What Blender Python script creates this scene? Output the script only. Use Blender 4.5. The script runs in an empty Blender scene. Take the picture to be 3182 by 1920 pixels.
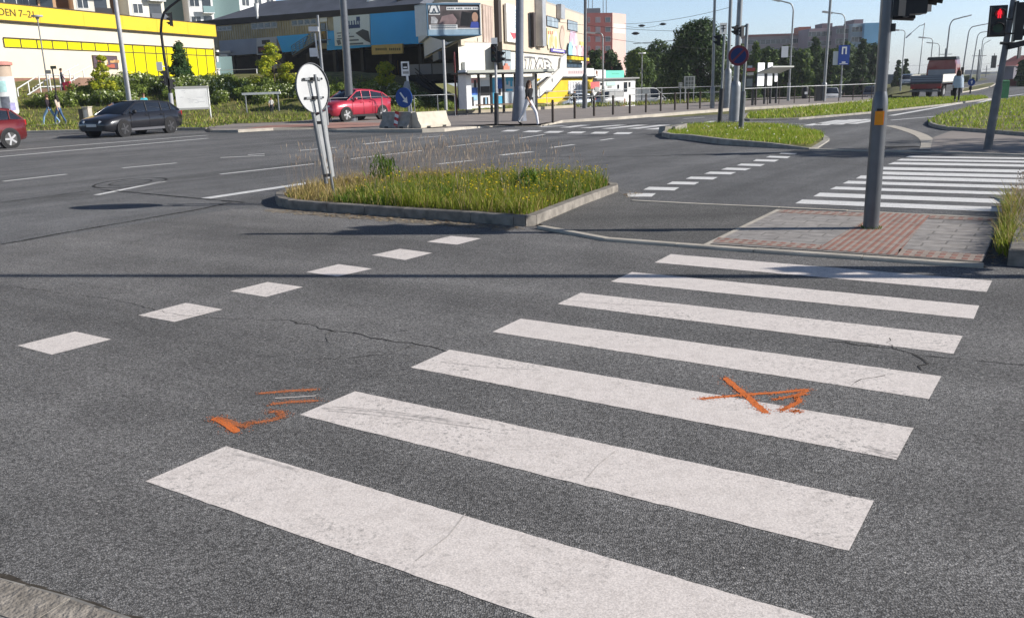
import bpy, math, random
from mathutils import Vector, Matrix
random.seed(7)
SC=bpy.context.scene; COL=SC.collection
R=random.uniform
# ------------------------------------------------------------------ camera model (pixels of the 3182x1920 photograph)
FPX,PITCH,ROLL,CAMH=2716.2,0.2514,-0.0278,1.70
def ray(u,v):
    x=(u-1591)/FPX; y=-(v-960)/FPX
    c,s=math.cos(ROLL),math.sin(ROLL); x,y=c*x-s*y,s*x+c*y
    return Vector((x,math.cos(PITCH)+y*math.sin(PITCH),-math.sin(PITCH)+y*math.cos(PITCH)))
def G(u,v,z=0.0):
    d=ray(u,v); t=(z-CAMH)/d.z; return Vector((d.x*t,d.y*t,z))
def Gd(u,v,z=0.0): return G(u*1.2914,v*1.2914,z)
def P(u,v,y):
    d=ray(u,v); t=y/d.y; return Vector((d.x*t,y,CAMH+d.z*t))
def sstep(a,b,x):
    t=min(1,max(0,(x-a)/(b-a))); return t*t*(3-2*t)
def T(x,y):                                   # height of the planted bank left of the tram stop
    return 3.0*sstep(54,76,y)*(1-sstep(-13,-4.5,x))
def GT(u,v,z0=0.10):
    d=ray(u,v); t=20.0
    while t<140:
        p=Vector((0,0,CAMH))+d*t
        if p.z<T(p.x,p.y)+z0: return Vector((p.x,p.y,T(p.x,p.y)+z0))
        t+=0.15
    return Vector((p.x,p.y,T(p.x,p.y)+z0))
def DIP(x,y):                                 # the land behind the tram stop falls away gently
    if y<52: return 0.0
    k=x/y; return -min(1.5,.029*(y-52))*sstep(.035,.075,k)*(1-sstep(.405,.43,k))
def ptop(base,u,v): return P(u,v,base.y)
# ------------------------------------------------------------------ materials
MATS={}
def mat(name,col,rough=0.75,metal=0.0,var=0.0,scale=3.0,bump=0.0,bscale=60.0,spec=0.3,emit=None,col2=None,detail=4):
    if name in MATS: return MATS[name]
    m=bpy.data.materials.new(name); m.use_nodes=True; nt=m.node_tree; b=nt.nodes['Principled BSDF']
    c=(*col,1); b.inputs['Base Color'].default_value=c; b.inputs['Roughness'].default_value=rough
    b.inputs['Metallic'].default_value=metal; b.inputs['Specular IOR Level'].default_value=spec
    if var>0 or col2:
        tc=nt.nodes.new('ShaderNodeTexCoord'); n=nt.nodes.new('ShaderNodeTexNoise')
        n.inputs['Scale'].default_value=scale; n.inputs['Detail'].default_value=detail
        nt.links.new(tc.outputs['Object'],n.inputs['Vector'])
        r=nt.nodes.new('ShaderNodeValToRGB'); r.color_ramp.elements[0].position=0.3; r.color_ramp.elements[1].position=0.7
        lo=tuple(max(0,x*(1-var)) for x in col); hi=col2 if col2 else tuple(min(1,x*(1+var)) for x in col)
        r.color_ramp.elements[0].color=(*lo,1); r.color_ramp.elements[1].color=(*hi,1)
        nt.links.new(n.outputs['Fac'],r.inputs['Fac']); nt.links.new(r.outputs['Color'],b.inputs['Base Color'])
    if bump>0:
        tc=nt.nodes.new('ShaderNodeTexCoord'); n=nt.nodes.new('ShaderNodeTexNoise'); n.inputs['Scale'].default_value=bscale
        bp=nt.nodes.new('ShaderNodeBump'); bp.inputs['Strength'].default_value=bump; bp.inputs['Distance'].default_value=0.02
        nt.links.new(tc.outputs['Object'],n.inputs['Vector']); nt.links.new(n.outputs['Fac'],bp.inputs['Height']); nt.links.new(bp.outputs['Normal'],b.inputs['Normal'])
    if emit:
        b.inputs['Emission Color'].default_value=(*emit[:3],1); b.inputs['Emission Strength'].default_value=emit[3]
    MATS[name]=m; return m
def leafmat(name,a,b_,rnd=1.0,trans=0.25):
    if name in MATS: return MATS[name]
    m=bpy.data.materials.new(name); m.use_nodes=True; nt=m.node_tree; b=nt.nodes['Principled BSDF']
    g=nt.nodes.new('ShaderNodeNewGeometry'); r=nt.nodes.new('ShaderNodeValToRGB')
    r.color_ramp.elements[0].color=(*a,1); r.color_ramp.elements[1].color=(*b_,1)
    nt.links.new(g.outputs['Random Per Island'],r.inputs['Fac'])
    nt.links.new(r.outputs['Color'],b.inputs['Base Color']); b.inputs['Roughness'].default_value=0.6; b.inputs['Specular IOR Level'].default_value=0.25
    t=nt.nodes.new('ShaderNodeBsdfTranslucent'); nt.links.new(r.outputs['Color'],t.inputs['Color'])
    mx=nt.nodes.new('ShaderNodeMixShader'); mx.inputs['Fac'].default_value=trans
    out=nt.nodes['Material Output']; nt.links.new(b.outputs['BSDF'],mx.inputs[1]); nt.links.new(t.outputs['BSDF'],mx.inputs[2]); nt.links.new(mx.outputs['Shader'],out.inputs['Surface'])
    MATS[name]=m; return m
# ------------------------------------------------------------------ mesh builder
class MB:
    def __init__(s): s.v=[]; s.f=[]; s.m=[]; s.sm=[]
    def add(s,vs,fs,mi=0,smooth=False):
        o=len(s.v); s.v+= [Vector(p) for p in vs]
        for f in fs: s.f.append([i+o for i in f]); s.m.append(mi); s.sm.append(smooth)
        return s
    def quad(s,a,b,c,d,mi=0): return s.add([a,b,c,d],[[0,1,2,3]],mi)
    def poly(s,pts,mi=0): return s.add(pts,[list(range(len(pts)))],mi)
    def obox(s,c,ax,ay,az,mi=0):          # centre and three half-axis vectors
        c=Vector(c);ax=Vector(ax);ay=Vector(ay);az=Vector(az)
        vs=[c+ax*i+ay*j+az*k for i in(-1,1) for j in(-1,1) for k in(-1,1)]
        return s.add(vs,[[0,1,3,2],[4,6,7,5],[0,4,5,1],[2,3,7,6],[0,2,6,4],[1,5,7,3]],mi)
    def box(s,x0,y0,z0,x1,y1,z1,mi=0):
        return s.obox(((x0+x1)/2,(y0+y1)/2,(z0+z1)/2),((x1-x0)/2,0,0),(0,(y1-y0)/2,0),(0,0,(z1-z0)/2),mi)
    def tube(s,pts,rs,n=10,mi=0,cap=True):
        pts=[Vector(p) for p in pts]
        if not isinstance(rs,(list,tuple)): rs=[rs]*len(pts)
        rings=[]; up=None; vs=[]
        for i,p in enumerate(pts):
            d=(pts[min(i+1,len(pts)-1)]-pts[max(i-1,0)]).normalized()
            if up is None: up=Vector((0,0,1)) if abs(d.z)<0.9 else Vector((1,0,0))
            a=d.cross(up).normalized(); b=a.cross(d).normalized(); up=b if abs(b.dot(d))<0.9 else up
            vs+=[p+(a*math.cos(2*math.pi*k/n)+b*math.sin(2*math.pi*k/n))*rs[i] for k in range(n)]
        fs=[]
        for i in range(len(pts)-1):
            for k in range(n): fs.append([i*n+k,i*n+(k+1)%n,(i+1)*n+(k+1)%n,(i+1)*n+k])
        s.add(vs,fs,mi,True)
        if cap:
            s.add(vs[:n],[list(range(n))[::-1]],mi); s.add(vs[-n:],[list(range(n))],mi)
        return s
    def prism(s,pts,d,mi=0,mside=None):   # polygon swept along vector d
        n=len(pts); d=Vector(d); pts=[Vector(p) for p in pts]; q=[p+d for p in pts]
        s.add(pts,[list(range(n))[::-1]],mi); s.add(q,[list(range(n))],mi)
        for i in range(n): s.add([pts[i],pts[(i+1)%n],q[(i+1)%n],q[i]],[[0,1,2,3]],mi if mside is None else mside)
        return s
    def disc(s,c,nrm,r,n=28,mi=0,r2=None):
        nrm=Vector(nrm).normalized(); a=nrm.cross(Vector((0,0,1)) if abs(nrm.z)<.9 else Vector((1,0,0))).normalized(); b=nrm.cross(a)
        return s.poly([Vector(c)+a*math.cos(2*math.pi*k/n)*r+b*math.sin(2*math.pi*k/n)*(r2 or r) for k in range(n)],mi)
    def cyl(s,c,nrm,r,t,n=28,mi=0,mi2=None):
        nrm=Vector(nrm).normalized(); c=Vector(c); s.tube([c-nrm*t/2,c+nrm*t/2],r,n,mi,False)
        s.disc(c+nrm*t/2,nrm,r,n,mi if mi2 is None else mi2); s.disc(c-nrm*t/2,nrm,r,n,mi); return s
    def ball(s,c,r,n=10,mi=0,sc=(1,1,1),z0=-1.0):
        c=Vector(c); vs=[];fs=[];k=n//2+1
        for i in range(k):
            th=math.pi*i/(k-1)
            for j in range(n):
                ph=2*math.pi*j/n; vs.append(c+Vector((math.sin(th)*math.cos(ph)*sc[0],math.sin(th)*math.sin(ph)*sc[1],max(z0,math.cos(th))*sc[2]))*r)
        for i in range(k-1):
            for j in range(n): fs.append([i*n+j,(i+1)*n+j,(i+1)*n+(j+1)%n,i*n+(j+1)%n])
        return s.add(vs,fs,mi,True)
    def build(s,name,mats,parent=None,origin=None):
        me=bpy.data.meshes.new(name); off=Vector((0,0,0))
        if origin is not None: off=Vector(origin)
        me.from_pydata([tuple(p-off) for p in s.v],[],s.f); 
        if not isinstance(mats,(list,tuple)): mats=[mats]
        for m in mats: me.materials.append(m)
        me.polygons.foreach_set('material_index',s.m); me.polygons.foreach_set('use_smooth',s.sm); me.update()
        o=bpy.data.objects.new(name,me); COL.objects.link(o)
        if parent is not None: o.parent=parent
        elif origin is not None: o.location=off
        return o
def tag(o,label=None,cat=None,group=None,kind=None):
    if label: o['label']=label
    if cat: o['category']=cat
    if group: o['group']=group
    if kind: o['kind']=kind
    return o
def thing(name,label,cat,loc,rz=0.0,group=None):
    o=bpy.data.objects.new(name,None); o.empty_display_size=0.3; COL.objects.link(o); o.location=loc; o.rotation_euler=(0,0,rz)
    return tag(o,label,cat,group)
def single(name,mb,mats,label,cat,origin,group=None): return tag(mb.build(name,mats,None,origin),label,cat,group)
def struct(name,mb,mats,parent=None,origin=None):
    o=mb.build(name,mats,parent,origin)
    if parent is None: o['kind']='structure'
    return o
def stuff(name,mb,mats,label,cat): return tag(mb.build(name,mats,None,None),label,cat,None,'stuff')
def copy_tree(o,parent=None):
    c=o.copy(); COL.objects.link(c)
    if parent is not None: c.parent=parent
    for ch in list(o.children): copy_tree(ch,c)
    return c
# ------------------------------------------------------------------ base materials
GALV=mat('galvanised_steel',(0.23,0.24,0.25),0.42,0.45,0.15,4)
GALVD=mat('weathered_steel',(0.13,0.135,0.145),0.55,0.3,0.2,5)
POLEG=mat('grey_painted_pole',(0.115,0.122,0.135),0.33,0.35,0.12,6)
BLACK=mat('black_plastic',(0.018,0.018,0.02),0.45,0,0.2,8)
DARK=mat('dark_frame',(0.03,0.03,0.033),0.5,0,0.2,6)
WHITE=mat('white_paint',(0.72,0.72,0.71),0.6,0,0.06,4)
OLDK=mat('old_kerb_stone',(0.24,0.215,0.185),0.95,0,0.42,14,0.6,45,detail=9)
CONC=mat('concrete_kerb',(0.30,0.28,0.25),0.9,0,0.22,5,0.3,70)
CONCL=mat('pale_concrete',(0.43,0.39,0.33),0.9,0,0.15,3,0.2,60)
GLASS=mat('dark_window_glass',(0.03,0.036,0.045),0.08,0,0.2,1.5,spec=0.6)
GLASSL=mat('bright_window_glass',(0.28,0.33,0.37),0.12,0,0.35,0.7,spec=0.6)
RUBBER=mat('tyre_rubber',(0.016,0.016,0.017),0.8)
RED=mat('sign_red',(0.45,0.02,0.02),0.5,0,0.1,5)
BLUE=mat('sign_blue',(0.012,0.05,0.26),0.45,0,0.1,5)
ORANGE=mat('orange_box',(0.75,0.28,0.01),0.45,0,0.1,8)
SKIN=mat('skin',(0.45,0.27,0.19),0.6,0,0.08,9)
MAROON=mat('maroon_metal',(0.10,0.018,0.02),0.5,0,0.1,5)
# asphalt: aggregate speckle, worn lanes and stains with a shape of their own
def asphalt(name,base,tint,spark=1.0,ang=0.0,streak=1.0):
    m=bpy.data.materials.new(name); m.use_nodes=True; nt=m.node_tree; N=nt.nodes; L=nt.links; b=N['Principled BSDF']
    tc=N.new('ShaderNodeTexCoord'); b.inputs['Roughness'].default_value=0.88; b.inputs['Specular IOR Level'].default_value=0.22
    def noise(sc,det=3,ro=0.6):
        n=N.new('ShaderNodeTexNoise'); n.inputs['Scale'].default_value=sc; n.inputs['Detail'].default_value=det; n.inputs['Roughness'].default_value=ro
        L.new(tc.outputs['Object'],n.inputs['Vector']); return n.outputs['Fac']
    def ramp(src,p0,c0,p1,c1):
        r=N.new('ShaderNodeValToRGB'); r.color_ramp.elements[0].position=p0; r.color_ramp.elements[1].position=p1
        r.color_ramp.elements[0].color=(c0,c0,c0,1); r.color_ramp.elements[1].color=(c1,c1,c1,1); L.new(src,r.inputs['Fac']); return r.outputs['Color']
    def mul(a,b2):
        x=N.new('ShaderNodeMix'); x.data_type='RGBA'; x.blend_type='MULTIPLY'; x.inputs[0].default_value=1; L.new(a,x.inputs[6]); L.new(b2,x.inputs[7]); return x.outputs[2]
    big=ramp(noise(0.22,4),0.3,0.80,0.72,1.18); mid=ramp(noise(1.7,5,0.65),0.3,0.86,0.7,1.12)
    v=N.new('ShaderNodeTexVoronoi'); v.inputs['Scale'].default_value=135; L.new(tc.outputs['Object'],v.inputs['Vector'])
    sp=N.new('ShaderNodeSeparateColor'); L.new(v.outputs['Color'],sp.inputs['Color'])
    st=ramp(sp.outputs['Red'],0.0,0.46,1.0,1.50*spark)
    gap=ramp(v.outputs['Distance'],0.30,1.10,0.72,0.52)
    fine=ramp(noise(48,2),0.34,0.74,0.66,1.24)
    # polished wheel paths and oil streaks along the direction of travel
    mp=N.new('ShaderNodeMapping'); mp.inputs['Rotation'].default_value=(0,0,-ang); mp.inputs['Scale'].default_value=(.05,1.0,1); vr=N.new('ShaderNodeVectorRotate'); vr.rotation_type='Z_AXIS'; vr.inputs['Angle'].default_value=-ang; L.new(tc.outputs['Object'],vr.inputs['Vector'])
    mp.inputs['Rotation'].default_value=(0,0,0); L.new(vr.outputs['Vector'],mp.inputs['Vector'])
    n9=N.new('ShaderNodeTexNoise'); n9.inputs['Scale'].default_value=.75; n9.inputs['Detail'].default_value=5; n9.inputs['Roughness'].default_value=.6; L.new(mp.outputs['Vector'],n9.inputs['Vector'])
    stk=ramp(n9.outputs['Fac'],0.32,1-.22*streak,0.66,1+.15*streak)
    blot=ramp(noise(.55,6,.7),0.56,1.0,0.74,0.80)
    c=N.new('ShaderNodeRGB'); c.outputs[0].default_value=(*base,1)
    col=mul(mul(mul(mul(mul(mul(mul(c.outputs[0],big),mid),st),gap),fine),stk),blot)
    # rare pale chips
    v2=N.new('ShaderNodeTexVoronoi'); v2.inputs['Scale'].default_value=34; L.new(tc.outputs['Object'],v2.inputs['Vector'])
    s2=N.new('ShaderNodeSeparateColor'); L.new(v2.outputs['Color'],s2.inputs['Color'])
    chip=ramp(s2.outputs['Green'],0.965,0.0,0.975,1.0); near=ramp(v2.outputs['Distance'],0.16,1.0,0.2,0.0)
    cm=mul(chip,near)
    mx=N.new('ShaderNodeMix'); mx.data_type='RGBA'; L.new(cm,mx.inputs[0]); L.new(col,mx.inputs[6]); mx.inputs[7].default_value=(0.42,0.40,0.37,1)
    L.new(mx.outputs[2],b.inputs['Base Color'])
    bp=N.new('ShaderNodeBump'); bp.inputs['Strength'].default_value=0.5; bp.inputs['Distance'].default_value=0.006; L.new(gap,bp.inputs['Height']); L.new(bp.outputs['Normal'],b.inputs['Normal'])
    MATS[name]=m; return m
ASPH=asphalt('asphalt_road',(0.193,0.187,0.182),0,1.0,-.55,1.25)
ASPH2=asphalt('asphalt_main_road',(0.184,0.183,0.184),0,0.9,.95,1.5)
ASPHP=asphalt('asphalt_patch',(0.150,0.145,0.138),0)
# road paint, worn thin over the aggregate
def paint(name,base,wear=0.5,speck=(0.2,0.19,0.18)):
    m=bpy.data.materials.new(name); m.use_nodes=True; nt=m.node_tree; N=nt.nodes; L=nt.links; b=N['Principled BSDF']; b.inputs['Roughness'].default_value=0.7
    tc=N.new('ShaderNodeTexCoord')
    def noise(sc,det=4,ro=0.6,stretch=None):
        n=N.new('ShaderNodeTexNoise'); n.inputs['Scale'].default_value=sc; n.inputs['Detail'].default_value=det; n.inputs['Roughness'].default_value=ro
        if stretch:
            mp=N.new('ShaderNodeMapping'); mp.inputs['Rotation'].default_value=(0,0,stretch[2]); mp.inputs['Scale'].default_value=(stretch[0],stretch[1],1); L.new(tc.outputs['Object'],mp.inputs['Vector']); L.new(mp.outputs['Vector'],n.inputs['Vector'])
        else: L.new(tc.outputs['Object'],n.inputs['Vector'])
        return n.outputs['Fac']
    def ramp(src,p0,c0,p1,c1):
        r=N.new('ShaderNodeValToRGB'); r.color_ramp.elements[0].position=p0; r.color_ramp.elements[1].position=p1
        r.color_ramp.elements[0].color=(*c0,1); r.color_ramp.elements[1].color=(*c1,1); L.new(src,r.inputs['Fac']); return r.outputs['Color']
    def mul(a,b2):
        x=N.new('ShaderNodeMix'); x.data_type='RGBA'; x.blend_type='MULTIPLY'; x.inputs[0].default_value=1; L.new(a,x.inputs[6]); L.new(b2,x.inputs[7]); return x.outputs[2]
    W=(1,1,1)
    c=ramp(noise(0.9),0.3,tuple(x*0.94 for x in base),0.7,base)
    tyre=ramp(noise(2.0,6,0.75,(0.10,2.4,0.36)),0.58,W,0.76,(0.84,0.835,0.83))
    grime=ramp(noise(9,6,0.75),0.34,(0.86,0.855,0.85),0.54,W)
    grain=ramp(noise(130,2),0.35,(0.78,0.78,0.78),0.65,(1.08,1.08,1.08))
    c=mul(mul(mul(c,tyre),grime),grain)
    # flecks worn through, more where a broad noise says so
    area=ramp(noise(.9,3),0.44,(0.12,0.12,0.12),0.62,(1,1,1)); fl=ramp(noise(38,7,0.8),0.53,(0,0,0),0.60,(1,1,1))
    k=mul(area,fl); mx=N.new('ShaderNodeMix'); mx.data_type='RGBA'
    sc=N.new('ShaderNodeMath'); sc.operation='MULTIPLY'; sc.inputs[1].default_value=wear; L.new(k,sc.inputs[0]); L.new(sc.outputs[0],mx.inputs[0]); L.new(c,mx.inputs[6]); mx.inputs[7].default_value=(*speck,1)
    L.new(mx.outputs[2],b.inputs['Base Color'])
    bp=N.new('ShaderNodeBump'); bp.inputs['Strength'].default_value=0.35; bp.inputs['Distance'].default_value=0.004; L.new(noise(60,4),bp.inputs['Height']); L.new(bp.outputs['Normal'],b.inputs['Normal'])
    MATS[name]=m; return m
PAINT=paint('white_road_paint',(0.74,0.672,0.625),0.85); PAINTF=paint('thin_line_paint',(0.76,0.75,0.73),0.7)
def spraymat(name,lo,hi,p0,p1):
    m=mat(name,hi,0.85,0,0.1,130,detail=3); r=[n for n in m.node_tree.nodes if n.type=='VALTORGB'][0]; r.color_ramp.elements[0].color=(*lo,1); r.color_ramp.elements[1].color=(*hi,1); r.color_ramp.elements[0].position=p0; r.color_ramp.elements[1].position=p1; return m
SPRAY=spraymat('orange_spray',(0.30,0.11,0.05),(0.68,0.165,0.032),.34,.52); SPRAYF=spraymat('faded_orange_spray',(0.17,0.10,0.075),(0.58,0.16,0.04),.40,.60)
GRASSG=mat('turf_soil',(0.085,0.115,0.022),0.95,0,0.45,1.6,0.3,20,col2=(0.20,0.18,0.06),detail=8)
SOIL=mat('dry_soil',(0.16,0.12,0.075),0.95,0,0.4,3,0.4,30,detail=8)
CRK=mat('crack_dirt',(0.045,0.042,0.039),0.9,0,0.35,14)
ISK=mat('weathered_kerb',(0.215,0.195,0.17),0.95,0,0.38,7,0.4,60,detail=8)
TAR=mat('tar_crack',(0.022,0.021,0.021),0.9,0,0.3,12)
PAVE=mat('pavement_asphalt',(0.25,0.22,0.20),0.9,0,0.12,1.2,0.15,60)
def paver(name,c1,c2,mortar,sx,sy,rot,msize=0.012,off=0.5,bump=0.6):
    m=bpy.data.materials.new(name); m.use_nodes=True; nt=m.node_tree; N=nt.nodes; L=nt.links; b=N['Principled BSDF']; b.inputs['Roughness'].default_value=0.9
    tc=N.new('ShaderNodeTexCoord'); mp=N.new('ShaderNodeMapping'); mp.inputs['Rotation'].default_value=(0,0,rot); L.new(tc.outputs['Object'],mp.inputs['Vector'])
    br=N.new('ShaderNodeTexBrick'); br.inputs['Scale'].default_value=1; br.inputs['Brick Width'].default_value=sx; br.inputs['Row Height'].default_value=sy; br.inputs['Mortar Size'].default_value=msize; br.offset=off
    br.inputs['Color1'].default_value=(*c1,1); br.inputs['Color2'].default_value=(*c2,1); br.inputs['Mortar'].default_value=(*mortar,1); L.new(mp.outputs['Vector'],br.inputs['Vector'])
    n=N.new('ShaderNodeTexNoise'); n.inputs['Scale'].default_value=7; n.inputs['Detail'].default_value=7; L.new(tc.outputs['Object'],n.inputs['Vector'])
    r=N.new('ShaderNodeValToRGB'); r.color_ramp.elements[0].position=0.3; r.color_ramp.elements[1].position=0.7; r.color_ramp.elements[0].color=(.72,.72,.72,1); r.color_ramp.elements[1].color=(1.1,1.1,1.1,1); L.new(n.outputs['Fac'],r.inputs['Fac'])
    x=N.new('ShaderNodeMix'); x.data_type='RGBA'; x.blend_type='MULTIPLY'; x.inputs[0].default_value=1; L.new(br.outputs['Color'],x.inputs[6]); L.new(r.outputs['Color'],x.inputs[7]); L.new(x.outputs[2],b.inputs['Base Color'])
    iv=N.new('ShaderNodeMath'); iv.operation='SUBTRACT'; iv.inputs[0].default_value=1; L.new(br.outputs['Fac'],iv.inputs[1])
    bp=N.new('ShaderNodeBump'); bp.inputs['Strength'].default_value=bump; bp.inputs['Distance'].default_value=0.012; L.new(iv.outputs[0],bp.inputs['Height']); L.new(bp.outputs['Normal'],b.inputs['Normal'])
    MATS[name]=m; return m
TH=0.572
PAVER=paver('grey_pavers',(0.31,0.285,0.265),(0.275,0.255,0.24),(0.185,0.17,0.155),0.40,0.20,TH,0.010)
TACT=paver('red_ribbed_pavers',(0.31,0.145,0.105),(0.28,0.13,0.095),(0.31,0.25,0.215),0.9,0.072,TH+math.pi/2,0.020,0.5,0.9)
TACTD=paver('red_studded_pavers',(0.30,0.14,0.105),(0.25,0.12,0.09),(0.31,0.25,0.21),0.10,0.14,TH,0.026,0.0,0.9)
COBBLE=paver('granite_setts',(0.30,0.285,0.26),(0.20,0.19,0.175),(0.09,0.085,0.075),0.34,0.17,0.62,0.014)
# ================================================================== THE GROUND AND THE ROADS
mb=MB(); gx=[-1600,-700,-300,-150,-80,-40,-20]+[i*3-9 for i in range(48)]+[160,250,400,800,1600]; gy=[-300,-100,-40,0,30,48]+[52+3*i for i in range(26)]+[135,160,200,260,330,450,700,1200,2600]
mb.add([(x,y,-.03+DIP(x,y)) for x in gx for y in gy],[[i*len(gy)+j,(i+1)*len(gy)+j,(i+1)*len(gy)+j+1,i*len(gy)+j+1] for i in range(len(gx)-1) for j in range(len(gy)-1)],0,True); struct('ground',mb,GRASSG)
mb=MB(); mb.poly([(-140,-40,0),(80,-40,0),(80,24,0),(62,60,0),(75,104,0),(112,182,0),(152,270,0),(235,420,0),(228,422,0),(142,272,0),(101,188,0),(62,124,0),(43,94,0),(31.5,70,0),(25.5,57.5,0),(19,49,0),(8,42,0),(0,46,0),(-60,62,0),(-140,100,0)])
road=struct('road',mb,ASPH2)
def sheet(name,pts,z,m,parent=None,kind=True):
    b=MB(); b.poly([(p[0],p[1],z) for p in pts]); return struct(name,b,m,parent)
# older, rougher surface of the side road in front of the camera: bounded by the seam on the left and the flush kerb
nearp=[Gd(-40,597),Gd(0,590),Gd(250,552),Gd(560,504),Gd(668,500),(-3.9,13.5),(-1.0,11.9),(0.24,10.5),Gd(1300,563),Gd(1700,588),Gd(2370,638),Gd(2464,646),(9,6.9),(9,-8,0),(-30,-8,0)]
sheet('side_road',[(p[0],p[1]) for p in nearp],0.004,ASPH)
# pale dusty margin along the island kerb and in front of the flush kerb
def strip(mbx,pts,w,z,mi=0):            # ribbon of width w along ground points
    pts=[Vector((p[0],p[1],0)) for p in pts]; L_=[];R_=[]
    for i,p in enumerate(pts):
        d=(pts[min(i+1,len(pts)-1)]-pts[max(i-1,0)]).normalized(); n=Vector((-d.y,d.x,0))*w/2
        L_.append((p.x+n.x,p.y+n.y,z)); R_.append((p.x-n.x,p.y-n.y,z))
    for i in range(len(pts)-1): mbx.quad(R_[i],R_[i+1],L_[i+1],L_[i],mi)
def S(a): return [G(u,v) for u,v in a]
def D(a): return [Gd(u,v) for u,v in a]
# ---- zebra crossing in the foreground (seven bars)
bars=[[(350,1160),(545,1075),(1963,1479),(1640,1560)],
[(720,1000),(855,943),(2103,1207),(2042,1328)],[(988,886),(1082,843),(2198,1032),(2157,1108)],[(1185,800),(1253,768),(2265,907),(2235,962)],
[(1341,733),(1397,706),(2316,810),(2294,853)],[(1470,679),(1521,656),(2356,737),(2343,769)],[(1575,633),(1614,613),(2387,677),(2374,704)]]
g1=Gd(350,1160); d1=(Gd(545,1075)-g1); un=d1
ulen=(Gd(2042,1328)-Gd(720,1000)); 
for i,c in enumerate(bars):
    q=D(c)
    if i==0: q=[g1,Gd(545,1075),Gd(545,1075)+ulen,g1+ulen]
    # edges slightly ragged where the paint ran over the aggregate
    b=MB(); n=60
    A,B_,C_,D_=[Vector(x) for x in q]
    top=[B_.lerp(C_,t/n) for t in range(n+1)]; bot=[A.lerp(D_,t/n) for t in range(n+1)]
    nrm=(B_-A).normalized()
    top=[p+nrm*R(-.003,.003) for p in top]; bot=[p+nrm*R(-.003,.003) for p in bot]
    for t in range(n): b.quad((bot[t].x,bot[t].y,.0058),(bot[t+1].x,bot[t+1].y,.0058),(top[t+1].x,top[t+1].y,.0058),(top[t].x,top[t].y,.0058))
    struct('crosswalk_bar',b,PAINT,road)
sq=[[(42,833),(180,799),(268,818),(125,855)],[(333,760),(448,730),(536,746),(420,776)],[(554,702),(644,680),(729,692),(640,716)],[(737,656),(815,637),(896,648),(812,667)],[(895,615),(963,600),(1040,610),(975,627)],[(1027,583),(1085,569),(1158,575),(1100,590)]]
sqf=[[(90,425),(265,427),(240,447),(100,447)],[(190,405),(225,388),(405,392),(375,410)],[(330,372),(365,356),(525,360),(495,375)],[(443,340),(475,327),(635,330),(605,345)],[(553,310),(590,297),(745,300),(712,314)],[(653,285),(690,273),(835,277),(800,290)],[(748,260),(775,249),(918,252),(890,265)],[(845,234),(865,223),(1000,226),(975,238)],[(922,212),(945,203),(1070,206),(1050,217)],[(1000,191),(1015,184),(1110,187),(1095,195)]]
for c in sq:
    b=MB(); b.poly([(p.x,p.y,.0058) for p in D(c)]); struct('crossing_square',b,PAINT,road)
for c in sqf:
    b=MB(); b.poly([(p.x,p.y,.005) for p in S([(1900+x/1.922,380+y/1.922) for x,y in c])]); struct('crossing_square',b,PAINTF,road)
for x0,x1,v in [(1567,1606,407),(1633,1677,409),(1698,1745,411),(1769,1814,412.5),(1841,1887,413.5),(1911,1961,415),(1910+60,1900+61+62,416)][:6]:
    a=G(x0,v);c=G(x1,v); d=Vector((0.25,0.95,0))*0.55
    b=MB(); b.poly([(a.x-d.x,a.y-d.y,.005),(c.x-d.x,c.y-d.y,.005),(c.x+d.x,c.y+d.y,.005),(a.x+d.x,a.y+d.y,.005)]); struct('crossing_square',b,PAINTF,road)
# ---- second zebra behind the paved refuge
z2=[[(1097,487),(1140,464)],[(1205,445),(1245,423)],[(1305,402),(1340,387)],[(1380,368),(1415,352)],[(1460,338),(1490,320)],[(1532,312),(1563,295)],[(1590,285),(1625,269)],[(1650,253),(1690,240)],[(1700,231),(1730,220)],[(1755,212),(1780,203)]]
cv=lambda x,y:G(1900+x/1.922,380+y/1.922)
ul2=cv(2400,541)-cv(1097,487)
for a,b_ in z2:
    A=cv(*a);B_=cv(*b_); b=MB(); b.poly([(p.x,p.y,.005) for p in (A,A+ul2,B_+ul2,B_)]); struct('crosswalk_bar',b,PAINTF,road)
# ---- third zebra across the main road, and the hatched bars of the slip road
for a,c,w in [((1680,395),(1757,391),.5),((1755,397.5),(1822,389),.5),((1816,399),(1935,389),.5),((1884,401),(1998,389),.5),((1965,401),(2068,389),.5),((2022,403),(2122,391),.5),((2190,384),(2216,377),.25),
              ((2509,391),(2546,384),.35),((2545,386),(2614,374),.4),((2552,390),(2661,372),.45),((2597,388),(2706,371),.45),((2642,386),(2742,370),.45)]:
    b=MB(); strip(b,[G(*a),G(*c)],w,.005); struct('crosswalk_bar',b,PAINTF,road)
# ---- lane lines
dash=[((8,437),(160,420),.13,1),((232,470),(395,437),.13,1),((495,478),(750,440),.24,1),((530,420),(755,395),.13,1),((530,380),(637,375),.13,1),((295,405),(425,393),.13,1),((845,383),(1015,363),.13,1),((875,347),(945,340),.13,1),((1075,354),(1200,340),.13,1),((1205,374),(1280,366),.2,1),((890,420),(980,410),.2,1)]
dashs=[((1297,429),(1380,423)),((1711,460),(1784,450)),((1866,437),(1906,431)),((1613,431),(1691,419)),((1360,511),(1472,499)),((929,469),(1046,459)),((1131,449),(1224,440)),((2123,370),(2190,365)),((770,482),(822,479)),((1440,404),(1500,398))]
for a,c,w,_ in dash:
    b=MB(); strip(b,[Gd(*a),Gd(*c)],w,.005); struct('lane_line',b,PAINTF,road)
for a,c in dashs:
    b=MB(); strip(b,[G(*a),G(*c)],.14,.005); struct('lane_line',b,PAINTF,road)
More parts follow.
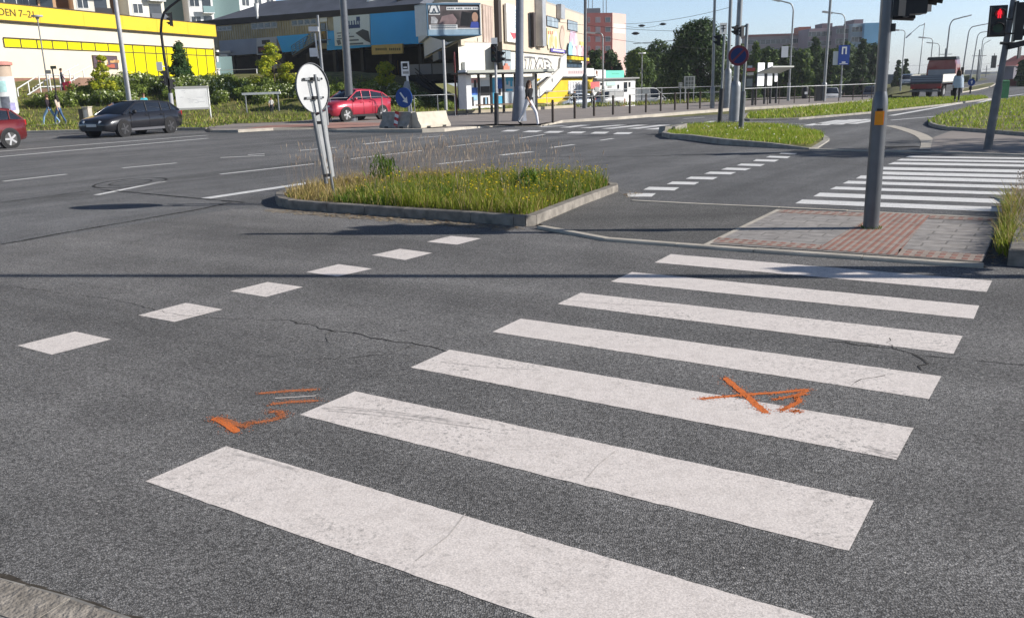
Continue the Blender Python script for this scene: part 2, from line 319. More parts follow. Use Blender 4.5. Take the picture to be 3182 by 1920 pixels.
for pts,w in [([(-60,384),(0,378),(190,361),(500,333.5)],.2),([(-60,370.5),(0,365),(190,350),(500,326)],.2)]:
    b=MB(); strip(b,D(pts),w,.005); struct('lane_line',b,PAINTF,road)
for pts,w in [([(2769,360),(2850,346),(2950,328),(3020,316),(3069,310)],.28),([(2769,374.5),(2850,367.5),(2934,360)],.16),([(2232,386.5),(2400,387),(2510,386)],.1),([(3040,320),(3110,303),(3182,293)],.25),([(2300,380),(2420,380)],.1)]:
    b=MB(); strip(b,S(pts),w,.005); struct('edge_line',b,PAINTF,road)
# ---- seams, cracks, tar joints and one painted pole shadow
def crack(pts,w,jit,z=.0063,name='crack',m=CRK):
    out=[]
    for i in range(len(pts)-1):
        n=max(2,int((Vector(pts[i+1])-Vector(pts[i])).length/0.07))
        for k in range(n):
            p=Vector(pts[i]).lerp(Vector(pts[i+1]),k/n); out.append((p.x+R(-jit,jit),p.y+R(-jit,jit),0))
    out.append(pts[-1]); b=MB()
    for i in range(len(out)-1):
        strip(b,[out[i],out[i+1]],w*R(.4,1.3),z)
    struct(name,b,m,road)
crack(S([(0,762),(180,728),(400,690),(600,655),(720,630)]),.045,.01,.006,'seam_and_shadow',TAR)
crack(S([(310,590),(450,602),(620,618),(760,630)]),.05,.01,.006,'seam_and_shadow',TAR)
crack(S([(0,630),(140,612),(310,590)]),.04,.01,.006,'seam_and_shadow',TAR)
crack(S([(1500,500),(1700,487),(1900,488),(2200,482),(2480,478)]),.05,.02,.006,'seam_and_shadow',TAR)  # its right part paints a pole's shadow on the road as a dark strip
crack(D([(690,772),(770,790),(830,800),(900,812),(960,826),(1010,830),(1075,848)]),.015,.026)
crack(D([(0,688),(100,700),(190,712),(260,720),(330,735),(410,757),(540,768),(690,772)]),.0055,.018)
crack(D([(2000,822),(2060,832),(2150,838),(2200,852),(2226,876),(2218,893)]),.013,.024)
crack(D([(2200,856),(2280,862),(2464,880)]),.008,.015)
crack(D([(900,812),(930,800),(980,797)]),.006,.02)
crack(D([(800,797),(780,812),(790,826)]),.005,.018)
crack(D([(2150,838),(2135,826),(2140,815)]),.006,.015)
crack(D([(1000,830),(960,846),(880,850)]),.004,.02)
crack(D([(2050,930),(2075,915),(2130,905)]),.006,.01)
crack(D([(720,866),(840,862),(950,852)]),.005,.015)
# sunken manhole in the near lane
mh=Gd(315,440)
b=MB()
for rr,w in ((.62,.05),(.36,.03)):
    strip(b,[(mh.x+math.cos(t*math.pi/16)*rr,mh.y+math.sin(t*math.pi/16)*rr*1.5) for t in range(33)],w,.0058)
struct('manhole_rim',b,TAR,road)
# black tyre scuffs and hairline joints across the bars
TYM=mat('tyre_scuff',(0.46,0.425,0.40),0.7,0,0.45,24,col2=(0.66,0.60,0.56),detail=8); HAIR=mat('paint_joint',(0.48,0.44,0.41),0.9,0,0.3,20)
def scuff(pts,w,m=TYM): 
    b=MB(); strip(b,D(pts),w,.0064); struct('tyre_scuff',b,m,road)
scuff([(775,984),(900,992),(1040,1009),(1130,1022)],.022); scuff([(790,990),(900,1000),(1020,1014),(1180,1036)],.013); scuff([(800,980),(930,990),(1080,1011)],.010)
scuff([(2075,1075),(2110,1085),(2160,1096)],.02); scuff([(2090,1085),(2160,1104)],.012); scuff([(1060,872),(1180,886),(1300,892)],.012)
scuff([(560,1092),(640,1112),(720,1134)],.02); scuff([(1360,724),(1480,733),(1640,741)],.012)
scuff([(1480,1088),(1440,1120),(1408,1157)],.006,HAIR); scuff([(1120,1238),(1080,1290),(1000,1352)],.007,HAIR); scuff([(345,763),(450,762),(525,748)],.012,HAIR)
# ---- orange survey marks sprayed on the crossing
def spray(pts,w,z=.0066,m=None):
    P_=D(pts); out=[]
    for i in range(len(P_)-1):
        for k in range(6): out.append(P_[i].lerp(P_[i+1],k/6))
    out.append(P_[-1]); b=MB(); L_=[];R_=[]; n=len(out)
    for i,p in enumerate(out):
        d=(out[min(i+1,n-1)]-out[max(i-1,0)]).normalized(); e=Vector((-d.y,d.x,0)); f=w/2*R(.85,1.15)*(.55 if i in (0,n-1) else 1)
        L_.append((p.x+e.x*f,p.y+e.y*f,z)); R_.append((p.x-e.x*f,p.y-e.y*f,z))
    for i in range(n-1): b.quad(R_[i],R_[i+1],L_[i+1],L_[i])
    for k in range(int(n*18)):      # fine overspray
        p=random.choice(out); q=(p.x+random.gauss(0,w*.62),p.y+random.gauss(0,w*.62)); r=R(.0012,.0045)
        b.poly([(q[0]+r*math.cos(a),q[1]+r*math.sin(a),z+.0004) for a in (0,1.2,2.4,3.7,5)])
    struct('spray_mark',b,m or SPRAY,road)
spray([(1744,911),(1775,937),(1800,957),(1818,975),(1845,996)],.042)
spray([(1685,962),(1740,957),(1800,951),(1870,947),(1945,939)],.028,.0068)
spray([(1944,941),(1915,955),(1925,968),(1895,983),(1880,990)],.028,.0069)
spray([(1860,964),(1900,957),(1940,950)],.020,.0070); spray([(1910,992),(1924,991)],.028)
spray([(622,949),(690,943),(762,939)],.034,m=SPRAYF); spray([(650,975),(700,969),(767,966)],.034,m=SPRAYF)
spray([(648,992),(675,993),(680,1004),(655,1013),(610,1020),(580,1026),(540,1012),(515,1008)],.036,m=SPRAYF)
spray([(515,1008),(545,1022),(572,1042)],.045,.0068); spray([(590,1032),(602,1018)],.026,.0068,SPRAYF)
# white scrape beside it
b=MB(); strip(b,D([(662,960),(700,958),(760,954)]),.010,.0066); struct('paint_scrape',b,PAINT,road)
# ================================================================== KERBS, ISLANDS AND PAVEMENTS
def kerb_loop(name,pts,h,w,m,parent=None,closed=True,z0=0.0,seam=1.0,hs=None):
    # line of separate-looking stones: top, outer and inner faces, with thin joints between stones
    pts=[Vector((p[0],p[1],0)) for p in pts]; n=len(pts); b=MB()
    segs=n if closed else n-1
    def nrm(i):
        if closed: a=pts[(i-1)%n]; c=pts[(i+1)%n]
        else: a=pts[max(i-1,0)]; c=pts[min(i+1,n-1)]
        p=pts[i]; d1=(p-a); d2=(c-p)
        d1=d1.normalized() if d1.length>1e-6 else d2.normalized(); d2=d2.normalized() if d2.length>1e-6 else d1
        n1=Vector((-d1.y,d1.x,0)); n2=Vector((-d2.y,d2.x,0)); s=(n1+n2)
        if s.length<1e-4: return n1*w
        s.normalize(); return s*(w/max(.35,s.dot(n1)))
    for i in range(segs):
        A=pts[i];B_=pts[(i+1)%n]; a2=A+nrm(i); b2=B_+nrm((i+1)%n)
        L_=(B_-A).length; k=max(1,round(L_/seam)); ha=hs[i] if hs else h; hb=hs[(i+1)%n] if hs else h
        for j in range(k):
            t0=j/k+.004/L_; t1=(j+1)/k-.004/L_
            p0=A.lerp(B_,t0);p1=A.lerp(B_,t1);q0=a2.lerp(b2,t0);q1=a2.lerp(b2,t1)
            h0=ha+(hb-ha)*t0+R(-.003,.003); h1=ha+(hb-ha)*t1+R(-.003,.003); ch=.012
            dn0=(q0-p0)*(ch/max(w,.05)); dn1=(q1-p1)*(ch/max(w,.05))
            vs=[(p0.x,p0.y,z0-.02),(p1.x,p1.y,z0-.02),(p1.x,p1.y,h1-ch),(p0.x,p0.y,h0-ch),(p0.x+dn0.x,p0.y+dn0.y,h0),(p1.x+dn1.x,p1.y+dn1.y,h1),(q1.x,q1.y,h1),(q0.x,q0.y,h0),(q1.x,q1.y,z0-.02),(q0.x,q0.y,z0-.02)]
            b.add(vs,[[0,1,2,3],[3,2,5,4],[4,5,6,7],[7,6,8,9],[0,3,4,7,9],[1,8,6,5,2]])
    return struct(name,b,m,parent)
def inset(pts,w):
    pts=[Vector((p[0],p[1],0)) for p in pts]; n=len(pts); out=[]
    for i in range(n):
        a=pts[(i-1)%n];c=pts[(i+1)%n];p=pts[i]; d1=(p-a).normalized(); d2=(c-p).normalized(); n1=Vector((-d1.y,d1.x,0)); n2=Vector((-d2.y,d2.x,0)); s=n1+n2
        s=n1 if s.length<1e-4 else s.normalized(); out.append(p+s*(w/max(.35,s.dot(n1))))
    return out
# weedy island with the leaning sign
ISL=[(-3.74,14.1),(-3.64,13.65),(-3.50,13.28),(-3.26,12.93),(-2.6,12.45),(-1.4,11.68),(-0.5,11.12),(0.05,10.72),(0.2,10.66),(0.34,10.74),(0.9,12.0),(1.42,13.1),(1.72,13.75),(1.74,14.0),(1.60,14.3),(0.6,15.6),(-0.9,16.6),(-2.3,16.7),(-3.2,15.9),(-3.62,14.8)]
kerb_loop('island_kerb',ISL,.13,.13,ISK,seam=.95)
sheet('island_soil',inset(ISL,.125),.105,SOIL)
b=MB()
for k in range(26):
    a_=Vector((-3.55,12.95,0)).lerp(Vector((.1,10.55,0)),k/26); c_=Vector((-3.55,12.95,0)).lerp(Vector((.1,10.55,0)),(k+1)/26); n_=Vector((-.55,-.83,0)); w0,w1=(.12+.16*abs(math.sin(k*1.7))+.05*math.sin(k*4.1)),(.12+.16*abs(math.sin((k+1)*1.7))+.05*math.sin((k+1)*4.1))
    b.quad((a_.x+n_.x*w0,a_.y+n_.y*w0,.0062),(c_.x+n_.x*w1,c_.y+n_.y*w1,.0062),(c_.x-n_.x*.1,c_.y-n_.y*.1,.0062),(a_.x-n_.x*.1,a_.y-n_.y*.1,.0062))
struct('dust_margin',b,mat('road_dust',(0.19,0.165,0.135),0.95,0,0.35,9,0.3,60,detail=8))
# dry leaf litter and grit along its kerb
b=MB()
def litter(bx,a,c,n,sp,z=.008,s=(.008,.03)):
    for k in range(n):
        p=Vector(a).lerp(Vector(c),R(0,1)); q=Vector((p.x+random.gauss(0,sp),p.y+random.gauss(0,sp),z+R(0,.012))); r=R(*s); t=R(0,6.3)
        bx.poly([(q.x+r*math.cos(t+a_),q.y+r*.6*math.sin(t+a_),q.z+R(-.003,.006)) for a_ in (0,1.5,3,4.6)],random.choice((0,0,1,2)))
litter(b,(-3.2,12.62,0),(0.1,10.45,0),520,.10); litter(b,(0.42,10.6,0),(1.9,13.6,0),620,.13); litter(b,(4.45,7.85,0),(4.9,8.4,0),160,.1)
LITM=[mat('dry_leaf',(0.22,0.15,0.08),0.9,0,0.3,20),mat('grit',(0.16,0.14,0.12),0.95,0,0.3,20),mat('straw',(0.34,0.27,0.16),0.9,0,0.2,20)]
stuff('leaf_litter',b,LITM,'dry brown leaf litter and grit gathered along the island kerb','leaf litter')
# paved refuge: asphalt half, grey pavers, red ribbed strips
c2=lambda x,y,z=.03:G(1900+x/1.922,380+y/1.922,z)
ref=[Vector((.36,10.70,0)),c2(0,690),c2(850,755),c2(2220,845),c2(2330,575),c2(1010,512),c2(130,472),Vector((1.72,13.9,0))]
sheet('refuge_asphalt',ref,.026,ASPHP)
def sh2(name,a,z,m): return sheet(name,[c2(x,y,z) for x,y in a],z,m)
sh2('refuge_paving',[(575,724),(1210,765),(2214,836),(2322,578),(1600,541),(1010,520)],.031,PAVER)
sh2('tactile_strip',[(600,716),(1225,757),(1262,732),(640,688)],.0345,TACTD)
sh2('tactile_strip',[(1705,793),(2217,831),(2240,792),(1722,755)],.0345,TACTD)
sh2('tactile_strip',[(985,538),(1560,566),(1590,545),(1020,520)],.0345,TACTD)
sh2('tactile_strip',[(1895,575),(2312,592),(2320,573),(1905,551)],.0345,TACTD)
sh2('tactile_path',[(1225,757),(1705,793),(1905,551),(1590,538)],.0345,TACT)
kerb_loop('flush_kerb',[G(1668,711),c2(-40,697),c2(850,764),c2(2225,856)],.036,.10,CONCL,closed=False,seam=.9)
kerb_loop('flush_kerb',[c2(2335,572),c2(1010,506),c2(130,466)],.036,.09,CONCL,closed=False,seam=.9)
b=MB(); strip(b,[c2(560,735),c2(1000,522)],.06,.034); strip(b,[c2(-60,703,0),c2(850,774,0),c2(2230,868,0)],.05,.0062,1); struct('refuge_edging',b,[CONCL,TAR])
# kerbed verge at the right edge of the frame
kr=[G(3128,826),G(3420,846),(7.4,9.5),(7.0,12.5),G(3150,640),G(3150,745)]
kerb_loop('verge_kerb',[G(3150,640),G(3150,745),G(3128,826),G(3420,846)],.15,.13,ISK,closed=False,seam=1.0); sheet('verge_soil',inset(kr,.125),.13,SOIL)
# near pavement corner of setts at the lower left
corner=[G(-300,1760),G(0,1800),G(230,1862),G(440,1935),G(560,2000),(-1.3,1.0,0),(-6,1.0,0)]
kerb_loop('near_kerb',[corner[4],corner[3],corner[2],corner[1],corner[0]],.012,.17,OLDK,closed=False,seam=.42)
crack([corner[4],corner[3],corner[2],corner[1],corner[0]],.03,.012,.0075,'kerb_joint',mat('joint_soil',(0.05,0.042,0.033),0.95,0,.3,20))
sheet('near_pavement',[(p[0],p[1]) for p in corner],.0085,COBBLE)
# triangular turf island
c4=lambda x,y:G(1900+x/3.08,200+y/3.08)
tri=[c4(480,690),c4(560,716),c4(700,722),c4(1070,772),c4(1480,797),c4(1700,810),c4(1890,818),c4(1975,808),c4(2085,735),c4(2085,712),c4(2050,688),c4(1900,655),c4(1700,612),c4(1450,600),c4(1200,597),c4(900,602),c4(640,618),c4(540,640)]
triH=[.12,.15,.15,.15,.12,.08,.04,.03,.03,.03,.03,.02,.02,.02,.02,.03,.08,.12]
kerb_loop('island_kerb',tri,.15,.16,CONC,hs=triH,seam=1.1)
ti=inset(tri,.15)
b=MB(); cx=sum(p.x for p in ti)/len(ti); cy=sum(p.y for p in ti)/len(ti)
for i in range(len(ti)):
    j=(i+1)%len(ti); b.add([(ti[i].x,ti[i].y,max(.015,triH[i]-.02)),(ti[j].x,ti[j].y,max(.015,triH[j]-.02)),(cx,cy,.12)],[[0,1,2]])
struct('island_turf',b,GRASSG)
# upright broken kerb stones at its tip
b=MB(); a=c4(640,665); b.obox((a.x,a.y,.15),(.22,.16,.04),(-.07,.1,0),(0,.02,.13)); a=c4(560,668); b.obox((a.x,a.y,.12),(.3,.2,-.03),(-.08,.1,0),(.02,0,.11))
struct('kerb_stone',b,CONC)
# flush kerb that carries on to the right from it
kerb_loop('flush_kerb',[c4(1890,822),c4(2464,838),G(2900,475),G(3220,486)],.03,.12,CONCL,closed=False,seam=1.0)
b=MB(); strip(b,S([(2762,391),(2790,397),(2818,405),(2842,413),(2862,421),(2876,430),(2884,440),(2886,452),(2882,466)]),.34,.006); struct('pavement_band',b,CONCL)
# slotted drain
b=MB(); A=G(2755,459);B_=G(2851,456)
for k in range(24):
    p=A.lerp(B_,k/24); b.box(p.x,p.y-.14,.003,p.x+.028,p.y+.14,.012)
struct('drain_slots',b,TAR)
# grass verges at the right
g7=lambda x,y:G(2700+x/4.506,150+y/4.506)
rg=[g7(830,1075),g7(900,1110),g7(1100,1150),g7(1650,1190),g7(2172,1235),(23,20.5),(40,30),(70,70),(60,68),g7(2172,690),g7(1850,740),g7(1560,800),g7(1350,870),g7(1100,930),g7(900,1000),g7(840,1050)]
kerb_loop('verge_edging',rg[:6],.10,.10,CONC,closed=False,seam=1.0)
sheet('right_verge',rg,.085,GRASSG)
mg=[(2306,374),(2330,377),(2482,373),(2708,353.5),(2960,326),(3080,309.5),(3060,301),(2960,306),(2840,309),(2708,315),(2482,338),(2316,358)]
mgw=[G(u,v) for u,v in mg]; kerb_loop('verge_edging',mgw,.08,.10,CONC,seam=2.0); sheet('median_turf',inset(mgw,.09),.07,GRASSG)
m3=S([(2772,305),(2840,303),(2838,294),(2772,297)]); sheet('far_median_turf',m3,.06,GRASSG)
m4=S([(2990,289),(3040,281),(3080,271),(3096,262),(3085,259),(3058,262),(2990,278)]); kerb_loop('verge_edging',m4,.08,.15,CONCL,seam=2); sheet('far_median_turf',inset(m4,.14),.07,GRASSG)
# slip-road pavement under the trees at the right
sheet('right_pavement',S([(2900,428),(2890,470),(3300,487),(3300,430),(3182,426),(3066,415),(2960,406)]),.008,PAVE)
# far pavement with the tram stop; its near edge is a real kerb
fe=[(-400,428),(0,417),(300,410),(560,404.5),(640,406)]
fk=[G(u,v) for u,v in fe]
kerb_loop('far_kerb',fk,.12,.15,CONCL,closed=False,seam=1.0)
nose=[(640,407),(655,412),(740,412.5),(850,406),(975,402),(1048,412),(1180,413),(1312,413),(1381,410),(1450,402),(1532,395),(1600,395.5),(1680,394),(1748,382),(1840,377),(1919,372.5),(2061,361),(2223,348),(2320,341),(2482,333),(2600,325.5),(2708,318.5),(2740,316)]
nk=[G(u,v) for u,v in nose]; nh=[.05,.10,.12,.11,.04,.10,.14,.14,.12,.10,.04,.03,.03,.10,.12,.12,.12,.12,.12,.12,.12,.12,.12]
kerb_loop('stop_kerb',nk,.12,.3,CONCL,closed=False,seam=1.0,hs=nh)
back=[(2740,305),(2600,308),(2400,314),(2200,323),(1980,334),(1780,340),(1669,347),(1600,351),(1420,360),(1330,364),(1210,368),(1040,372),(900,385),(640,395)]
bk=[G(u,v) for u,v in back]
b=MB(); b.poly([(p.x,p.y+.28,.105) for p in nk]+[(p.x,p.y,.105) for p in bk]); struct('stop_pavement',b,PAVE)
b=MB(); b.poly([(p.x,p.y,.109) for p in S([(760,408),(975,400),(1048,408),(1190,398),(1200,390),(1060,388),(830,398)])]); struct('tactile_strip',b,mat('far_red_paving',(0.36,0.20,0.16),0.9,0,0.15,2))
kerb_loop('back_kerb',[G(u,v) for u,v in back[5:12]],.28,.12,mat('pale_kerb_wall',(0.42,0.37,0.28),0.9,0,0.1,2),closed=False,seam=1.5,z0=.1)
b=MB(); strip(b,[G(u,v-4.5) for u,v in back[:7]],2.2,.112); struct('stop_platform',b,PAVE)
# planted bank and verge: grid behind the far kerb
edge=[(G(-900,430).x,G(-900,430).y)]+[(p.x,p.y) for p in fk]+[(p.x,p.y) for p in [bk[13],bk[12],bk[11],bk[10],bk[9],bk[8],bk[7],bk[6],bk[5],bk[4],bk[3],bk[2],bk[1],bk[0]]]+[(70,140)]
def edgey(x):
    for i in range(len(edge)-1):
        if edge[i][0]<=x<=edge[i+1][0]:
            t=(x-edge[i][0])/max(1e-6,edge[i+1][0]-edge[i][0]); return edge[i][1]+t*(edge[i+1][1]-edge[i][1])
    return edge[-1][1]
b=MB(); xs=[-80+i*1.3 for i in range(100)]; rows=[0,.5,1.5,3,5,7,9,11,13,15,17,19,21,23,25,27,29,31,33,36,40,50,70,100]; idx={}
vs=[]
for i,x in enumerate(xs):
    y0=edgey(x)+.14
    for j,r in enumerate(rows): vs.append((x,y0+r,0.10+T(x,y0+r)+DIP(x,y0+r)+(R(-.05,.05) if j>1 else 0)))
nr=len(rows); b.add(vs,[[i*nr+j,(i+1)*nr+j,(i+1)*nr+j+1,i*nr+j+1] for i in range(len(xs)-1) for j in range(nr-1)],0,True)
struct('grass_bank',b,GRASSG)
# footpath across the verge, and the car park surface by the kiosks
b=MB(); strip(b,[GT(u,v)for u,v in [(-120,398),(0,394),(160,392),(250,386),(420,381),(548,372),(640,366),(760,364)]],1.2,.16); struct('footpath',b,PAVE)
b=MB(); cp=[(6.2+.062*i*3,76+3*i) for i in range(13)]; b.add([(x+o*1.0,y,.16+DIP(x+o,y)) for x,y in cp for o in (-1.5,0,2,4,6,8)],[[6*i+j,6*i+j+1,6*i+j+7,6*i+j+6] for i in range(12) for j in range(5)]); struct('car_park',b,mat('car_park_asphalt',(0.20,0.195,0.19),0.9,0,0.1,1))
# ================================================================== GRASS, WEEDS, SHRUBS, TREES
def inpoly(x,y,pts):
    c=False; j=len(pts)-1
    for i in range(len(pts)):
        xi,yi=pts[i][0],pts[i][1]; xj,yj=pts[j][0],pts[j][1]
        if (yi>y)!=(yj>y) and x<(xj-xi)*(y-yi)/(yj-yi+1e-12)+xi: c=not c
        j=i
    return c
def bbox(pts): return min(p[0] for p in pts),max(p[0] for p in pts),min(p[1] for p in pts),max(p[1] for p in pts)
def blade(b,x,y,z,h,w,lean,mi=0,seg=2):
    a=R(0,6.283); dx,dy=math.cos(a),math.sin(a); la=R(0,6.283); lx,ly=math.cos(la)*lean*h,math.sin(la)*lean*h
    vs=[(x-dx*w/2,y-dy*w/2,z),(x+dx*w/2,y+dy*w/2,z)]
    if seg==2:
        vs+=[(x+lx*.35+dx*w*.38,y+ly*.35+dy*w*.38,z+h*.55),(x+lx*.35-dx*w*.38,y+ly*.35-dy*w*.38,z+h*.55),(x+lx,y+ly,z+h*(1-.25*lean))]
        b.add(vs,[[0,1,2,3],[3,2,4]],mi)
    else:
        vs+=[(x+lx,y+ly,z+h)]; b.add(vs,[[0,1,2]],mi)
GR=[leafmat('grass_green',(0.13,0.185,0.014),(0.31,0.345,0.04),trans=.35),leafmat('grass_dry',(0.30,0.22,0.07),(0.46,0.36,0.15),trans=.3),leafmat('grass_dark',(0.05,0.11,0.012),(0.13,0.21,0.02),trans=.35),
    leafmat('flower_yellow',(0.55,0.38,0.01),(0.75,0.55,0.03)),leafmat('seed_head',(0.26,0.20,0.16),(0.40,0.33,0.26),trans=.15)]
# the weedy island: clumps, dry patches, seed stalks, yellow flowers
b=MB(); inn=inset(ISL,.15); x0,x1,y0,y1=bbox(inn)
clumps=[(R(x0,x1),R(y0,y1),R(.25,.6),random.choice((0,0,0,2,2))) for _ in range(34)]
def dens(x,y):     # green, tall part to the right and front; dry and short at the left tip and at the back
    return sstep(-3.1,-1.9,x+ (y-13)*-.25)*(1-.75*sstep(14.6,15.8,y))
n=0
while n<23000:
    x,y=R(x0,x1),R(y0,y1)
    if not inpoly(x,y,inn): continue
    d=dens(x,y); n+=1
    cl=min(clumps,key=lambda c:(c[0]-x)**2+(c[1]-y)**2); dc=math.hypot(cl[0]-x,cl[1]-y)
    if R(0,1)>.25+.75*d: 
        if R(0,1)<.55: blade(b,x,y,.10,R(.06,.26),R(.006,.012),R(.2,.8),1)
        continue
    h=R(.13,.36)*(0.65+.45*max(0,1-dc/.6))*(0.45+.55*d)
    mi=cl[3] if R(0,1)<.85 else random.choice((0,1))
    if d<.6 and R(0,1)<.5: mi=1
    if R(0,1)<.16: mi=1
    blade(b,x,y,.10,h,R(.006,.012),R(.15,.75),mi)
for k in range(420):      # broad leaves low down
    x,y=R(x0,x1),R(y0,y1)
    if inpoly(x,y,inn) and dens(x,y)>.4: blade(b,x,y,.1,R(.1,.3),R(.03,.06),R(.3,.9),2)
stuff('island_weeds',b,GR,'tall green weeds and dry grass filling the kerbed island','weeds')
b=MB(); n=0
while n<1500:
    x,y=R(x0,x1),R(y0,y1)
    if not inpoly(x,y,inn) or dens(x,y)<.5 or R(0,1)>.35+.65*sstep(-1.5,.8,x): continue
    n+=1; z=R(.18,.44); r=R(.009,.016); a=R(0,6)
    b.tube([(x,y,.1),(x+.02,y,z)],.002,3,0,False); b.poly([(x+.02+r*math.cos(a+t),y+r*math.sin(a+t)*.7,z+.5*r*math.sin(t)) for t in (0,1.05,2.1,3.14,4.2,5.2)],3)
stuff('yellow_wildflowers',b,GR,'small yellow wildflowers scattered among the island weeds','wildflowers')
b=MB(); n=0
while n<560:
    x,y=R(x0,x1),R(y0,y1)
    if not inpoly(x,y,inn): continue
    back=sstep(14.2,15.6,y-.28*x); 
    if R(0,1)>.12+.88*back: continue
    n+=1; h=R(.35,.72); lx,ly=R(-.09,.09),R(-.09,.09); z=.1
    b.tube([(x,y,z),(x+lx*.4,y+ly*.4,z+h*.6),(x+lx,y+ly,z+h)],[.0018,.0015,.0011],3,4,False)
    hh=R(.04,.1); b.tube([(x+lx,y+ly,z+h),(x+lx*1.1,y+ly*1.1,z+h+hh*.5),(x+lx*1.2,y+ly*1.2,z+h+hh)],[.003,R(.005,.009),.0015],4,4,False)
for (tx,ty,hh) in ((-2.12,14.6,.62),(-2.0,14.7,.5),(.3,12.9,.42)):    # bushier weeds
    for k in range(130):
        z=R(.15,hh); w=(1-z/hh*.6)*.16; blade(b,tx+random.gauss(0,w),ty+random.gauss(0,w),.1+z*.8,R(.07,.16),R(.012,.025),R(.4,1),2)
stuff('seed_stalks',b,GR,'thin brown seed stalks standing above the island weeds','seed stalks')
# weeds at the kerbed verge on the right edge
b=MB()
vk=inset(kr,.12); x0,x1,y0,y1=bbox(vk)
for k in range(2600):
    x,y=R(x0,x1),R(y0,y1)
    if inpoly(x,y,vk) and x<6.6: blade(b,x,y,.13,R(.1,.35),R(.007,.014),R(.1,.6),random.choice((0,0,2,1)))
# a fringe that grows out of the joint along its left kerb
A=G(3118,800);B_=G(3150,650)
for k in range(1500):
    t=R(0,1); p=A.lerp(B_,t); x=p.x+abs(random.gauss(0,.1))-.05; y=p.y+random.gauss(0,.06); top=R(.10,.30)+(.16 if t>.55 else 0)*R(.2,1)
    blade(b,x,y,.02,top,R(.006,.012),R(.2,.75),1 if R(0,1)<(.25+.5*t) else 0)
for k in range(34):
    p=A.lerp(B_,R(.2,1)); h=R(.35,.65); lx=R(-.15,.1); b.tube([(p.x+R(0,.4),p.y,.05),(p.x+lx*.5+R(0,.3),p.y,h*.6),(p.x+lx+.1,p.y,h)],.002,3,4,False); b.ball((p.x+lx+.1,p.y,h),.010,5,4)
stuff('verge_weeds',b,GR,'long dry and green grass growing over the kerb at the right edge','grass')
# mown turf: short tufts
def turf(name,polys,zs,dn,h,w,label,mix,flower=0):
    b=MB()
    for pts,z in zip(polys,zs):
        x0,x1,y0,y1=bbox(pts); y1=min(y1,66); x1=min(x1,36)
        n=min(26000,int((x1-x0)*(y1-y0)*dn))
        for k in range(n):
            x,y=R(x0,x1),R(y0,y1)
            if not inpoly(x,y,pts): continue
            f=math.sin(x*1.3+2*math.sin(y*.7))*.5+math.sin(y*1.9+x*.5)*.5
            mi=random.choices((0,2,1),(mix[0],mix[1]*(1.4 if f>0 else .6),mix[2]*(.5 if f>0 else 1.5)))[0]
            blade(b,x,y,z,h*R(.5,1.25)*(1.15 if f>.3 else .9),w*R(.7,1.3),R(.2,.9),mi,1)
            if flower and R(0,1)<flower: b.ball((x,y,z+h*1.05),R(.012,.03),5,3)
    stuff(name,b,[leafmat('turf_green',(0.20,0.29,0.015),(0.40,0.46,0.05),trans=.35),leafmat('turf_straw',(0.38,0.31,0.09),(0.52,0.43,0.16)),leafmat('turf_dark',(0.11,0.20,0.012),(0.22,0.32,0.03),trans=.35),leafmat('flower_white',(0.62,0.62,0.50),(0.8,0.8,0.7))],label,'grass')
turf('turf_grass',[ti],[.10],420,.11,.022,'short sunlit grass on the triangular traffic island',(6,2,1.5),.004)
turf('turf_grass',[rg],[.085],75,.13,.045,'short bright grass on the right verge behind the signal pole',(6,2,1),.003)
turf('turf_grass',[inset(mgw,.15)],[.07],60,.14,.05,'short bright grass on the median strip before the truck',(6,2,1),.004)
# rougher verge on the left
b=MB()
for k in range(20000):
    x=R(-46,-4); y0=edgey(x)+.3; y=y0+abs(R(0,1))**1.2*24
    if T(x,y)>2.4: continue
    if -60<x and 1.5*0<y-y0<0: continue
    z=.10+T(x,y); f=math.sin(x*.35+1.7*math.sin(y*.33))
    mi=random.choices((0,2,1),(4,3 if f>0 else 1.4,1 if f>0 else 4 if y-y0<6 else 2.2))[0]
    blade(b,x,y,z-.03,R(.10,.34)*(.6 if y-y0<5 else 1),R(.05,.10),R(.2,.9),mi,1)
for k in range(2600):
    x=R(-6,16); y=edgey(x)+.4+R(0,7); blade(b,x,y,.1,R(.1,.25),R(.04,.08),R(.2,.8),random.choice((0,0,2,1)),1)
stuff('verge_grass',b,[leafmat('rough_green',(0.16,0.215,0.022),(0.31,0.35,0.05),trans=.3),leafmat('rough_straw',(0.25,0.20,0.075),(0.36,0.29,0.12)),leafmat('rough_dark',(0.08,0.12,0.015),(0.15,0.20,0.03))],'rough grass on the verge and bank beyond the far kerb','grass')
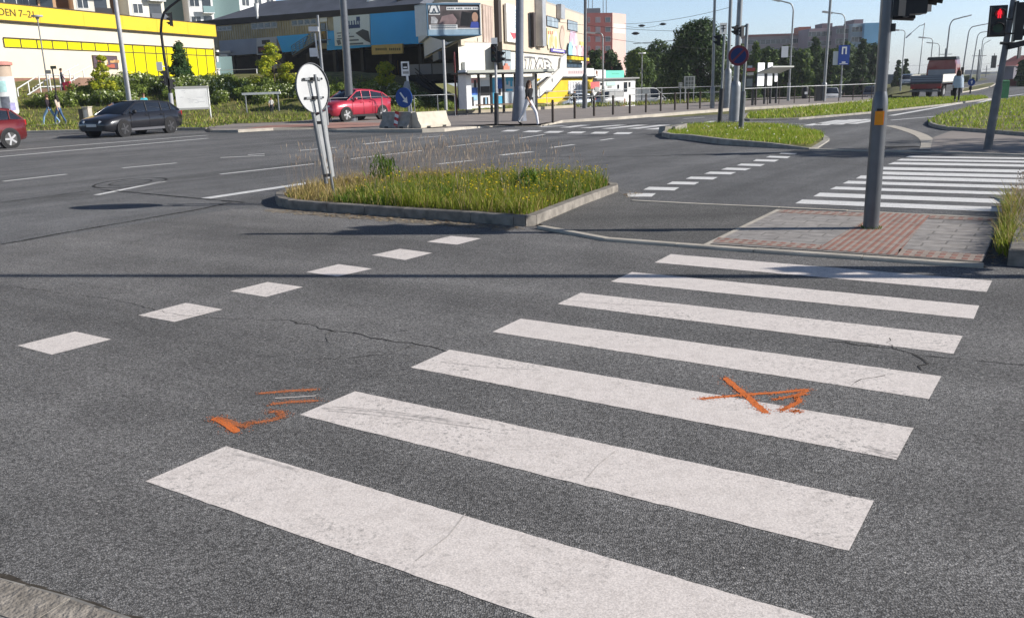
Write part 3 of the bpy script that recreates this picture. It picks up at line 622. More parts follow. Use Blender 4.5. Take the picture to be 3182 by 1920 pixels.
# ---- leaf clouds
def leafcloud(b,blobs,n,s,mi=(0,),droop=.3,fl=0,flm=1,fls=.05,seed=0):
    rs=random.Random(seed); tot=sum(r[3]*r[4]*r[5] for r in blobs)**1
    for bl in blobs:
        cx,cy,cz,rx,ry,rz=bl[:6]; k=int(n*(rx*ry*rz)/tot)+1
        for _ in range(k):
            while True:
                x,y,z=rs.uniform(-1,1),rs.uniform(-1,1),rs.uniform(-1,1); d=x*x+y*y+z*z
                if d<=1 and (d>.38 or rs.random()<.25): break
            jit=1+rs.gauss(0,.09); c=Vector((cx+x*rx*jit,cy+y*ry*jit,cz+z*rz*jit))
            nn=Vector((x+rs.gauss(0,.5),y+rs.gauss(0,.5),z+.5+rs.gauss(0,.5))).normalized(); a=nn.orthogonal().normalized(); a.rotate(Matrix.Rotation(rs.uniform(0,6.28),3,nn)); e=nn.cross(a)
            l=s*rs.uniform(.6,1.4); w=l*rs.uniform(.4,.7); dz=Vector((0,0,-droop*l))
            b.add([c-a*l*.5,c+e*w*.5,c+a*l*.55+dz,c-e*w*.5],[[0,1,2,3]],rs.choice(mi))
            if fl and rs.random()<fl and z>-.5 and d>.45:
                q=c+nn*.06; r=fls*rs.uniform(.6,1.5)
                b.add([q+a*r,q+e*r+nn*.02,q-a*r,q-e*r-nn*.02],[[0,1,2,3]],flm)
BUSH=[leafmat('bush_leaf',(0.14,0.20,0.035),(0.33,0.41,0.09),trans=.4),leafmat('bush_blossom',(0.42,0.46,0.27),(0.66,0.68,0.47),trans=.1),leafmat('bush_leaf_dark',(0.08,0.125,0.025),(0.19,0.25,0.05),trans=.35)]
protos=[]
for q in range(5):
    rs=random.Random(100+q); bl=[]
    for k in range(7):
        a=rs.uniform(0,6.28); d=rs.uniform(.1,.85); bl.append((math.cos(a)*d,math.sin(a)*d,rs.uniform(.35,.85),rs.uniform(.35,.6),rs.uniform(.35,.6),rs.uniform(.3,.5)))
    b=MB(); leafcloud(b,bl,1500,.17,(0,0,2),.35,(.15,.20,.09,.0,.12)[q],1,.065,200+q)
    me=b.build('flowering_bush',BUSH).data; o=bpy.data.objects['flowering_bush']; bpy.data.objects.remove(o); protos.append(me)
nb=[0]
def bush(u,v,s,kind=None,sz=1.0):
    p=GT(u,v,.05); q=kind if kind is not None else random.randrange(5)
    o=bpy.data.objects.new('flowering_bush' if q!=3 else 'green_bush',protos[q]); COL.objects.link(o); o.location=p; o.rotation_euler=(0,0,R(0,6)); o.scale=(s,s,s*sz)
    if q==3: tag(o,'dark green shrub without blossom on the planted bank','shrub','green shrubs on the bank')
    else: tag(o,'leafy shrub with clusters of white blossom on the planted bank','shrub','white flowering shrubs on the bank')
# rows of shrubs on the bank between the stairs and the tram stop
for u,vt,vb in [(105,308,335),(140,296,335),(175,288,334),(210,284,333),(245,282,330),(280,262,318),(320,250,312),(360,240,300),(400,236,296),(440,234,292),(480,238,292),(520,242,296),(350,285,328),(400,282,326),(560,250,300),(610,246,296),(660,248,300),(700,250,300),(690,284,324),(750,270,312),(800,262,308),(850,264,308),(900,262,306),(950,256,300),(990,250,296),(720,262,300),(780,256,298),(860,250,296),(1045,262,300),(1080,255,300),(1120,258,300),(1165,262,305),(1060,290,325),(1110,296,330),(1150,300,332),(1200,290,325),(1235,270,318),(1270,268,312),(1300,285,325),(1330,297,330),(1360,308,338),(1385,316,345),(1250,300,335),(1290,308,340),(580,272,310),(420,262,306),(575,236,288),(615,234,286),(655,232,284),(695,236,286),(735,244,288),(775,246,288),(815,250,288),(880,244,286),(920,246,286),(300,280,325),(540,276,312),(1010,276,312),(820,284,322),(940,282,318)]:
    y=GT(u,vb,.05).y; bush(u,vb,(vb-vt)*y/FPX/1.15*R(.92,1.08),random.choice((0,1,2,4,3,3)))
def tree(name,label,cat,base,H,blobs,n,ls,mats,tr=.12,group=None,trunkH=None,seed=1,limbs=6,droop=.3,trm=None):
    r=thing(name,label,cat,base,0,group); rs=random.Random(seed)
    b=MB(); th=trunkH or H*.75
    b.tube([(0,0,-.1),(.02*H*rs.uniform(-1,1),.01,th*.5),(.03*H*rs.uniform(-1,1),0,th)],[tr*1.2,tr*.8,tr*.25],8)
    for k in range(limbs):
        bl=blobs[rs.randrange(len(blobs))]; z=th*rs.uniform(.35,.85); b.tube([(0,0,z),(bl[0]*.5,bl[1]*.5,(z+bl[2])*.5+.1),(bl[0]*.9,bl[1]*.9,bl[2])],[tr*.45,tr*.28,tr*.08],6)
    b.build('trunk',trm or mat('bark',(0.10,0.08,0.06),0.9,0,0.3,8),r)
    c=MB(); leafcloud(c,blobs,n,ls,tuple(range(len(mats))),droop,seed=seed); c.build('crown',mats,r)
    return r
LY=[leafmat('lime_leaf',(0.32,0.34,0.015),(0.55,0.53,0.04),trans=.4),leafmat('lime_leaf_green',(0.20,0.27,0.015),(0.36,0.41,0.03),trans=.4)]
def young(u,v,ut,vt,wpx,label,seed,mats=LY,n=1500):
    p=GT(u,v,.05); t=P(ut,vt,p.y); H=t.z-p.z; w=wpx*p.y/FPX/2; rs=random.Random(seed); bl=[]
    for k in range(26):
        f=rs.random(); z=H*(.30+.68*f); rad=w*(1.0-.78*f)*rs.uniform(.35,1.05); a=rs.uniform(0,6.28)
        bl.append((math.cos(a)*rad,math.sin(a)*rad,z,w*.30,w*.30,w*.19))
    tree('young_tree',label,'tree',p,H,bl,int(n*1.3),.19,mats,.05,'young yellow-green trees on the bank',H*.9,seed,10,.1)
young(328,322,310,176,78,'slim yellow-green young tree before the blank cream wall',11)
young(858,300,875,138,128,'bushy yellow-green young tree above the round sign',12,n=2300)
young(1202,300,1205,196,100,'small yellow-green young tree between the big pole and the bus stop sign',13)
p=GT(568,278,.05); H=P(560,135,p.y).z-p.z; w=84*p.y/FPX/2
bl=[(R(-.35,.35)*w*(1.25-f),R(-.35,.35)*w,H*(.08+.88*f),w*(.80-.5*f),w*(.80-.5*f),H*.11) for f in [i/13 for i in range(14)]]
tree('conifer','dense dark green conifer in front of the yellow windows','tree',p,H,bl,6000,.20,[leafmat('conifer_leaf',(0.015,0.045,0.012),(0.045,0.10,0.02))],.08,seed=5)
LD=[leafmat('tree_leaf_dark',(0.012,0.032,0.010),(0.05,0.088,0.02)),leafmat('tree_leaf_mid',(0.03,0.065,0.014),(0.075,0.125,0.025))]
LM=[leafmat('tree_leaf_mid',(0.03,0.065,0.014),(0.075,0.125,0.025)),leafmat('tree_leaf_light',(0.06,0.105,0.016),(0.14,0.195,0.03))]
def bigtree(name,label,u0,u1,vtop,vbase,y,mats,n,seed,group=None,shape='round',z0=0.1,ls=.26):
    uc=(u0+u1)/2; c=P(uc,vbase,y); top=P(uc,vtop,y); z0=z0+DIP(c.x,y); base=Vector((c.x,y,z0)); H=top.z-z0; w=(u1-u0)*y/FPX/2*1.08; rs=random.Random(seed); bl=[]
    for k in range(64 if shape!='dome' else 130):
        f=rs.random()
        if shape=='dome':
            a=rs.uniform(0,6.28); t=rs.uniform(0,1)**.8; ph=t*1.5; q=rs.uniform(.55,.86); s=w*.30; bl.append((math.cos(a)*w*q*math.cos(ph),math.sin(a)*w*q*math.cos(ph),H*.28+H*.70*q*math.sin(ph)-.1*s if rs.random()<.8 else H*rs.uniform(.06,.3),s,s,s*.9)); continue
        if shape=='round': zf=.04+.92*f; rr=w*math.sqrt(max(.05,1-((zf-.42)/.58)**2)) if zf>.42 else w*(.75+.25*zf/.42)
        elif shape=='cone': zf=.03+.93*f; rr=w*(1.12-f*.95)
        else: zf=.05+.90*f; rr=w*(.75+.25*math.sin(f*9+seed))*(1-.55*f*f)
        a=rs.uniform(0,6.28); d=rr*rs.uniform(.35,.85); s=w*rs.uniform(.26,.42)*(1-.45*f if shape!='round' else 1)
        bl.append((math.cos(a)*d,math.sin(a)*d,H*zf-s*.2,s,s,min(H*.12,s*.95)))
    return tree(name,label,'tree',base,H,bl,int(n*2.8),ls*1.2,mats,max(.12,H*.022),group,None,seed)
bigtree('broadleaf_tree','huge dark rounded tree rising behind the tram stop railing',2062,2266,36,300,84,LD,11000,21,None,'dome',z0=0,ls=.24)
bigtree('broadleaf_tree','lower bushy tree beside the pink tower, left of the huge dark tree',1935,2030,150,300,104,LM,3000,22,'trees left of the huge dark tree')
bigtree('broadleaf_tree','green tree touching the left side of the huge dark tree',1992,2100,128,300,112,LD+LM,3600,23,'trees left of the huge dark tree')
bigtree('broadleaf_tree','dark tree half hiding the red-brown tower block',1822,1885,150,290,105,LD,2600,24,'trees before the tower block')
bigtree('broadleaf_tree','dark leafy tree under the pink side of the tower block',1868,1935,140,290,112,LD,2600,25,'trees before the tower block')
row=[(2262,2330,130,300,100,LM,'cone','light green pointed tree right of the no-stopping sign'),(2318,2368,118,300,96,LM,'cone','narrow bright green tree just left of the shelter with white posters'),(2355,2425,150,300,106,LD+LM,'round','rounded green tree behind the shelter with white posters'),(2405,2470,140,300,108,LD,'round','dark round tree behind the pole with the white sign back'),
 (2450,2530,150,300,104,LM,'round','mid green tree between two tall poles behind the railing'),(2490,2560,110,300,112,LD,'cone','dark pointed spruce before the purple flats'),(2545,2610,150,300,104,LM+LD,'round','bushy green tree left of the blue sign'),(2590,2650,120,300,110,LD,'cone','dark pointed spruce behind the blue sign'),(2640,2700,112,300,108,LD,'cone','tall dark spruce right of the blue sign'),(2680,2740,140,300,112,LD,'cone','dark spruce before the light blue building'),
 (2770,2800,186,290,128,LD,'cone','small far spruce just right of the near signal pole'),(2793,2822,182,290,140,LD,'cone','farther slim spruce second right of the near signal pole'),(2822,2860,262,296,125,LM,'round','low light green bush left of the truck')]
for i,(u0,u1,vt,vb,y,m,sh,lab) in enumerate(row): bigtree('broadleaf_tree' if sh=='round' else 'pointed_tree',lab,u0,u1,vt,vb,y,m,2600 if u1-u0>50 else 1100,40+i,'row of trees behind the tram stop',sh,z0=0,ls=.27)
bigtree('broadleaf_tree','dark tree at the right edge beside the red-roofed house',3155,3215,168,290,95,LD,2600,71,'trees at the right edge',z0=0)
bigtree('broadleaf_tree','small dark tree in the distance behind the truck cab',2990,3020,236,268,150,LD,500,72,'far roadside trees',z0=0)
for i,(u0,u1,vt,y,m,lab) in enumerate([(2300,2420,158,118,LM,'broad back-row tree left of the shelter with white posters'),(2390,2500,150,120,LD,'broad back-row tree behind the white sign back'),(2480,2590,146,121,LM+LD,'broad back-row tree below the mauve flats'),(2570,2670,140,119,LD,'broad back-row tree behind the blue sign'),(2640,2745,138,122,LD,'broad back-row tree before the light blue gable')]): bigtree('broadleaf_tree',lab,u0,u1,vt,300,y,m,3600,60+i,'row of trees behind the tram stop','round',z0=0,ls=.30)
# trees just outside the right of the frame that shade the far pavement
for i,(x,y,h,w,lab) in enumerate([(19.0,18.6,5.4,2.3,'broad tree outside the frame shading the right pavement'),(24.0,20.3,6.4,2.6,'taller tree outside the frame behind the shading tree')]):
    bl=[(R(-.7,.7)*w,R(-.7,.7)*w*.5,h*R(.38,.95),w*.4,w*.4,w*.36) for _ in range(18)]
    tree('broadleaf_tree',lab,'tree',(x,y,.08),h,bl,2600,.26,LM,.2,seed=80+i)
# ================================================================== STREET FURNITURE
def pole(name,label,base,H,r0,r1,m=POLEG,group=None,cat='pole',sleeve=None,lean=(0,0),n=12,extra=None):
    """tapered shaft, with an optional thick sleeve (height, radius) at its foot"""
    r=thing(name,label,cat,base,0,group); b=MB(); lx,ly=lean
    b.tube([(0,0,-.05),(lx*.5,ly*.5,H*.5),(lx,ly,H)],[r0,(r0+r1)/2,r1],n); b.build('shaft',m,r)
    if sleeve:
        h,rr=sleeve[0],sleeve[1]; rb=sleeve[2] if len(sleeve)>2 else rr; f=lambda z:(lx*z/H,ly*z/H)
        b=MB(); ri=r0+(r1-r0)*h/H
        b.tube([(0,0,-.06),(*f(h*.9),h*.9),(*f(h),h),(*f(h*1.06),h*1.06)],[rb,rr,rr*.95,ri*1.02],n+4); b.build('sleeve',m,r)
    return r
def zat(base,u,v): return P(u,v,base.y).z-base.z
def signal_head(r,c,face,lenses,lit=None,name='signal_head',s=1.0,visor=.24):
    """black lamp box with round lenses and hooded visors; face = unit vector the lamps look along"""
    f=Vector((face[0],face[1],0)).normalized(); side=Vector((-f.y,f.x,0)); c=Vector(c); n=len(lenses); h=.30*s
    b=MB(); b.obox(c,f*.10*s,side*.155*s,(0,0,h*n/2),0)
    b.obox(c-f*.085*s,f*.02*s,side*.175*s,(0,0,h*n/2+.03),0); hd=b.build(name,BLACK,r)
    for i,l in enumerate(lenses):
        z=(n/2-.5-i)*h; q=c+f*.105*s+Vector((0,0,z))
        b=MB(); b.cyl(q,f,.10*s,.02,18); lm=mat('lens_'+l,{'red':(.05,.006,.006),'amber':(.06,.035,.004),'green':(.004,.04,.02),'dark':(.01,.01,.01)}[l],0.2)
        if lit==i: lm=mat('lens_glow_dark',(0.05,0.004,0.004),0.3,emit=(0.5,0.01,0.01,0.35))
        b.build('lens',lm,hd)
        b=MB(); k=11; a0=math.radians(200); vs=[];fs=[]
        for j in range(k):
            a=math.radians(-20)+a0*0+math.radians(220)*j/(k-1); d=side*math.cos(a)+Vector((0,0,1))*math.sin(a); L_=visor*s*(.45+.55*max(0,math.sin(a)))
            vs+=[q+d*.115*s,q+d*.118*s+f*L_-Vector((0,0,.04*s))*(L_/.24)]
        for j in range(k-1): fs.append([2*j,2*j+1,2*j+3,2*j+2])
        b.add(vs,fs,0,True); o=b.build('visor',BLACK,hd)
        md=o.modifiers.new('t','SOLIDIFY'); md.thickness=.008
    return hd
def fig(b,c,f,s,mi=0):       # standing man on a signal lens
    f=Vector((f[0],f[1],0)).normalized(); sd=Vector((-f.y,f.x,0)); c=Vector(c); up=Vector((0,0,1))
    P2=lambda x,z:c+sd*x*s+up*z*s
    b.disc(c+up*.075*s,f,.018*s,10,mi)
    for q in ([(-.022,.052),(.022,.052),(.03,-.01),(-.03,-.01)],[(-.026,-.01),(-.002,-.01),(-.008,-.085),(-.03,-.085)],[(.002,-.01),(.026,-.01),(.03,-.085),(.008,-.085)],[(-.022,.05),(-.03,.045),(-.045,-.02),(-.036,-.025)],[(.022,.05),(.03,.045),(.045,-.02),(.036,-.025)]):
        b.poly([P2(x,z) for x,z in q],mi)
# ---- near signal pole on the refuge
nb_=Vector((4.04,9.68,.03))
r=pole('signal_pole','thick grey signal pole on the paved refuge with an orange push-button box',nb_,3.72,.062,.055,POLEG,None,'signal pole',(1.40,.083,.083),n=20)
f=Vector((-.35,-.94,0)); sd=Vector((.94,-.35,0)); c=Vector((0,0,1.215))+f*.085
b=MB(); b.obox(c+Vector((0,0,-.005)),f*.028,sd*.045,(0,0,.072),0); b.obox(c+f*.012,f*.024,sd*.036,(0,0,.060),0); bb=b.build('button_box',ORANGE,r)
b=MB(); b.obox(c+f*.0+Vector((0,0,.082)),f*.02,sd*.03,(0,0,.012)); b.build('button_cap',BLACK,bb)
hx=Vector((.285,.02,2.74)); signal_head(r,hx,(.97,-.22),('red','amber','green'),s=1.05,visor=.30)
signal_head(r,(.44,.37,2.76),(.75,.66),('red','amber','green'),s=1.0,visor=.28)
b=MB(); b.tube([(.05,0,3.18),(.25,.0,3.18)],.018,8); b.build('bracket',BLACK,r); b=MB(); b.tube([(.05,0,2.235),(.30,.0,2.24)],.018,8); b.build('bracket',BLACK,r)
b=MB(); b.tube([(.03,.05,2.24),(.44,.36,2.24)],.018,8); b.build('bracket',BLACK,r)
b=MB(); b.box(.035,-.05,2.10,.085,.05,2.18); b.build('clamp',BLACK,r)
b=MB()
for k in range(70): 
    a=R(0,6.28); blade(b,math.cos(a)*R(.08,.12),math.sin(a)*R(.08,.12),-.01,R(.03,.08),.008,.6,0)
b.build('moss_tuft',[GR[2]],r)
# ---- pole outside the frame that throws the long straight shadow over the crossing
ob=Vector((7.9,6.74,.0))
r=pole('mast_pole','tall grey mast outside the frame throwing the long thin shadow',ob,9.2,.085,.06,POLEG,None,'signal pole',(1.4,.10),n=14)
signal_head(r,(-.02,.3,2.35),(.2,-.98),('red','amber','green'),s=.9); b=MB(); b.tube([(0,.05,2.0),(0,.3,2.0)],.02,6); b.build('bracket',BLACK,r)
# ---- far signal pole with the lit red figure
fb=G(3068,465); tp=P(3150,0,fb.y); L_=(tp.x-fb.x)
r=pole('signal_pole','dark leaning signal pole with a lit red pedestrian figure',fb,tp.z+.5,.072,.058,GALVD,None,'signal pole',(zat(fb,3100,275),.088),lean=(L_*(tp.z+.5)/tp.z,0),n=16)
hz=lambda u,v:P(u,v,fb.y-.12)-fb
A=hz(3101,47);
f=Vector((-.35,-.94,0)).normalized()
mid=(hz(3101,20)+hz(3101,112))/2; hh=(hz(3101,20).z-hz(3101,112).z)
signal_head(r,mid,f,('red','green'),s=hh/.62,visor=.2)
b=MB(); q=mid+Vector((0,0,.15*hh/.62))+f*(.12*hh/.62+.012); b.disc(q,f,.092*hh/.62,18,0); fig(b,q+f*.01-Vector((0,0,.0)),f,1.15,1); b.build('red_figure',[mat('lens_dim_red',(0.06,0.004,0.004),0.4,emit=(0.30,0.005,0.008,.12)),mat('red_figure_glow',(0.4,0.01,0.01),0.4,emit=(1.0,0.02,0.04,.75))],r)
m2=(hz(3160,22)+hz(3160,112))/2+Vector((.10,.1,0)); signal_head(r,m2,(.93,-.36),('red','amber','green'),s=.86,visor=.28)
m3=hz(3150,135)+Vector((.12,-.05,-.02)); b=MB(); b.obox(m3,(.22,-.05,.05),(.02,.08,0),(0,0,.06)); b.tube([hz(3108,135),m3],.03,8); b.build('lower_bracket',BLACK,r)
b=MB(); b.tube([hz(3125,60),hz(3145,60)],.02,6); b.build('bracket',BLACK,r); b=MB(); b.tube([hz(3120,105),hz(3150,105)],.02,6); b.build('bracket',BLACK,r)
# ---- leaning round sign seen from behind
sb=G(1042,632); top=P(978,232,sb.y-.15); r=thing('round_traffic_sign','round traffic sign seen from behind on a leaning double post','road sign',(sb.x,sb.y,.09))
o=Vector((sb.x,sb.y,.09)); loc=lambda u,v,y:P(u,v,y)-o
n_=Vector((.87,-.48,.05)).normalized(); sd=Vector((.48,.87,0)).normalized()
dc=loc(977,274,sb.y-.12)
pd=(top-o).normalized()
b=MB(); b.tube([(0,0,-.1),top-o],.022,10); b.build('post',GALV,r)
p2=Vector((-.07,-.03,0)); 
b=MB(); b.tube([p2+pd*.22+Vector((-.02,.02,0)),p2+(top-o)*.96+Vector((-.055,.02,0))],.030,10); b.build('post',GALV,r)
b=MB(); c0=dc-n_*.045; b.cyl(c0,n_,.355,.006,40,0,0)
vs=[];fs=[]; a=n_.cross(Vector((0,0,1))).normalized(); e=n_.cross(a); k=44
for j in range(k):
    d=a*math.cos(2*math.pi*j/k)+e*math.sin(2*math.pi*j/k); vs+=[c0+d*.355-n_*.004,c0+d*.362+n_*.028,c0+d*.352+n_*.026]
for j in range(k):
    i0=3*j;i1=3*((j+1)%k); fs+= [[i0,i1,i1+1,i0+1],[i0+1,i1+1,i1+2,i0+2]]
b.add(vs,fs,1,True); disc=b.build('disc',[mat('sign_back_grey',(0.42,0.425,0.43),0.55,0.0,0.06,5),GALVD],r)
for z in (.13,-.14):
    b=MB(); q=c0+n_*.02+Vector((0,0,z)); b.obox(q,a*.20,n_*.012,e*.016); b.build('bracket',GALV,disc)
    b=MB()
    for s_ in (-.19,.19): b.cyl(q+a*s_+n_*.012,n_,.016,.014,8)
    b.build('bolt',BLACK,disc)
    b=MB(); b.obox(q+a*.0+n_*.03,a*.055,n_*.03,e*.022); b.build('clamp',DARK,disc)
# narrow curled guard plate on the far side of the posts
b=MB(); lft=[(980,362),(984,400),(990,445),(996,485),(1002,520),(1009,560)]; rgt=[(1013,345),(1017,390),(1023,440),(1031,480),(1036,520),(1040,548)]
yy=sb.y+.06; LV=[loc(u,v,yy) for u,v in lft]; RV=[loc(u,v,yy+.05) for u,v in rgt]
for i in range(5): b.quad(LV[i],LV[i+1],RV[i+1],RV[i],0)
o_=b.build('guard_plate',[mat('guard_plate_white',(0.58,0.585,0.58),0.5,0,0.1,4)],r); md=o_.modifiers.new('t','SOLIDIFY'); md.thickness=.012
for u,v in ((988,382),(1016,545)): b=MB(); q=loc(u,v,sb.y-.03); b.obox(q,(.05,.01,0),(0,.035,0),(0,0,.022)); b.build('clamp',DARK,r)
# ---- poles of the junction, each with what it carries
def P_pole(name,label,bu,bv,tu,r0,r1,Htot,m=POLEG,sleeve=None,cat='lamp post',group=None,z0=.1,terrain=False):
    base=GT(bu,bv,z0) if terrain else G(bu,bv,z0)
    t=P(tu,0,base.y); lean=(t.x-base.x)*Htot/(t.z-base.z) if tu is not None else 0
    # keep only lean that the perspective of a vertical pole does not explain
    return pole(name,label,base,Htot,r0,r1,m,group,cat,sleeve,(max(-.03*Htot,min(.03*Htot,lean)),0)),base
P_pole('tram_pole','thick grey tram pole with a flared foot behind the parked red car',1090,377,1066,.22,.13,11,sleeve=(1.2,.29,.36),cat='tram pole')
P_pole('tram_pole','very thick dark grey tram pole with a wide foot beside the walking woman',1613,377,1622,.19,.145,11,mat('blue_grey_pole',(0.15,0.165,0.20),0.5,0.1,0.1,5),sleeve=(1.42,.24,.34),cat='tram pole')
P_pole('street_pole','plain tall pale pole rising behind the dark estate car',412,392,358,.13,.095,11,mat('pale_pole',(0.40,0.40,0.41),0.5,0.1,0.08,5),cat='lamp post',terrain=True)
P_pole('street_pole','dark pole with a thick foot before the kiosks with the mint sign',1817,338,1819,.10,.085,10,GALVD,sleeve=(2.0,.16),cat='lamp post')
r,p=P_pole('tram_pole','slim pale pole directly before the huge dark tree',2213,337,2221,.085,.06,11,GALV,sleeve=(1.1,.13),cat='tram pole')
r,p=P_pole('tram_pole','grey pole with flared foot between the white cross sign and the no-stopping sign',2258,336,2271,.11,.085,11,GALV,sleeve=(2.0,.20,.23),cat='tram pole')
r,p=P_pole('tram_pole','stout grey tram pole with a wide pale foot behind the no-stopping sign',2281,372,2300,.12,.085,11,GALV,sleeve=(1.40,.20,.225),cat='tram pole')
r,p=P_pole('tram_pole','tall pole with a dark box at its foot left of the blue sign',2558,314,2581,.10,.07,11,GALV,cat='tram pole',sleeve=(1.1,.16))
b=MB(); b.box(-.55,-.2,0,-.2,.15,1.05); b.build('control_box',DARK,r)
r,p=P_pole('tram_pole','thin pole between the blue sign and the near signal pole',2722,304,2740,.10,.07,8,GALV,cat='tram pole',sleeve=(1.2,.15)); b=MB(); b.tube([(0,0,3.9),(.3,-.1,4.0)],.02,5); b.ball((.35,-.1,3.85),.14,8); b.build('lantern',GALV,r)
r,p=P_pole('tram_pole','thin pale pole half hidden by the near signal pole',2736,300,2766,.08,.06,11,mat('pale_pole',(0.4,0.4,0.4)),cat='tram pole')
# ---- lamp posts with a bent arm
def lamp(label,bu,bv,tu,tv,au,av,r0=.07,y=None,m=GALV,group='lamp posts along the road',z0=0.0,heavy=0):
    base=G(bu,bv,z0) if y is None else Vector((P(bu,bv,y).x,y,z0))
    t=P(tu,tv,base.y)-base; a=P(au,av,base.y)-base
    r=thing('street_lamp',label,'street lamp',base,0,group)
    b=MB(); bend=Vector((a.x-t.x,0,a.z-t.z)); rad=abs(bend.x)*.35
    pts=[(0,0,-.05),(t.x*.5,0,t.z*.5),(t.x*.97,0,t.z-rad*.9)]; sgn=1 if a.x>t.x else -1
    for k in range(1,7):
        q=k/6*math.pi/2; pts.append((t.x+sgn*rad*(1-math.cos(q)),0,t.z-rad*.9+(rad+ (a.z-t.z)*.5)*math.sin(q)))
    pts.append((a.x,0,a.z))
    n=len(pts); b.tube(pts,[r0,r0*.85,r0*.7]+[r0*.6]*(n-4)+[r0*.5],8); b.build('shaft',m,r)
    b=MB(); d=Vector((a.x-pts[-2][0],0,a.z-pts[-2][2])).normalized(); b.obox(Vector((a.x,0,a.z-.02))+d*.25,d*.34,(0,.13,0),(0,0,.06)); b.build('lantern',mat('lantern_grey',(0.36,0.36,0.37),0.4),r)
    b=MB(); b.tube([(0,0,0),(0,0,1.3)],r0*1.5,8); b.build('sleeve',m,r)
    return r
r=lamp('lamp post with the bent arm left, carrying a white sign back above the railing',2449,319,2466,22,2419,2,.075)
b=MB(); A=P(2428,145,r.location.y)-r.location; B_=P(2447,179,r.location.y)-r.location; b.box(A.x,-.1,B_.z,B_.x,-.07,A.z); b.build('sign_plate',mat('sign_back_pale',(0.55,0.57,0.6),0.5),r)
b=MB(); b.tube([(B_.x,-.08,(A.z+B_.z)/2+.3),(B_.x+.42,0,(A.z+B_.z)/2+.3)],.02,5);b.tube([(B_.x,-.08,(A.z+B_.z)/2-.3),(B_.x+.42,0,(A.z+B_.z)/2-.3)],.02,5); b.build('bracket',GALV,r)
r=lamp('lamp post with the bent arm left, carrying a blue sign',2610,309,2627,52,2582,40,.06)
y_=r.location.y; A=P(2605,142,y_)-r.location; B_=P(2636,202,y_)-r.location
pn=thing('information_sign','tall blue traffic sign with white symbol on a lamp post','road sign',r.location+Vector((0,-.12,0)))
b=MB(); b.box(A.x,-.02,B_.z,B_.x,.02,A.z,0); W_=B_.x-A.x; Hh=A.z-B_.z
b.box(A.x+.1,-.026,B_.z+.05,B_.x-.1,-.021,B_.z+.09,1); bd=b.build('sign_plate',[BLUE,WHITE],pn)
b=MB(); cx=(A.x+B_.x)/2
b.box(cx-W_*.22,-.03,A.z-Hh*.46,cx-W_*.10,-.022,A.z-Hh*.10); b.box(cx+W_*.10,-.03,A.z-Hh*.46,cx+W_*.22,-.022,A.z-Hh*.10); b.box(cx-W_*.22,-.033,A.z-Hh*.16,cx+W_*.22,-.0225,A.z-Hh*.08); b.box(cx-W_*.16,-.03,B_.z+Hh*.10,cx+W_*.16,-.022,B_.z+Hh*.16); b.build('white_symbol',WHITE,pn)
b=MB(); b.box(A.x-.35,.03,B_.z,A.x+.02,.05,B_.z+.95); b.build('back_plate',mat('pale_plate',(0.6,0.62,0.6),0.5),pn)
lamp('slim lamp post with left arm just right of the near signal pole',2797,288,2813,98,2790,94,.055)
lamp('tall bare pole with twin arms left of the truck',2850,275,2875,58,2829,106,.06)
lamp('thin pole with left arm behind the truck tailgate',2884,275,2899,124,2873,118,.07,y=95)
lamp('faint far pole with left arm above the truck bed',2915,260,2920,140,2893,134,.08,y=125)
lamp('tallest lamp post rising behind the truck with its arm to the right',2930,270,2952,72,3001,52,.11,y=100)
lamp('second lamp post right of the truck, arm to the right',2985,265,3011,92,3056,77,.11,y=122)
lamp('third lamp post in the receding row, arm to the right',3014,262,3038,108,3075,97,.11,y=145)
lamp('fourth lamp post in the receding row, arm to the right',3038,258,3054,124,3076,111,.11,y=170)
lamp('smallest and farthest lamp post of the receding row',3043,255,3056,142,3070,130,.10,y=200)
lamp('curved lamp post before the red-brown tower block',1874,330,1873,108,1846,103,.09,y=76)
# straight catenary poles farther off
for u,y,vt,lab in [(3035,150,155,'dark catenary mast at the start of the far verge'),(2930,165,152,'small far catenary mast with short crossarm above the truck cab'),(3062,260,205,'tiny far mast near the vanishing point')]:
    base=Vector((P(u,250,y).x,y,0)); H=P(u,vt,y).z; r=pole('catenary_mast',lab,base,H,.14,.10,GALVD,'far catenary masts','mast'); b=MB(); b.tube([(-1.2,0,H-1),(1.2,0,H-1)],.05,5); b.build('crossarm',GALVD,r)
base=Vector((P(2045,300,118).x,118,0)); H=P(2048,132,118).z; r=pole('catenary_mast','slim mast with a wide crossarm before the lower bushy trees',base,H,.11,.09,GALV,'far catenary masts','mast'); b=MB(); b.tube([(-3.3,0,H-.1),(3.2,0,H+.2)],.045,5); b.build('crossarm',GALVD,r)
base=G(1994,303+14,.0); base=Vector((P(1994,310,82).x,82,0)); H=P(1997,166,82).z
r=pole('park_lamp','short lamp with a flat round cap right of the mint sign',base,H,.06,.05,GALV,None,'street lamp'); b=MB(); b.cyl((0,0,H),(0,0,1),.33,.10,12); b.build('lantern',WHITE,r)
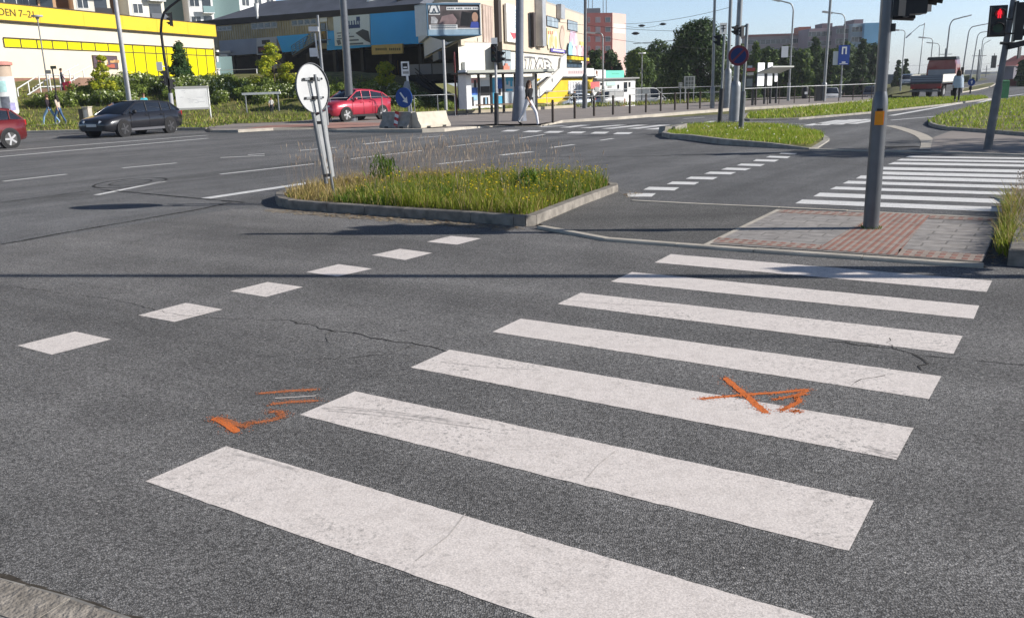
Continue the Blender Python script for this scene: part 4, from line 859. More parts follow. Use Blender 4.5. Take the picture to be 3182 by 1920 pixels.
# left: small mushroom lamp and the curved signal mast
base=GT(160,330,.05); base=Vector((P(158,330,62).x,62,T(P(158,330,62).x,62)+.1)); H=P(112,62,62).z-base.z; lx=0
r=pole('park_lamp','slim grey lamp with a mushroom head before the cream shop wall',base,H,.055,.04,GALV,None,'street lamp'); b=MB(); b.cyl((0,0,H+.22),(0,0,1),.36,.10,14); b.tube([(0,0,H-.05),(0,0,H+.2)],[.06,.16],10); b.build('lantern',mat('lantern_grey',(0.4,0.4,0.4)),r)
base=G(542,401,.12); y_=base.y
r=thing('signal_mast','black curved mast with signal heads beside the dark estate car','signal pole',base); lc=lambda u,v:Vector((P(u,v,y_).x-base.x,0,P(u,v,y_).z-base.z))
b=MB(); b.tube([(0,0,-.05),lc(529,290)],.10,10); b.build('lower_shaft',mat('pale_pole',(0.4,0.4,0.4)),r)
b=MB(); b.tube([lc(529,290),lc(520,230),lc(511,180),lc(504,130),lc(500,97),lc(502,65),lc(510,40),lc(528,22),lc(552,4),lc(590,-22)],[.075,.07,.065,.06,.058,.055,.055,.055,.05,.045],10); b.build('curved_shaft',BLACK,r)
q=lc(519,243); signal_head(r,q+Vector((-.02,-.16,0)),(-.9,-.44),('red','amber','green'),s=.72); q=lc(533,262); signal_head(r,q+Vector((.0,-.1,0)),(.8,.6),('red','green'),s=.72)
q=lc(521,36); signal_head(r,q+Vector((.1,0,-.35)),(-.9,-.4),('red','amber','green'),s=.62)
b=MB(); A=lc(490,194);B_=lc(511,221); b.box(A.x,-.2,B_.z,B_.x,-.17,A.z); b.tube([(B_.x,-.18,(A.z+B_.z)/2),lc(515,208)],.02,5); b.build('white_plate',WHITE,r)
# direction plates on a thin pole by the stairs
base=Vector((P(176,320,56).x,56,T(P(176,320,56).x,56)+.1)); r=thing('direction_sign','thin black post with two small plates before the stairs','sign',base); lc=lambda u,v:Vector((P(u,v,56).x-base.x,0,P(u,v,56).z-base.z))
b=MB(); b.tube([(0,0,-.1),lc(170,260),lc(161,208)],.04,6); b.build('post',BLACK,r)
for u0,v0,u1,v1,m in ((157,206,176,215,mat('plate_dark_green',(0.06,0.07,0.05),0.5)),(141,219,160,230,mat('plate_grey',(0.28,0.28,0.27),0.5))):
    A=lc(u0,v0);B_=lc(u1,v1); b=MB(); b.box(A.x,-.05,B_.z,B_.x,-.02,A.z); b.build('plate',m,r)
# ---- the tall sign post behind the round sign
base=G(1017,388,.12); y_=base.y; lc=lambda u,v:Vector((P(u,v,y_).x-base.x,0,P(u,v,y_).z-base.z))
r=thing('lamp_standard','grey post with a small lantern and white plate rising behind the round sign','lamp post',base)
b=MB(); b.tube([(0,0,-.05),lc(1003,240),lc(998,190),lc(987,48)],[.09,.075,.07,.05],8); b.build('shaft',GALV,r)
b=MB(); q=lc(977,92); b.obox(q+Vector((0,-.1,0)),(.20,0,0),(0,.2,0),(0,0,.10)); b.tube([q,lc(988,92)],.03,5); b.build('lantern',WHITE,r)
b=MB(); b.tube([lc(979,105),lc(984,150),lc(990,182)],.04,6); b.build('side_tube',WHITE,r)
A=lc(963,151);B_=lc(989,177); b=MB(); b.box(A.x,-.15,B_.z,B_.x,-.12,A.z); b.build('white_plate',WHITE,r)
# ---- pedestrian signal by the tram pole
base=G(1543,385,.12); y_=base.y; lc=lambda u,v:Vector((P(u,v,y_).x-base.x,0,P(u,v,y_).z-base.z))
r=thing('pedestrian_signal','slim pedestrian signal post with a dark foot and a white plate on top','signal pole',base)
b=MB(); b.tube([(0,0,-.05),lc(1542,290)],.10,10); b.build('lower_shaft',DARK,r); b=MB(); b.tube([lc(1542,290),lc(1539,120)],.055,8); b.build('upper_shaft',mat('pale_pole',(0.4,0.4,0.4)),r)
signal_head(r,lc(1539,166)+Vector((-.05,-.17,0)),(-.2,-.97),('red','amber','green'),s=.72); signal_head(r,lc(1545,178)+Vector((.1,-.05,0)),(.95,-.2),('red','green'),s=.75)
A=lc(1526,119);B_=lc(1546,144); b=MB(); b.box(A.x,-.1,B_.z,B_.x,-.07,A.z); b.build('white_plate',WHITE,r)
# ---- post with the white cross plate, and the no-stopping post
base=G(2236,387,.05); y_=base.y; lc=lambda u,v:Vector((P(u,v,y_).x-base.x,0,P(u,v,y_).z-base.z))
r=thing('sign_post','thin post with a dark foot carrying a white plate with a black cross','sign post',base)
b=MB(); b.tube([(0,0,-.05),lc(2243,276)],.085,10); b.build('lower_shaft',DARK,r); b=MB(); b.tube([lc(2243,276),lc(2251,110)],.045,8); b.build('upper_shaft',GALV,r)
A=lc(2236,73);B_=lc(2257,107); b=MB(); b.box(A.x,-.08,B_.z,B_.x,-.05,A.z); pl=b.build('white_plate',WHITE,r)
b=MB(); cx=(A.x+B_.x)/2;cz=(A.z+B_.z)/2; b.box(cx-.015,-.086,B_.z+.08,cx+.015,-.081,A.z-.08); b.box(A.x+.05,-.085,cz-.015,B_.x-.05,-.0805,cz+.015); b.box(A.x+.04,-.087,A.z-.1,B_.x-.04,-.0815,A.z-.075); b.build('black_cross',BLACK,pl)
signal_head(r,lc(2244,126)+Vector((-.1,.1,0)),(-.97,.2),('red','green'),s=.6)
base=G(2302,401,.1); y_=base.y; lc=lambda u,v:Vector((P(u,v,y_).x-base.x,0,P(u,v,y_).z-base.z))
r=thing('signal_pole','dark-footed signal pole in the turf with small black heads, before the blue and red sign','signal pole',base)
b=MB(); b.tube([(0,0,-.05),lc(2310,284)],.085,10); b.build('lower_shaft',GALVD,r); b=MB(); b.tube([lc(2310,284),lc(2322,75)],.05,8); b.build('upper_shaft',GALV,r)
signal_head(r,lc(2303,100)+Vector((0,-.1,0)),(-.5,.8),('red','amber','green'),s=.34); signal_head(r,lc(2287,95),(-.9,-.3),('red','green'),s=.42,visor=.3)
b=MB(); b.tube([lc(2321,80),lc(2300,88),lc(2284,94)],.03,6); b.build('bracket',BLACK,r)
sg=thing('no_stopping_sign','round blue no-stopping sign with a dark red rim','road sign',(P(2286,174,y_).x,y_-.35,P(2286,174,y_-.35).z)); f=Vector((-.35,-.93,0)).normalized()
b=MB(); b.cyl((0,0,0),f,.31,.03,36); di=b.build('disc',mat('sign_rim_red',(0.20,0.03,0.05),0.5),sg)
b=MB(); b.cyl(f*.017,f,.235,.012,36); b.build('blue_field',mat('sign_deep_blue',(0.010,0.03,0.14),0.5),di)
a=f.cross(Vector((0,0,1))).normalized(); d1=(a+Vector((0,0,-1))).normalized(); d2=(a+Vector((0,0,1))).normalized(); b=MB(); b.obox(f*.025,d1*.27,d2*.03,f*.003); b.build('red_bar',mat('sign_rim_red',(0.2,0.03,0.05)),di)
b=MB(); b.tube([-f*.03,Vector((.22,.36,0))],.02,5); b.build('bracket',GALV,sg)
# ---- bus stop flag, arrow sign and barriers
base=G(1271,392,.14); y_=base.y; lc=lambda u,v:Vector((P(u,v,y_).x-base.x,0,P(u,v,y_).z-base.z))
r=thing('bus_stop_flag','white and black stop flag on a pale post above the blue arrow sign','stop sign',base)
b=MB(); b.tube([(.05,.35,-.05),lc(1268,300)+Vector((0,.35,0)),lc(1262,235)+Vector((0,.35,0))],.05,8); b.build('post',WHITE,r)
A=lc(1243,192);B_=lc(1270,236); b=MB(); b.box(A.x,.28,B_.z,B_.x,.36,A.z,0); b.box(A.x+.06,.272,B_.z+.26,A.x+.27,.279,A.z-.06,1); b.box(A.x+.06,.272,B_.z+.08,A.x+.30,.279,B_.z+.18,2); b.box(A.x+.09,.268,B_.z+.31,A.x+.24,.2715,B_.z+.36,0); b.build('flag',[WHITE,BLACK,mat('plate_grey',(.28,.28,.27))],r)
b=MB(); b.prism([lc(1255,253)+Vector((0,.3,0)),lc(1268,253)+Vector((0,.3,0)),lc(1274,282)+Vector((0,.3,0)),lc(1247,282)+Vector((0,.3,0))],(0,.06,0)); b.build('sign_back',GALV,r)
sg=thing('keep_right_sign','round blue sign with a white arrow pointing down right, above the barrier','road sign',base); c=lc(1256,304)+Vector((0,-.1,0)); f=Vector((-.45,-.89,0)).normalized(); a=Vector((0,0,1)).cross(f).normalized()
b=MB(); b.cyl(c,f,.40,.03,36); di=b.build('disc',mat('arrow_sign_blue',(0.012,0.06,0.26),0.5),sg)
b=MB(); q=c+f*.02; up=Vector((0,0,1)); d1=(a*.62-up*.78).normalized(); d2=(a*.78+up*.62).normalized()
b.poly([q-d1*.26+d2*.035,q-d1*.26-d2*.035,q+d1*.12-d2*.035,q+d1*.12+d2*.035]); b.poly([q+d1*.29,q+d1*.07+d2*.14,q+d1*.07-d2*.14]); b.build('white_arrow',WHITE,di)
b=MB(); b.tube([(0,.1,-.05),(0.02,.1,lc(1256,280).z)],.035,8); b.tube([(.18,.15,-.05),(.05,.15,lc(1256,285).z)],.035,8); b.build('post',GALV,sg)
def jersey(name,label,A,B_,h,m,group='concrete barriers on the kerb island'):
    A=Vector((A.x,A.y,.14));B_=Vector((B_.x,B_.y,.14)); d=(B_-A); L_=d.length; d.normalize(); n=Vector((-d.y,d.x,0)); r=thing(name,label,'barrier',A,0,group); b=MB()
    prof=[(-.34,0),(-.34,.09),(-.20,.28),(-.11,h),(.11,h),(.20,.28),(.34,.09),(.34,0)]
    b.prism([n*x+Vector((0,0,z)) for x,z in prof],d*L_); b.build('block',m,r)
    b=MB(); 
    for t in (.25,.78): b.obox(d*L_*t+n*-.335+Vector((0,0,.035)),d*.10,n*.012,(0,0,.03))
    b.build('drain_notch',BLACK,r)
    return r,d,n,L_
A=G(1198,397,.14);B_=G(1286,398,.14); r,d,n,L_=jersey('concrete_barrier','shaded grey concrete barrier with a red and white striped plate',A,B_,.62,CONC)
b=MB(); q=d*L_*.58; 
for k in range(5):
    o0=k*.12; b.poly([q+n*(-.215-.0)+d*(-.11)+Vector((0,0,.14+o0-.06)),q+n*-.215+d*.11+Vector((0,0,.02+o0)),q+n*-.215+d*.11+Vector((0,0,.14+o0)),q+n*-.215+d*-.11+Vector((0,0,.20+o0+.0))],k%2)
o_=b.build('striped_plate',[RED,WHITE],r)
for v in o_.data.vertices: v.co+= -n*.14*(1-min(1,max(0,v.co.z/.6)))
A=G(1290,398.5,.14);B_=G(1382,391.5,.14); r,d,n,L_=jersey('concrete_barrier','sunlit cream concrete barrier right of the striped one',A,B_,.60,mat('sunlit_concrete',(0.50,0.45,0.37),0.9,0,0.12,4,.2,50))  # brighter concrete than the shaded barrier: sunlight put into the colour
# ---- railings
def railing(name,label,pts,h,m,post_r=.03,rail=(1.0,),z0=.11,rail_r=.022,posts=True,step=None,group=None,pm=None):
    P0=Vector((pts[0].x,pts[0].y,z0)); r=thing(name,label,'railing',P0,0,group)
    loc_=[Vector((p.x,p.y,z0))-P0 for p in pts]
    if step:
        out=[]
        for i in range(len(loc_)-1):
            k=max(1,round((loc_[i+1]-loc_[i]).length/step)); out+=[loc_[i].lerp(loc_[i+1],j/k) for j in range(k)]
        loc_=out+[loc_[-1]]
    for q in loc_[:95]:
        b=MB(); b.tube([q,q+Vector((0,0,h))],post_r,6); b.build('post',pm or m,r)
    for f in rail:
        b=MB(); b.tube([q+Vector((0,0,h*f)) for q in loc_],rail_r,6); b.build('rail',m,r)
    return r
def yl(pts,y=None): return [G(u,v,.11) for u,v in pts]
BR=mat('brown_post',(0.05,0.038,0.032),0.6,0.1,0.2,5)
for i,(u,v) in enumerate([(1718,381),(1786,369),(1846,361),(1905,357),(1957,353)]):
    base=G(u,v,.11); b=MB(); h=.92; b.tube([(0,0,-.02),(0,0,h*.9),(0,0,h)],[.055,.055,.05],10); b.tube([(0,0,h*.86),(0,0,h*.9)],.065,10)
    o_=b.build('bollard',BR,None); o_.location=base; tag(o_,'slim dark brown bollard at the kerb edge of the tram stop','bollard','dark bollards along the tram stop kerb')
for i,(u,v) in enumerate([(2007,350),(2053,346),(2097,343),(2137,341),(2175,338)]):
    base=G(u,v,.11); b=MB(); b.tube([(0,0,-.02),(0,0,.93)],.05,8); b.tube([(0,0,.8),(0,0,.85)],.06,8); o_=b.build('bollard',BR,None); o_.location=base; tag(o_,'slim dark brown bollard at the kerb edge of the tram stop','bollard','dark bollards along the tram stop kerb')
railing('pipe_railing','pale pipe railing with thin posts behind the bollards, left of the huge tree',yl([(1560,346),(1700,337),(1840,331),(1980,325),(2130,319),(2240,316)]),1.05,mat('pale_pipe',(0.42,0.43,0.43),0.5,0.2),.022,(1.0,.62),step=2.2)
railing('kerb_railing','long railing with dark posts and a pale top rail along the platform at the right',yl([(2310,331),(2420,323.5),(2560,317),(2650,312),(2735,307)]),.98,mat('pale_pipe',(0.42,0.43,0.43)),.028,(1.0,),step=1.25,pm=BR)
railing('tram_stop_railing','thin grey railing behind the arrow sign and the barriers',yl([(1030,380),(1110,376),(1190,372),(1290,369),(1362,366),(1415,362)]),1.15,GALV,.028,(1.0,),step=None)
# ---- tram shelter
A=G(1452,357,.12);B_=G(1600,350,.12); d=(B_-A).normalized(); E_=A+d*((B_-A).length*1.50); n=Vector((d.y,-d.x,0)); L_=(E_-A).length
r=thing('tram_shelter','dark steel and glass shelter with a thin flat roof at the tram stop','shelter',A)
zr=P(1500,233,A.y).z-.12
b=MB()
for t in (0.0,.17,.34,.51,.68,.985): q=d*L_*t; b.obox(q+Vector((0,0,zr/2)),d*.05,n*.05,(0,0,zr/2)); 
o_=b
for t in (0.0,.17,.34,.51,.68,.985):
    q=d*L_*t; b2=MB(); b2.obox(q+Vector((0,0,zr/2)),d*.055,n*.055,(0,0,zr/2)); b2.build('post',DARK,r)
b=MB(); b.obox(d*L_*.47+n*.35+Vector((0,0,zr+.09)),d*(L_*.60),n*.95,Vector((0,0,.045))-n*0); b.build('roof',DARK,r)
b=MB(); b.obox(d*L_*.47+n*1.28+Vector((0,0,zr+.16)),d*(L_*.60),n*.03,(0,0,.07)); b.build('roof_edge',mat('roof_edge_pale',(0.42,0.43,0.38),0.5),r)
b=MB()
for k in range(12): q=d*L_*(-.05+.085*k*1.05); b.obox(q+n*.35+Vector((0,0,zr+.03)),d*.03,n*.9,(0,0,.025))
b.build('roof_ribs',GALVD,r)
PBL=mat('poster_blue',(0.03,0.10,0.36),0.5,0,0.5,2.5); PSK=mat('poster_sky',(0.30,0.50,0.66),0.5,0,0.25,2); PPK=mat('poster_pink',(0.60,0.30,0.30),0.6,0,0.2,2); PCY=mat('poster_cyan',(0.05,0.33,0.52),0.5,0,0.4,2)
def panel(t0,t1,z0,z1,mi,mb_,off=0.0,th=.02): mb_.obox(d*L_*((t0+t1)/2)-n*off+Vector((0,0,(z0+z1)/2)),d*(L_*(t1-t0)/2),n*th,(0,0,(z1-z0)/2),mi)
H1=zr-.15
for (t0,t1,bits) in [(.02,.155,[(0,.02,.98,.45,H1,0),(0,.02,.98,H1-.28,H1-.03,1),(0,.05,.95,1.05,1.45,2),(0,.1,.9,.75,1.05,3),(0,.62,.85,1.45,1.85,4),(0,.2,.5,.45,.95,4)]),
                     (.185,.325,[(0,.02,.98,.45,H1,0),(0,.1,.95,H1-.55,H1-.15,5),(0,.05,.95,1.0,1.5,4),(0,.3,.75,.5,.9,4),(0,.45,.6,.5,.9,3)]),
                     (.355,.495,[(0,.02,.98,.45,H1,6),(0,.4,.98,1.2,H1-.1,2),(0,.55,.95,.95,1.35,0),(0,.60,.82,1.0,1.35,4)]),
                     (.525,.665,[(0,.02,.98,.45,H1,5),(0,.15,.9,1.75,1.95,6),(0,.2,.4,1.55,1.75,6),(0,.6,.8,1.45,1.75,6),(0,.15,.8,1.2,1.32,6)])]:
    b=MB()
    for k,(o0,f0,f1,za,zb,mi) in enumerate(bits): panel(t0+(t1-t0)*f0,t0+(t1-t0)*f1,za,zb,mi,b,-.02*0-.006*k,.012+.004*k)
    b.build('poster',[WHITE,PPK,PBL,PSK,BLACK,mat('poster_pale',(0.50,0.55,0.58),0.4),PCY],r)
b=MB(); panel(.70,.97,.35,H1,0,b); b.build('glass_wall',mat('shelter_glass',(0.30,0.32,0.33),0.15,0,0.2,1),r)
b=MB(); b.obox(d*L_*-.03+n*.1+Vector((0,0,1.35)),d*.16,n*.45,(0,0,1.05)); b.build('advert_case',WHITE,r)
b=MB(); b.obox(d*L_*.45+n*.35+Vector((0,0,.50)),d*(L_*.35),n*.2,(0,0,.03)); b.build('bench',mat('bench_wood',(0.16,0.10,0.06),0.7),r)
base=G(1419,357,.12); b=MB(); H=P(1418,162,base.y).z-.12; b.tube([(0,0,-.05),(0,0,H)],.05,8); b.tube([(0,0,H-1.4),(0,0,H)],.052,8)
o_=b.build('thin_post',MAROON,None); o_.location=base; tag(o_,'thin maroon post at the left end of the tram shelter','post')
# second shelter with white posters, timetable column
A=G(2346,326,.11);B_=G(2412,321,.11); d=(B_-A).normalized(); n=Vector((d.y,-d.x,0)); L_=(B_-A).length; zr=P(2350,228,A.y).z-.15
r=thing('tram_shelter','small shelter with a pale roof and two bright white posters','shelter',A)
for t in (0.02,.42,.70,.98):
    b=MB(); b.obox(d*L_*t+Vector((0,0,zr/2)),d*.05,n*.05,(0,0,zr/2)); b.build('post',DARK,r)
b=MB(); b.prism([d*L_*-.02+n*.1+Vector((0,0,zr)),d*L_*1.05+n*.1+Vector((0,0,zr)),d*L_*1.12+n*.9+Vector((0,0,zr+.34)),d*L_*.08+n*.9+Vector((0,0,zr+.34))],(0,0,.08)); b.build('roof',mat('shelter_roof',(0.36,0.37,0.35),0.6),r)
for t0,t1,z0,z1 in ((.0,.30,1.08,2.42),(.46,.68,1.08,2.42),(.80,.93,1.3,2.05)):
    b=MB(); b.obox(d*L_*((t0+t1)/2)+n*.08+Vector((0,0,(z0+z1)/2)),d*(L_*(t1-t0)/2),n*.02,(0,0,(z1-z0)/2)); b.build('poster',mat('poster_white',(0.85,0.85,0.85),0.6),r)
base=G(2331,328,.11); y_=base.y; r=thing('timetable_column','dark timetable stand with a red line-number head beside the small shelter','timetable stand',base); lc=lambda u,v:Vector((P(u,v,y_).x-base.x,0,P(u,v,y_).z-base.z))
def lbox(b,u0,v0,u1,v1,y0,y1,mi=0): a=lc(u0,v0);c=lc(u1,v1); b.box(a.x,y0,c.z,c.x,y1,a.z,mi)
b=MB(); lbox(b,2337,260,2341,328,-.05,.05); lbox(b,2316,274,2338,278,-.05,.05); b.build('post',DARK,r)
b=MB(); lbox(b,2317,238,2339,272,-.04,.04,0); lbox(b,2319,246,2337,270,-.05,-.041,1); b.build('timetable_board',[DARK,mat('timetable_grey',(0.10,0.12,0.13),0.3,0,0.3,4)],r)
b=MB(); lbox(b,2320,212,2346,222,-.05,.05,0); lbox(b,2322,226,2341,235,-.05,.05,1); lbox(b,2323,205,2337,212,-.05,.05,2); b.build('line_head',[mat('dull_red',(0.20,0.035,0.03),0.5),mat('plate_grey',(.28,.28,.27)),mat('head_blue_grey',(0.22,0.27,0.33),0.5)],r)
# notice boards before the huge tree
for u0,v0,u1,v1,vb,lab in ((2126,238,2159,276,318,'grey gridded notice board on two posts before the huge dark tree'),(2109,257,2120,276,322,'small narrow notice board left of the gridded board')):
    base=G((u0+u1)/2,vb,.1); y_=base.y; r=thing('notice_board',lab,'notice board',base); lc=lambda u,v:Vector((P(u,v,y_).x-base.x,0,P(u,v,y_).z-base.z)); b=MB(); lbox(b,u0,v0,u1,v1,-.03,.03,0); a=lc(u0,v0);c=lc(u1,v1)
    w=c.x-a.x;h=a.z-c.z
    b.box(a.x+w*.14,-.04,c.z+h*.08,c.x-w*.14,-.031,a.z-h*.08,1)
    for k in (1,2): b.box(a.x+w*(.14+.24*k)-.02,-.046,c.z+h*.08,a.x+w*(.14+.24*k)+.02,-.041,a.z-h*.08,0)
    for k in (1,2): b.box(a.x+w*.14,-.045,c.z+h*.3*k-.02,c.x-w*.14,-.0405,c.z+h*.3*k+.02,0)
    b.build('board',[mat('board_grey',(0.34,0.35,0.33),0.6),mat('board_dark',(0.09,0.10,0.09),0.4)],r)
    for x in ((a.x+.08,c.x-.08) if u1-u0>20 else ((a.x+c.x)/2,)):
        b=MB(); b.tube([(x,.02,-.05),(x,.02,a.z)],.035,6); b.build('leg',GALV,r)
# white map board and small cabinet on the left verge
base=GT(594,345,.02); base=Vector((P(596,345,54).x,54,.2)); y_=54.0; r=thing('map_board','large white map board on two legs on the grass verge','notice board',base,math.radians(24)); lc=lambda u,v:Vector((P(u,v,y_).x-base.x,0,P(u,v,y_).z-base.z))
mp=mat('map_white',(0.66,0.66,0.66),0.6,0,0.10,1.2,detail=8); b=MB(); lbox(b,545,273,647,338,-.04,.04,0); o_=b.build('board',[mp],r)
b=MB(); lbox(b,543,270,646,274.5,-.06,.06); b.build('frame',mat('frame_grey',(0.3,0.3,0.29),0.6),r); b=MB(); lbox(b,548,337,648,340,-.06,.06); b.build('frame',mat('frame_grey',(0.3,0.3,0.29),0.6),r)
b=MB()
for k in range(14): u=558+R(0,70); v=282+R(0,44); lbox(b,u,v,u+R(4,14),v+1.0,-.046,-.041)
lbox(b,636,284,640,325,-.046,-.0415); b.build('map_lines',mat('map_grey',(0.45,0.46,0.48),0.6),r)
for u in (552,643):
    b=MB(); a=lc(u,275);c=lc(u+5,348); b.tube([(a.x,0,a.z),(c.x if False else a.x,0,-.15)],.045,6); b.build('leg',WHITE,r)
base=Vector((P(270,378,50.5).x,50.5,.12)); y_=50.5; r=thing('cable_cabinet','small pale concrete cabinet with a dark side beside the dark estate car','cabinet',base); lc=lambda u,v:Vector((P(u,v,y_).x-base.x,0,P(u,v,y_).z-base.z))
b=MB(); a=lc(262,336);c=lc(284,376); b.box(a.x,-.25,-.1,c.x,.25,a.z,0); b.box(a.x-.03,-.28,a.z,c.x+.03,.28,a.z+.07,0); b.box(a.x+.07,-.256,.15,c.x-.06,-.251,a.z-.12,1); b.build('housing',[CONCL,mat('cabinet_door',(0.40,0.40,0.40),0.6)],r)
b=MB(); b.box(a.x-.26,-.22,-.1,a.x-.02,.2,a.z-.05); b.build('dark_side',mat('cabinet_dark',(0.12,0.10,0.08),0.8),r)
# advertising column
y_=60.0; base=Vector((P(22,355,y_).x,y_,T(P(22,355,y_).x,y_)+.05)); H=P(20,192,y_).z-base.z
r=thing('advertising_column','round advertising column plastered with pale posters at the left edge','advertising column',base)
b=MB(); b.tube([(0,0,-.2),(0,0,H*.72)],.75,24); b.build('drum',mat('poster_column',(0.55,0.58,0.60),0.7,0,0.35,1.6,col2=(0.72,0.73,0.74),detail=6),r)
b=MB(); b.tube([(0,0,H*.72),(0,0,H*.93)],.66,24); b.build('neck',mat('column_neck',(0.42,0.33,0.26),0.8,0,0.1,2),r); b=MB(); b.tube([(0,0,H*.93),(0,0,H*.985),(0,0,H)],[.78,.80,.6],24); b.build('cap',mat('column_cap',(0.45,0.20,0.17),0.7),r)
for k,(a0,z0,z1,w,m) in enumerate([(-.4,.9,1.8,.9,PSK),(.55,.4,1.2,.7,mat('poster_dark',(0.10,0.11,0.14),0.6,0,0.4,3)),(-1.2,1.0,2.1,.8,mat('poster_dark',(.1,.11,.14))),(.5,1.5,2.2,.6,mat('poster_teal',(0.35,0.55,0.55),0.6,0,0.2,3)),(1.1,.3,.8,.5,mat('poster_violet',(0.30,0.28,0.5),0.6,0,0.3,3))]):
    b=MB(); vs=[];m_=6
    for j in range(m_+1):
        t=-math.pi/2+a0+w*(j/m_-.5); vs+=[(math.cos(t)*.757,math.sin(t)*.757,z0),(math.cos(t)*.757,math.sin(t)*.757,z1)]
    b.add(vs,[[2*j,2*j+2,2*j+3,2*j+1] for j in range(m_)],0,True); b.build('poster',m,r)
# litter bins
def bin_(label,u,v,y,h,w,m,m2):
    base=Vector((P(u,v,y).x,y,max(0,P(u,v,y).z))); r=thing('litter_bin',label,'litter bin',base); b=MB(); b.tube([(0,0,.08),(0,0,h*.85),(0,0,h)],[w*.42,w*.5,w*.42],12); b.build('bin_body',m,r); b=MB(); b.box(-w*.2,-w*.52,h*.45,w*.2,-w*.49,h*.62); b.build('sticker',m2,r); b=MB(); b.tube([(0,0,-.05),(0,0,.1)],w*.2,8); b.build('foot',BLACK,r)
bin_('small dark litter bin with a white sticker behind the right railing',2500,312,G(2500,312).y,.95,.5,BLACK,WHITE)
base=G(3125,318); y_=base.y; r=thing('litter_bin','green litter bin on a pale post on the right verge','litter bin',base); lc=lambda u,v:Vector((P(u,v,y_).x-base.x,0,P(u,v,y_).z-base.z))
a=lc(3108,254);c=lc(3126,305); b=MB(); b.prism([(a.x,-.22,c.z),(c.x,-.22,c.z),(c.x,.22,c.z),(a.x,.22,c.z)],(0,0,a.z-c.z)); b.prism([(a.x,-.24,a.z),(c.x,-.24,a.z),(c.x-.06,-.2,a.z+.08),(a.x+.06,-.2,a.z+.08)],(0,.44,0)); b.build('bin_body',mat('bin_green',(0.015,0.12,0.05),0.5,0,0.15,5),r); b=MB(); b.tube([(c.x+.06,0,-.05),(c.x+.06,0,a.z+.02)],.035,8); b.build('post',GALV,r)
# small blue square sign on a dark stand right of the walking person in white
base=G(3014,292); y_=base.y; r=thing('pedestrian_sign','small blue sign on a short dark post on the far verge','road sign',base); lc=lambda u,v:Vector((P(u,v,y_).x-base.x,0,P(u,v,y_).z-base.z))
a=lc(3007,246);c=lc(3029,267); b=MB(); b.cyl(((a.x+c.x)/2,-.05,(a.z+c.z)/2),(-.3,-1,0),(a.z-c.z)/2*1.02,.04,24); b.build('disc',mat('arrow_sign_blue',(0.012,0.06,0.26),.5),r); b=MB(); q=Vector(((a.x+c.x)/2,-.09,(a.z+c.z)/2)); b.poly([q+Vector((-.04,0,-.12)),q+Vector((.04,0,-.12)),q+Vector((.04,0,.02)),q+Vector((.11,0,.0)),q+Vector((0,0,.15)),q+Vector((-.11,0,.0)),q+Vector((-.04,0,.02))]); b.build('white_arrow',WHITE,r)
b=MB(); b.tube([(0,0,-.05),(.03,0,c.z+.2)],.06,8); b.tube([(0,0,.3),(.01,0,.55)],.12,8); b.build('post',BLACK,r)
# billboard, two faces in a V on one post
y_=57.0; base=Vector((P(1385,318,y_).x,y_,T(P(1385,318,y_).x,y_)+.1)); lc=lambda u,v,dy=0:Vector((P(u,v,y_+dy).x-base.x,dy,P(u,v,y_+dy).z-base.z))
r=thing('billboard','V-shaped advertising billboard on a slim pale post','billboard',base)
b=MB(); b.tube([(0,0,-.2),lc(1377,125)],.10,10); b.build('post',mat('pale_pole',(0.4,0.4,0.4)),r)
TL=lc(1329,16);TR=lc(1491,16,.9);BR_=lc(1491,110,.9);BL=lc(1332,110); 
ex=(TR-TL);ez=Vector((0,0,1)); ex.z=0; W_=ex.length; ex.normalize(); Hh=TL.z-BL.z; nn=Vector((ex.y,-ex.x,0))
O=BL.copy(); bp=lambda x,z,o=0:O+ex*(x*W_)+ez*(z*Hh)+nn*o
def bb_(b,x0,z0,x1,z1,o0,o1,mi): b.obox((bp(x0,z0)+bp(x1,z1))/2+nn*(o0+o1)/2,ex*(W_*(x1-x0)/2),nn*((o1-o0)/2),ez*(Hh*(z1-z0)/2),mi)
b=MB(); bb_(b,0,0,1,1,-.08,0,0); b.build('front_board',[mat('bill_dark_photo',(0.055,0.048,0.05),0.5,0,0.6,1.1,col2=(0.16,0.13,0.13),detail=6)],r)
b=MB(); bb_(b,-.02,-.035,1.02,0,-.12,.06,0); bb_(b,-.02,1,1.02,1.05,-.12,.06,0); bb_(b,-.02,0,0,1,-.12,.06,0); bb_(b,1,0,1.02,1,-.12,.06,1); b.build('frame',[mat('bill_frame_blue',(0.10,0.19,0.28),0.5),WHITE],r)
b=MB(); bb_(b,.02,.67,.235,.99,.004,.012,0); bb_(b,.36,.82,.98,.93,.004,.012,0); bb_(b,.02,.18,.56,.34,.004,.014,0); bb_(b,.0,.0,1,.18,.004,.010,1); bb_(b,.56,.19,1,.225,.004,.012,0)
b.poly([bp(x,z,.014) for x,z in [(.20,.36),(.27,.62),(.48,.70),(.56,.5),(.52,.36)]],2); b.poly([bp(x,z,.016) for x,z in [(.80,.22),(.83,.42),(.93,.45),(.99,.38),(.99,.22)]],3); b.disc(bp(.905,.58,.016),nn,.20,16,4,.30); b.disc(bp(.905,.66,.014),nn,.25,16,5,.27)
b.poly([bp(x,z,.015) for x,z in [(.05,.38),(.06,.6),(.13,.62),(.19,.5),(.17,.38)]],6); b.poly([bp(x,z,.0155) for x,z in [(.62,.3),(.66,.78),(.84,.72),(.80,.3)]],5)
b.build('advert',[WHITE,mat('bill_pale_blue',(0.32,0.44,0.53),0.5,0,0.15,2),mat('bill_brown',(0.24,0.17,0.17),0.6,0,0.15,3),mat('bill_blue_shirt',(0.05,0.08,0.35),0.6),SKIN,BLACK,mat('bill_grey',(0.35,0.35,0.36),0.6,0,0.5,4)],r)
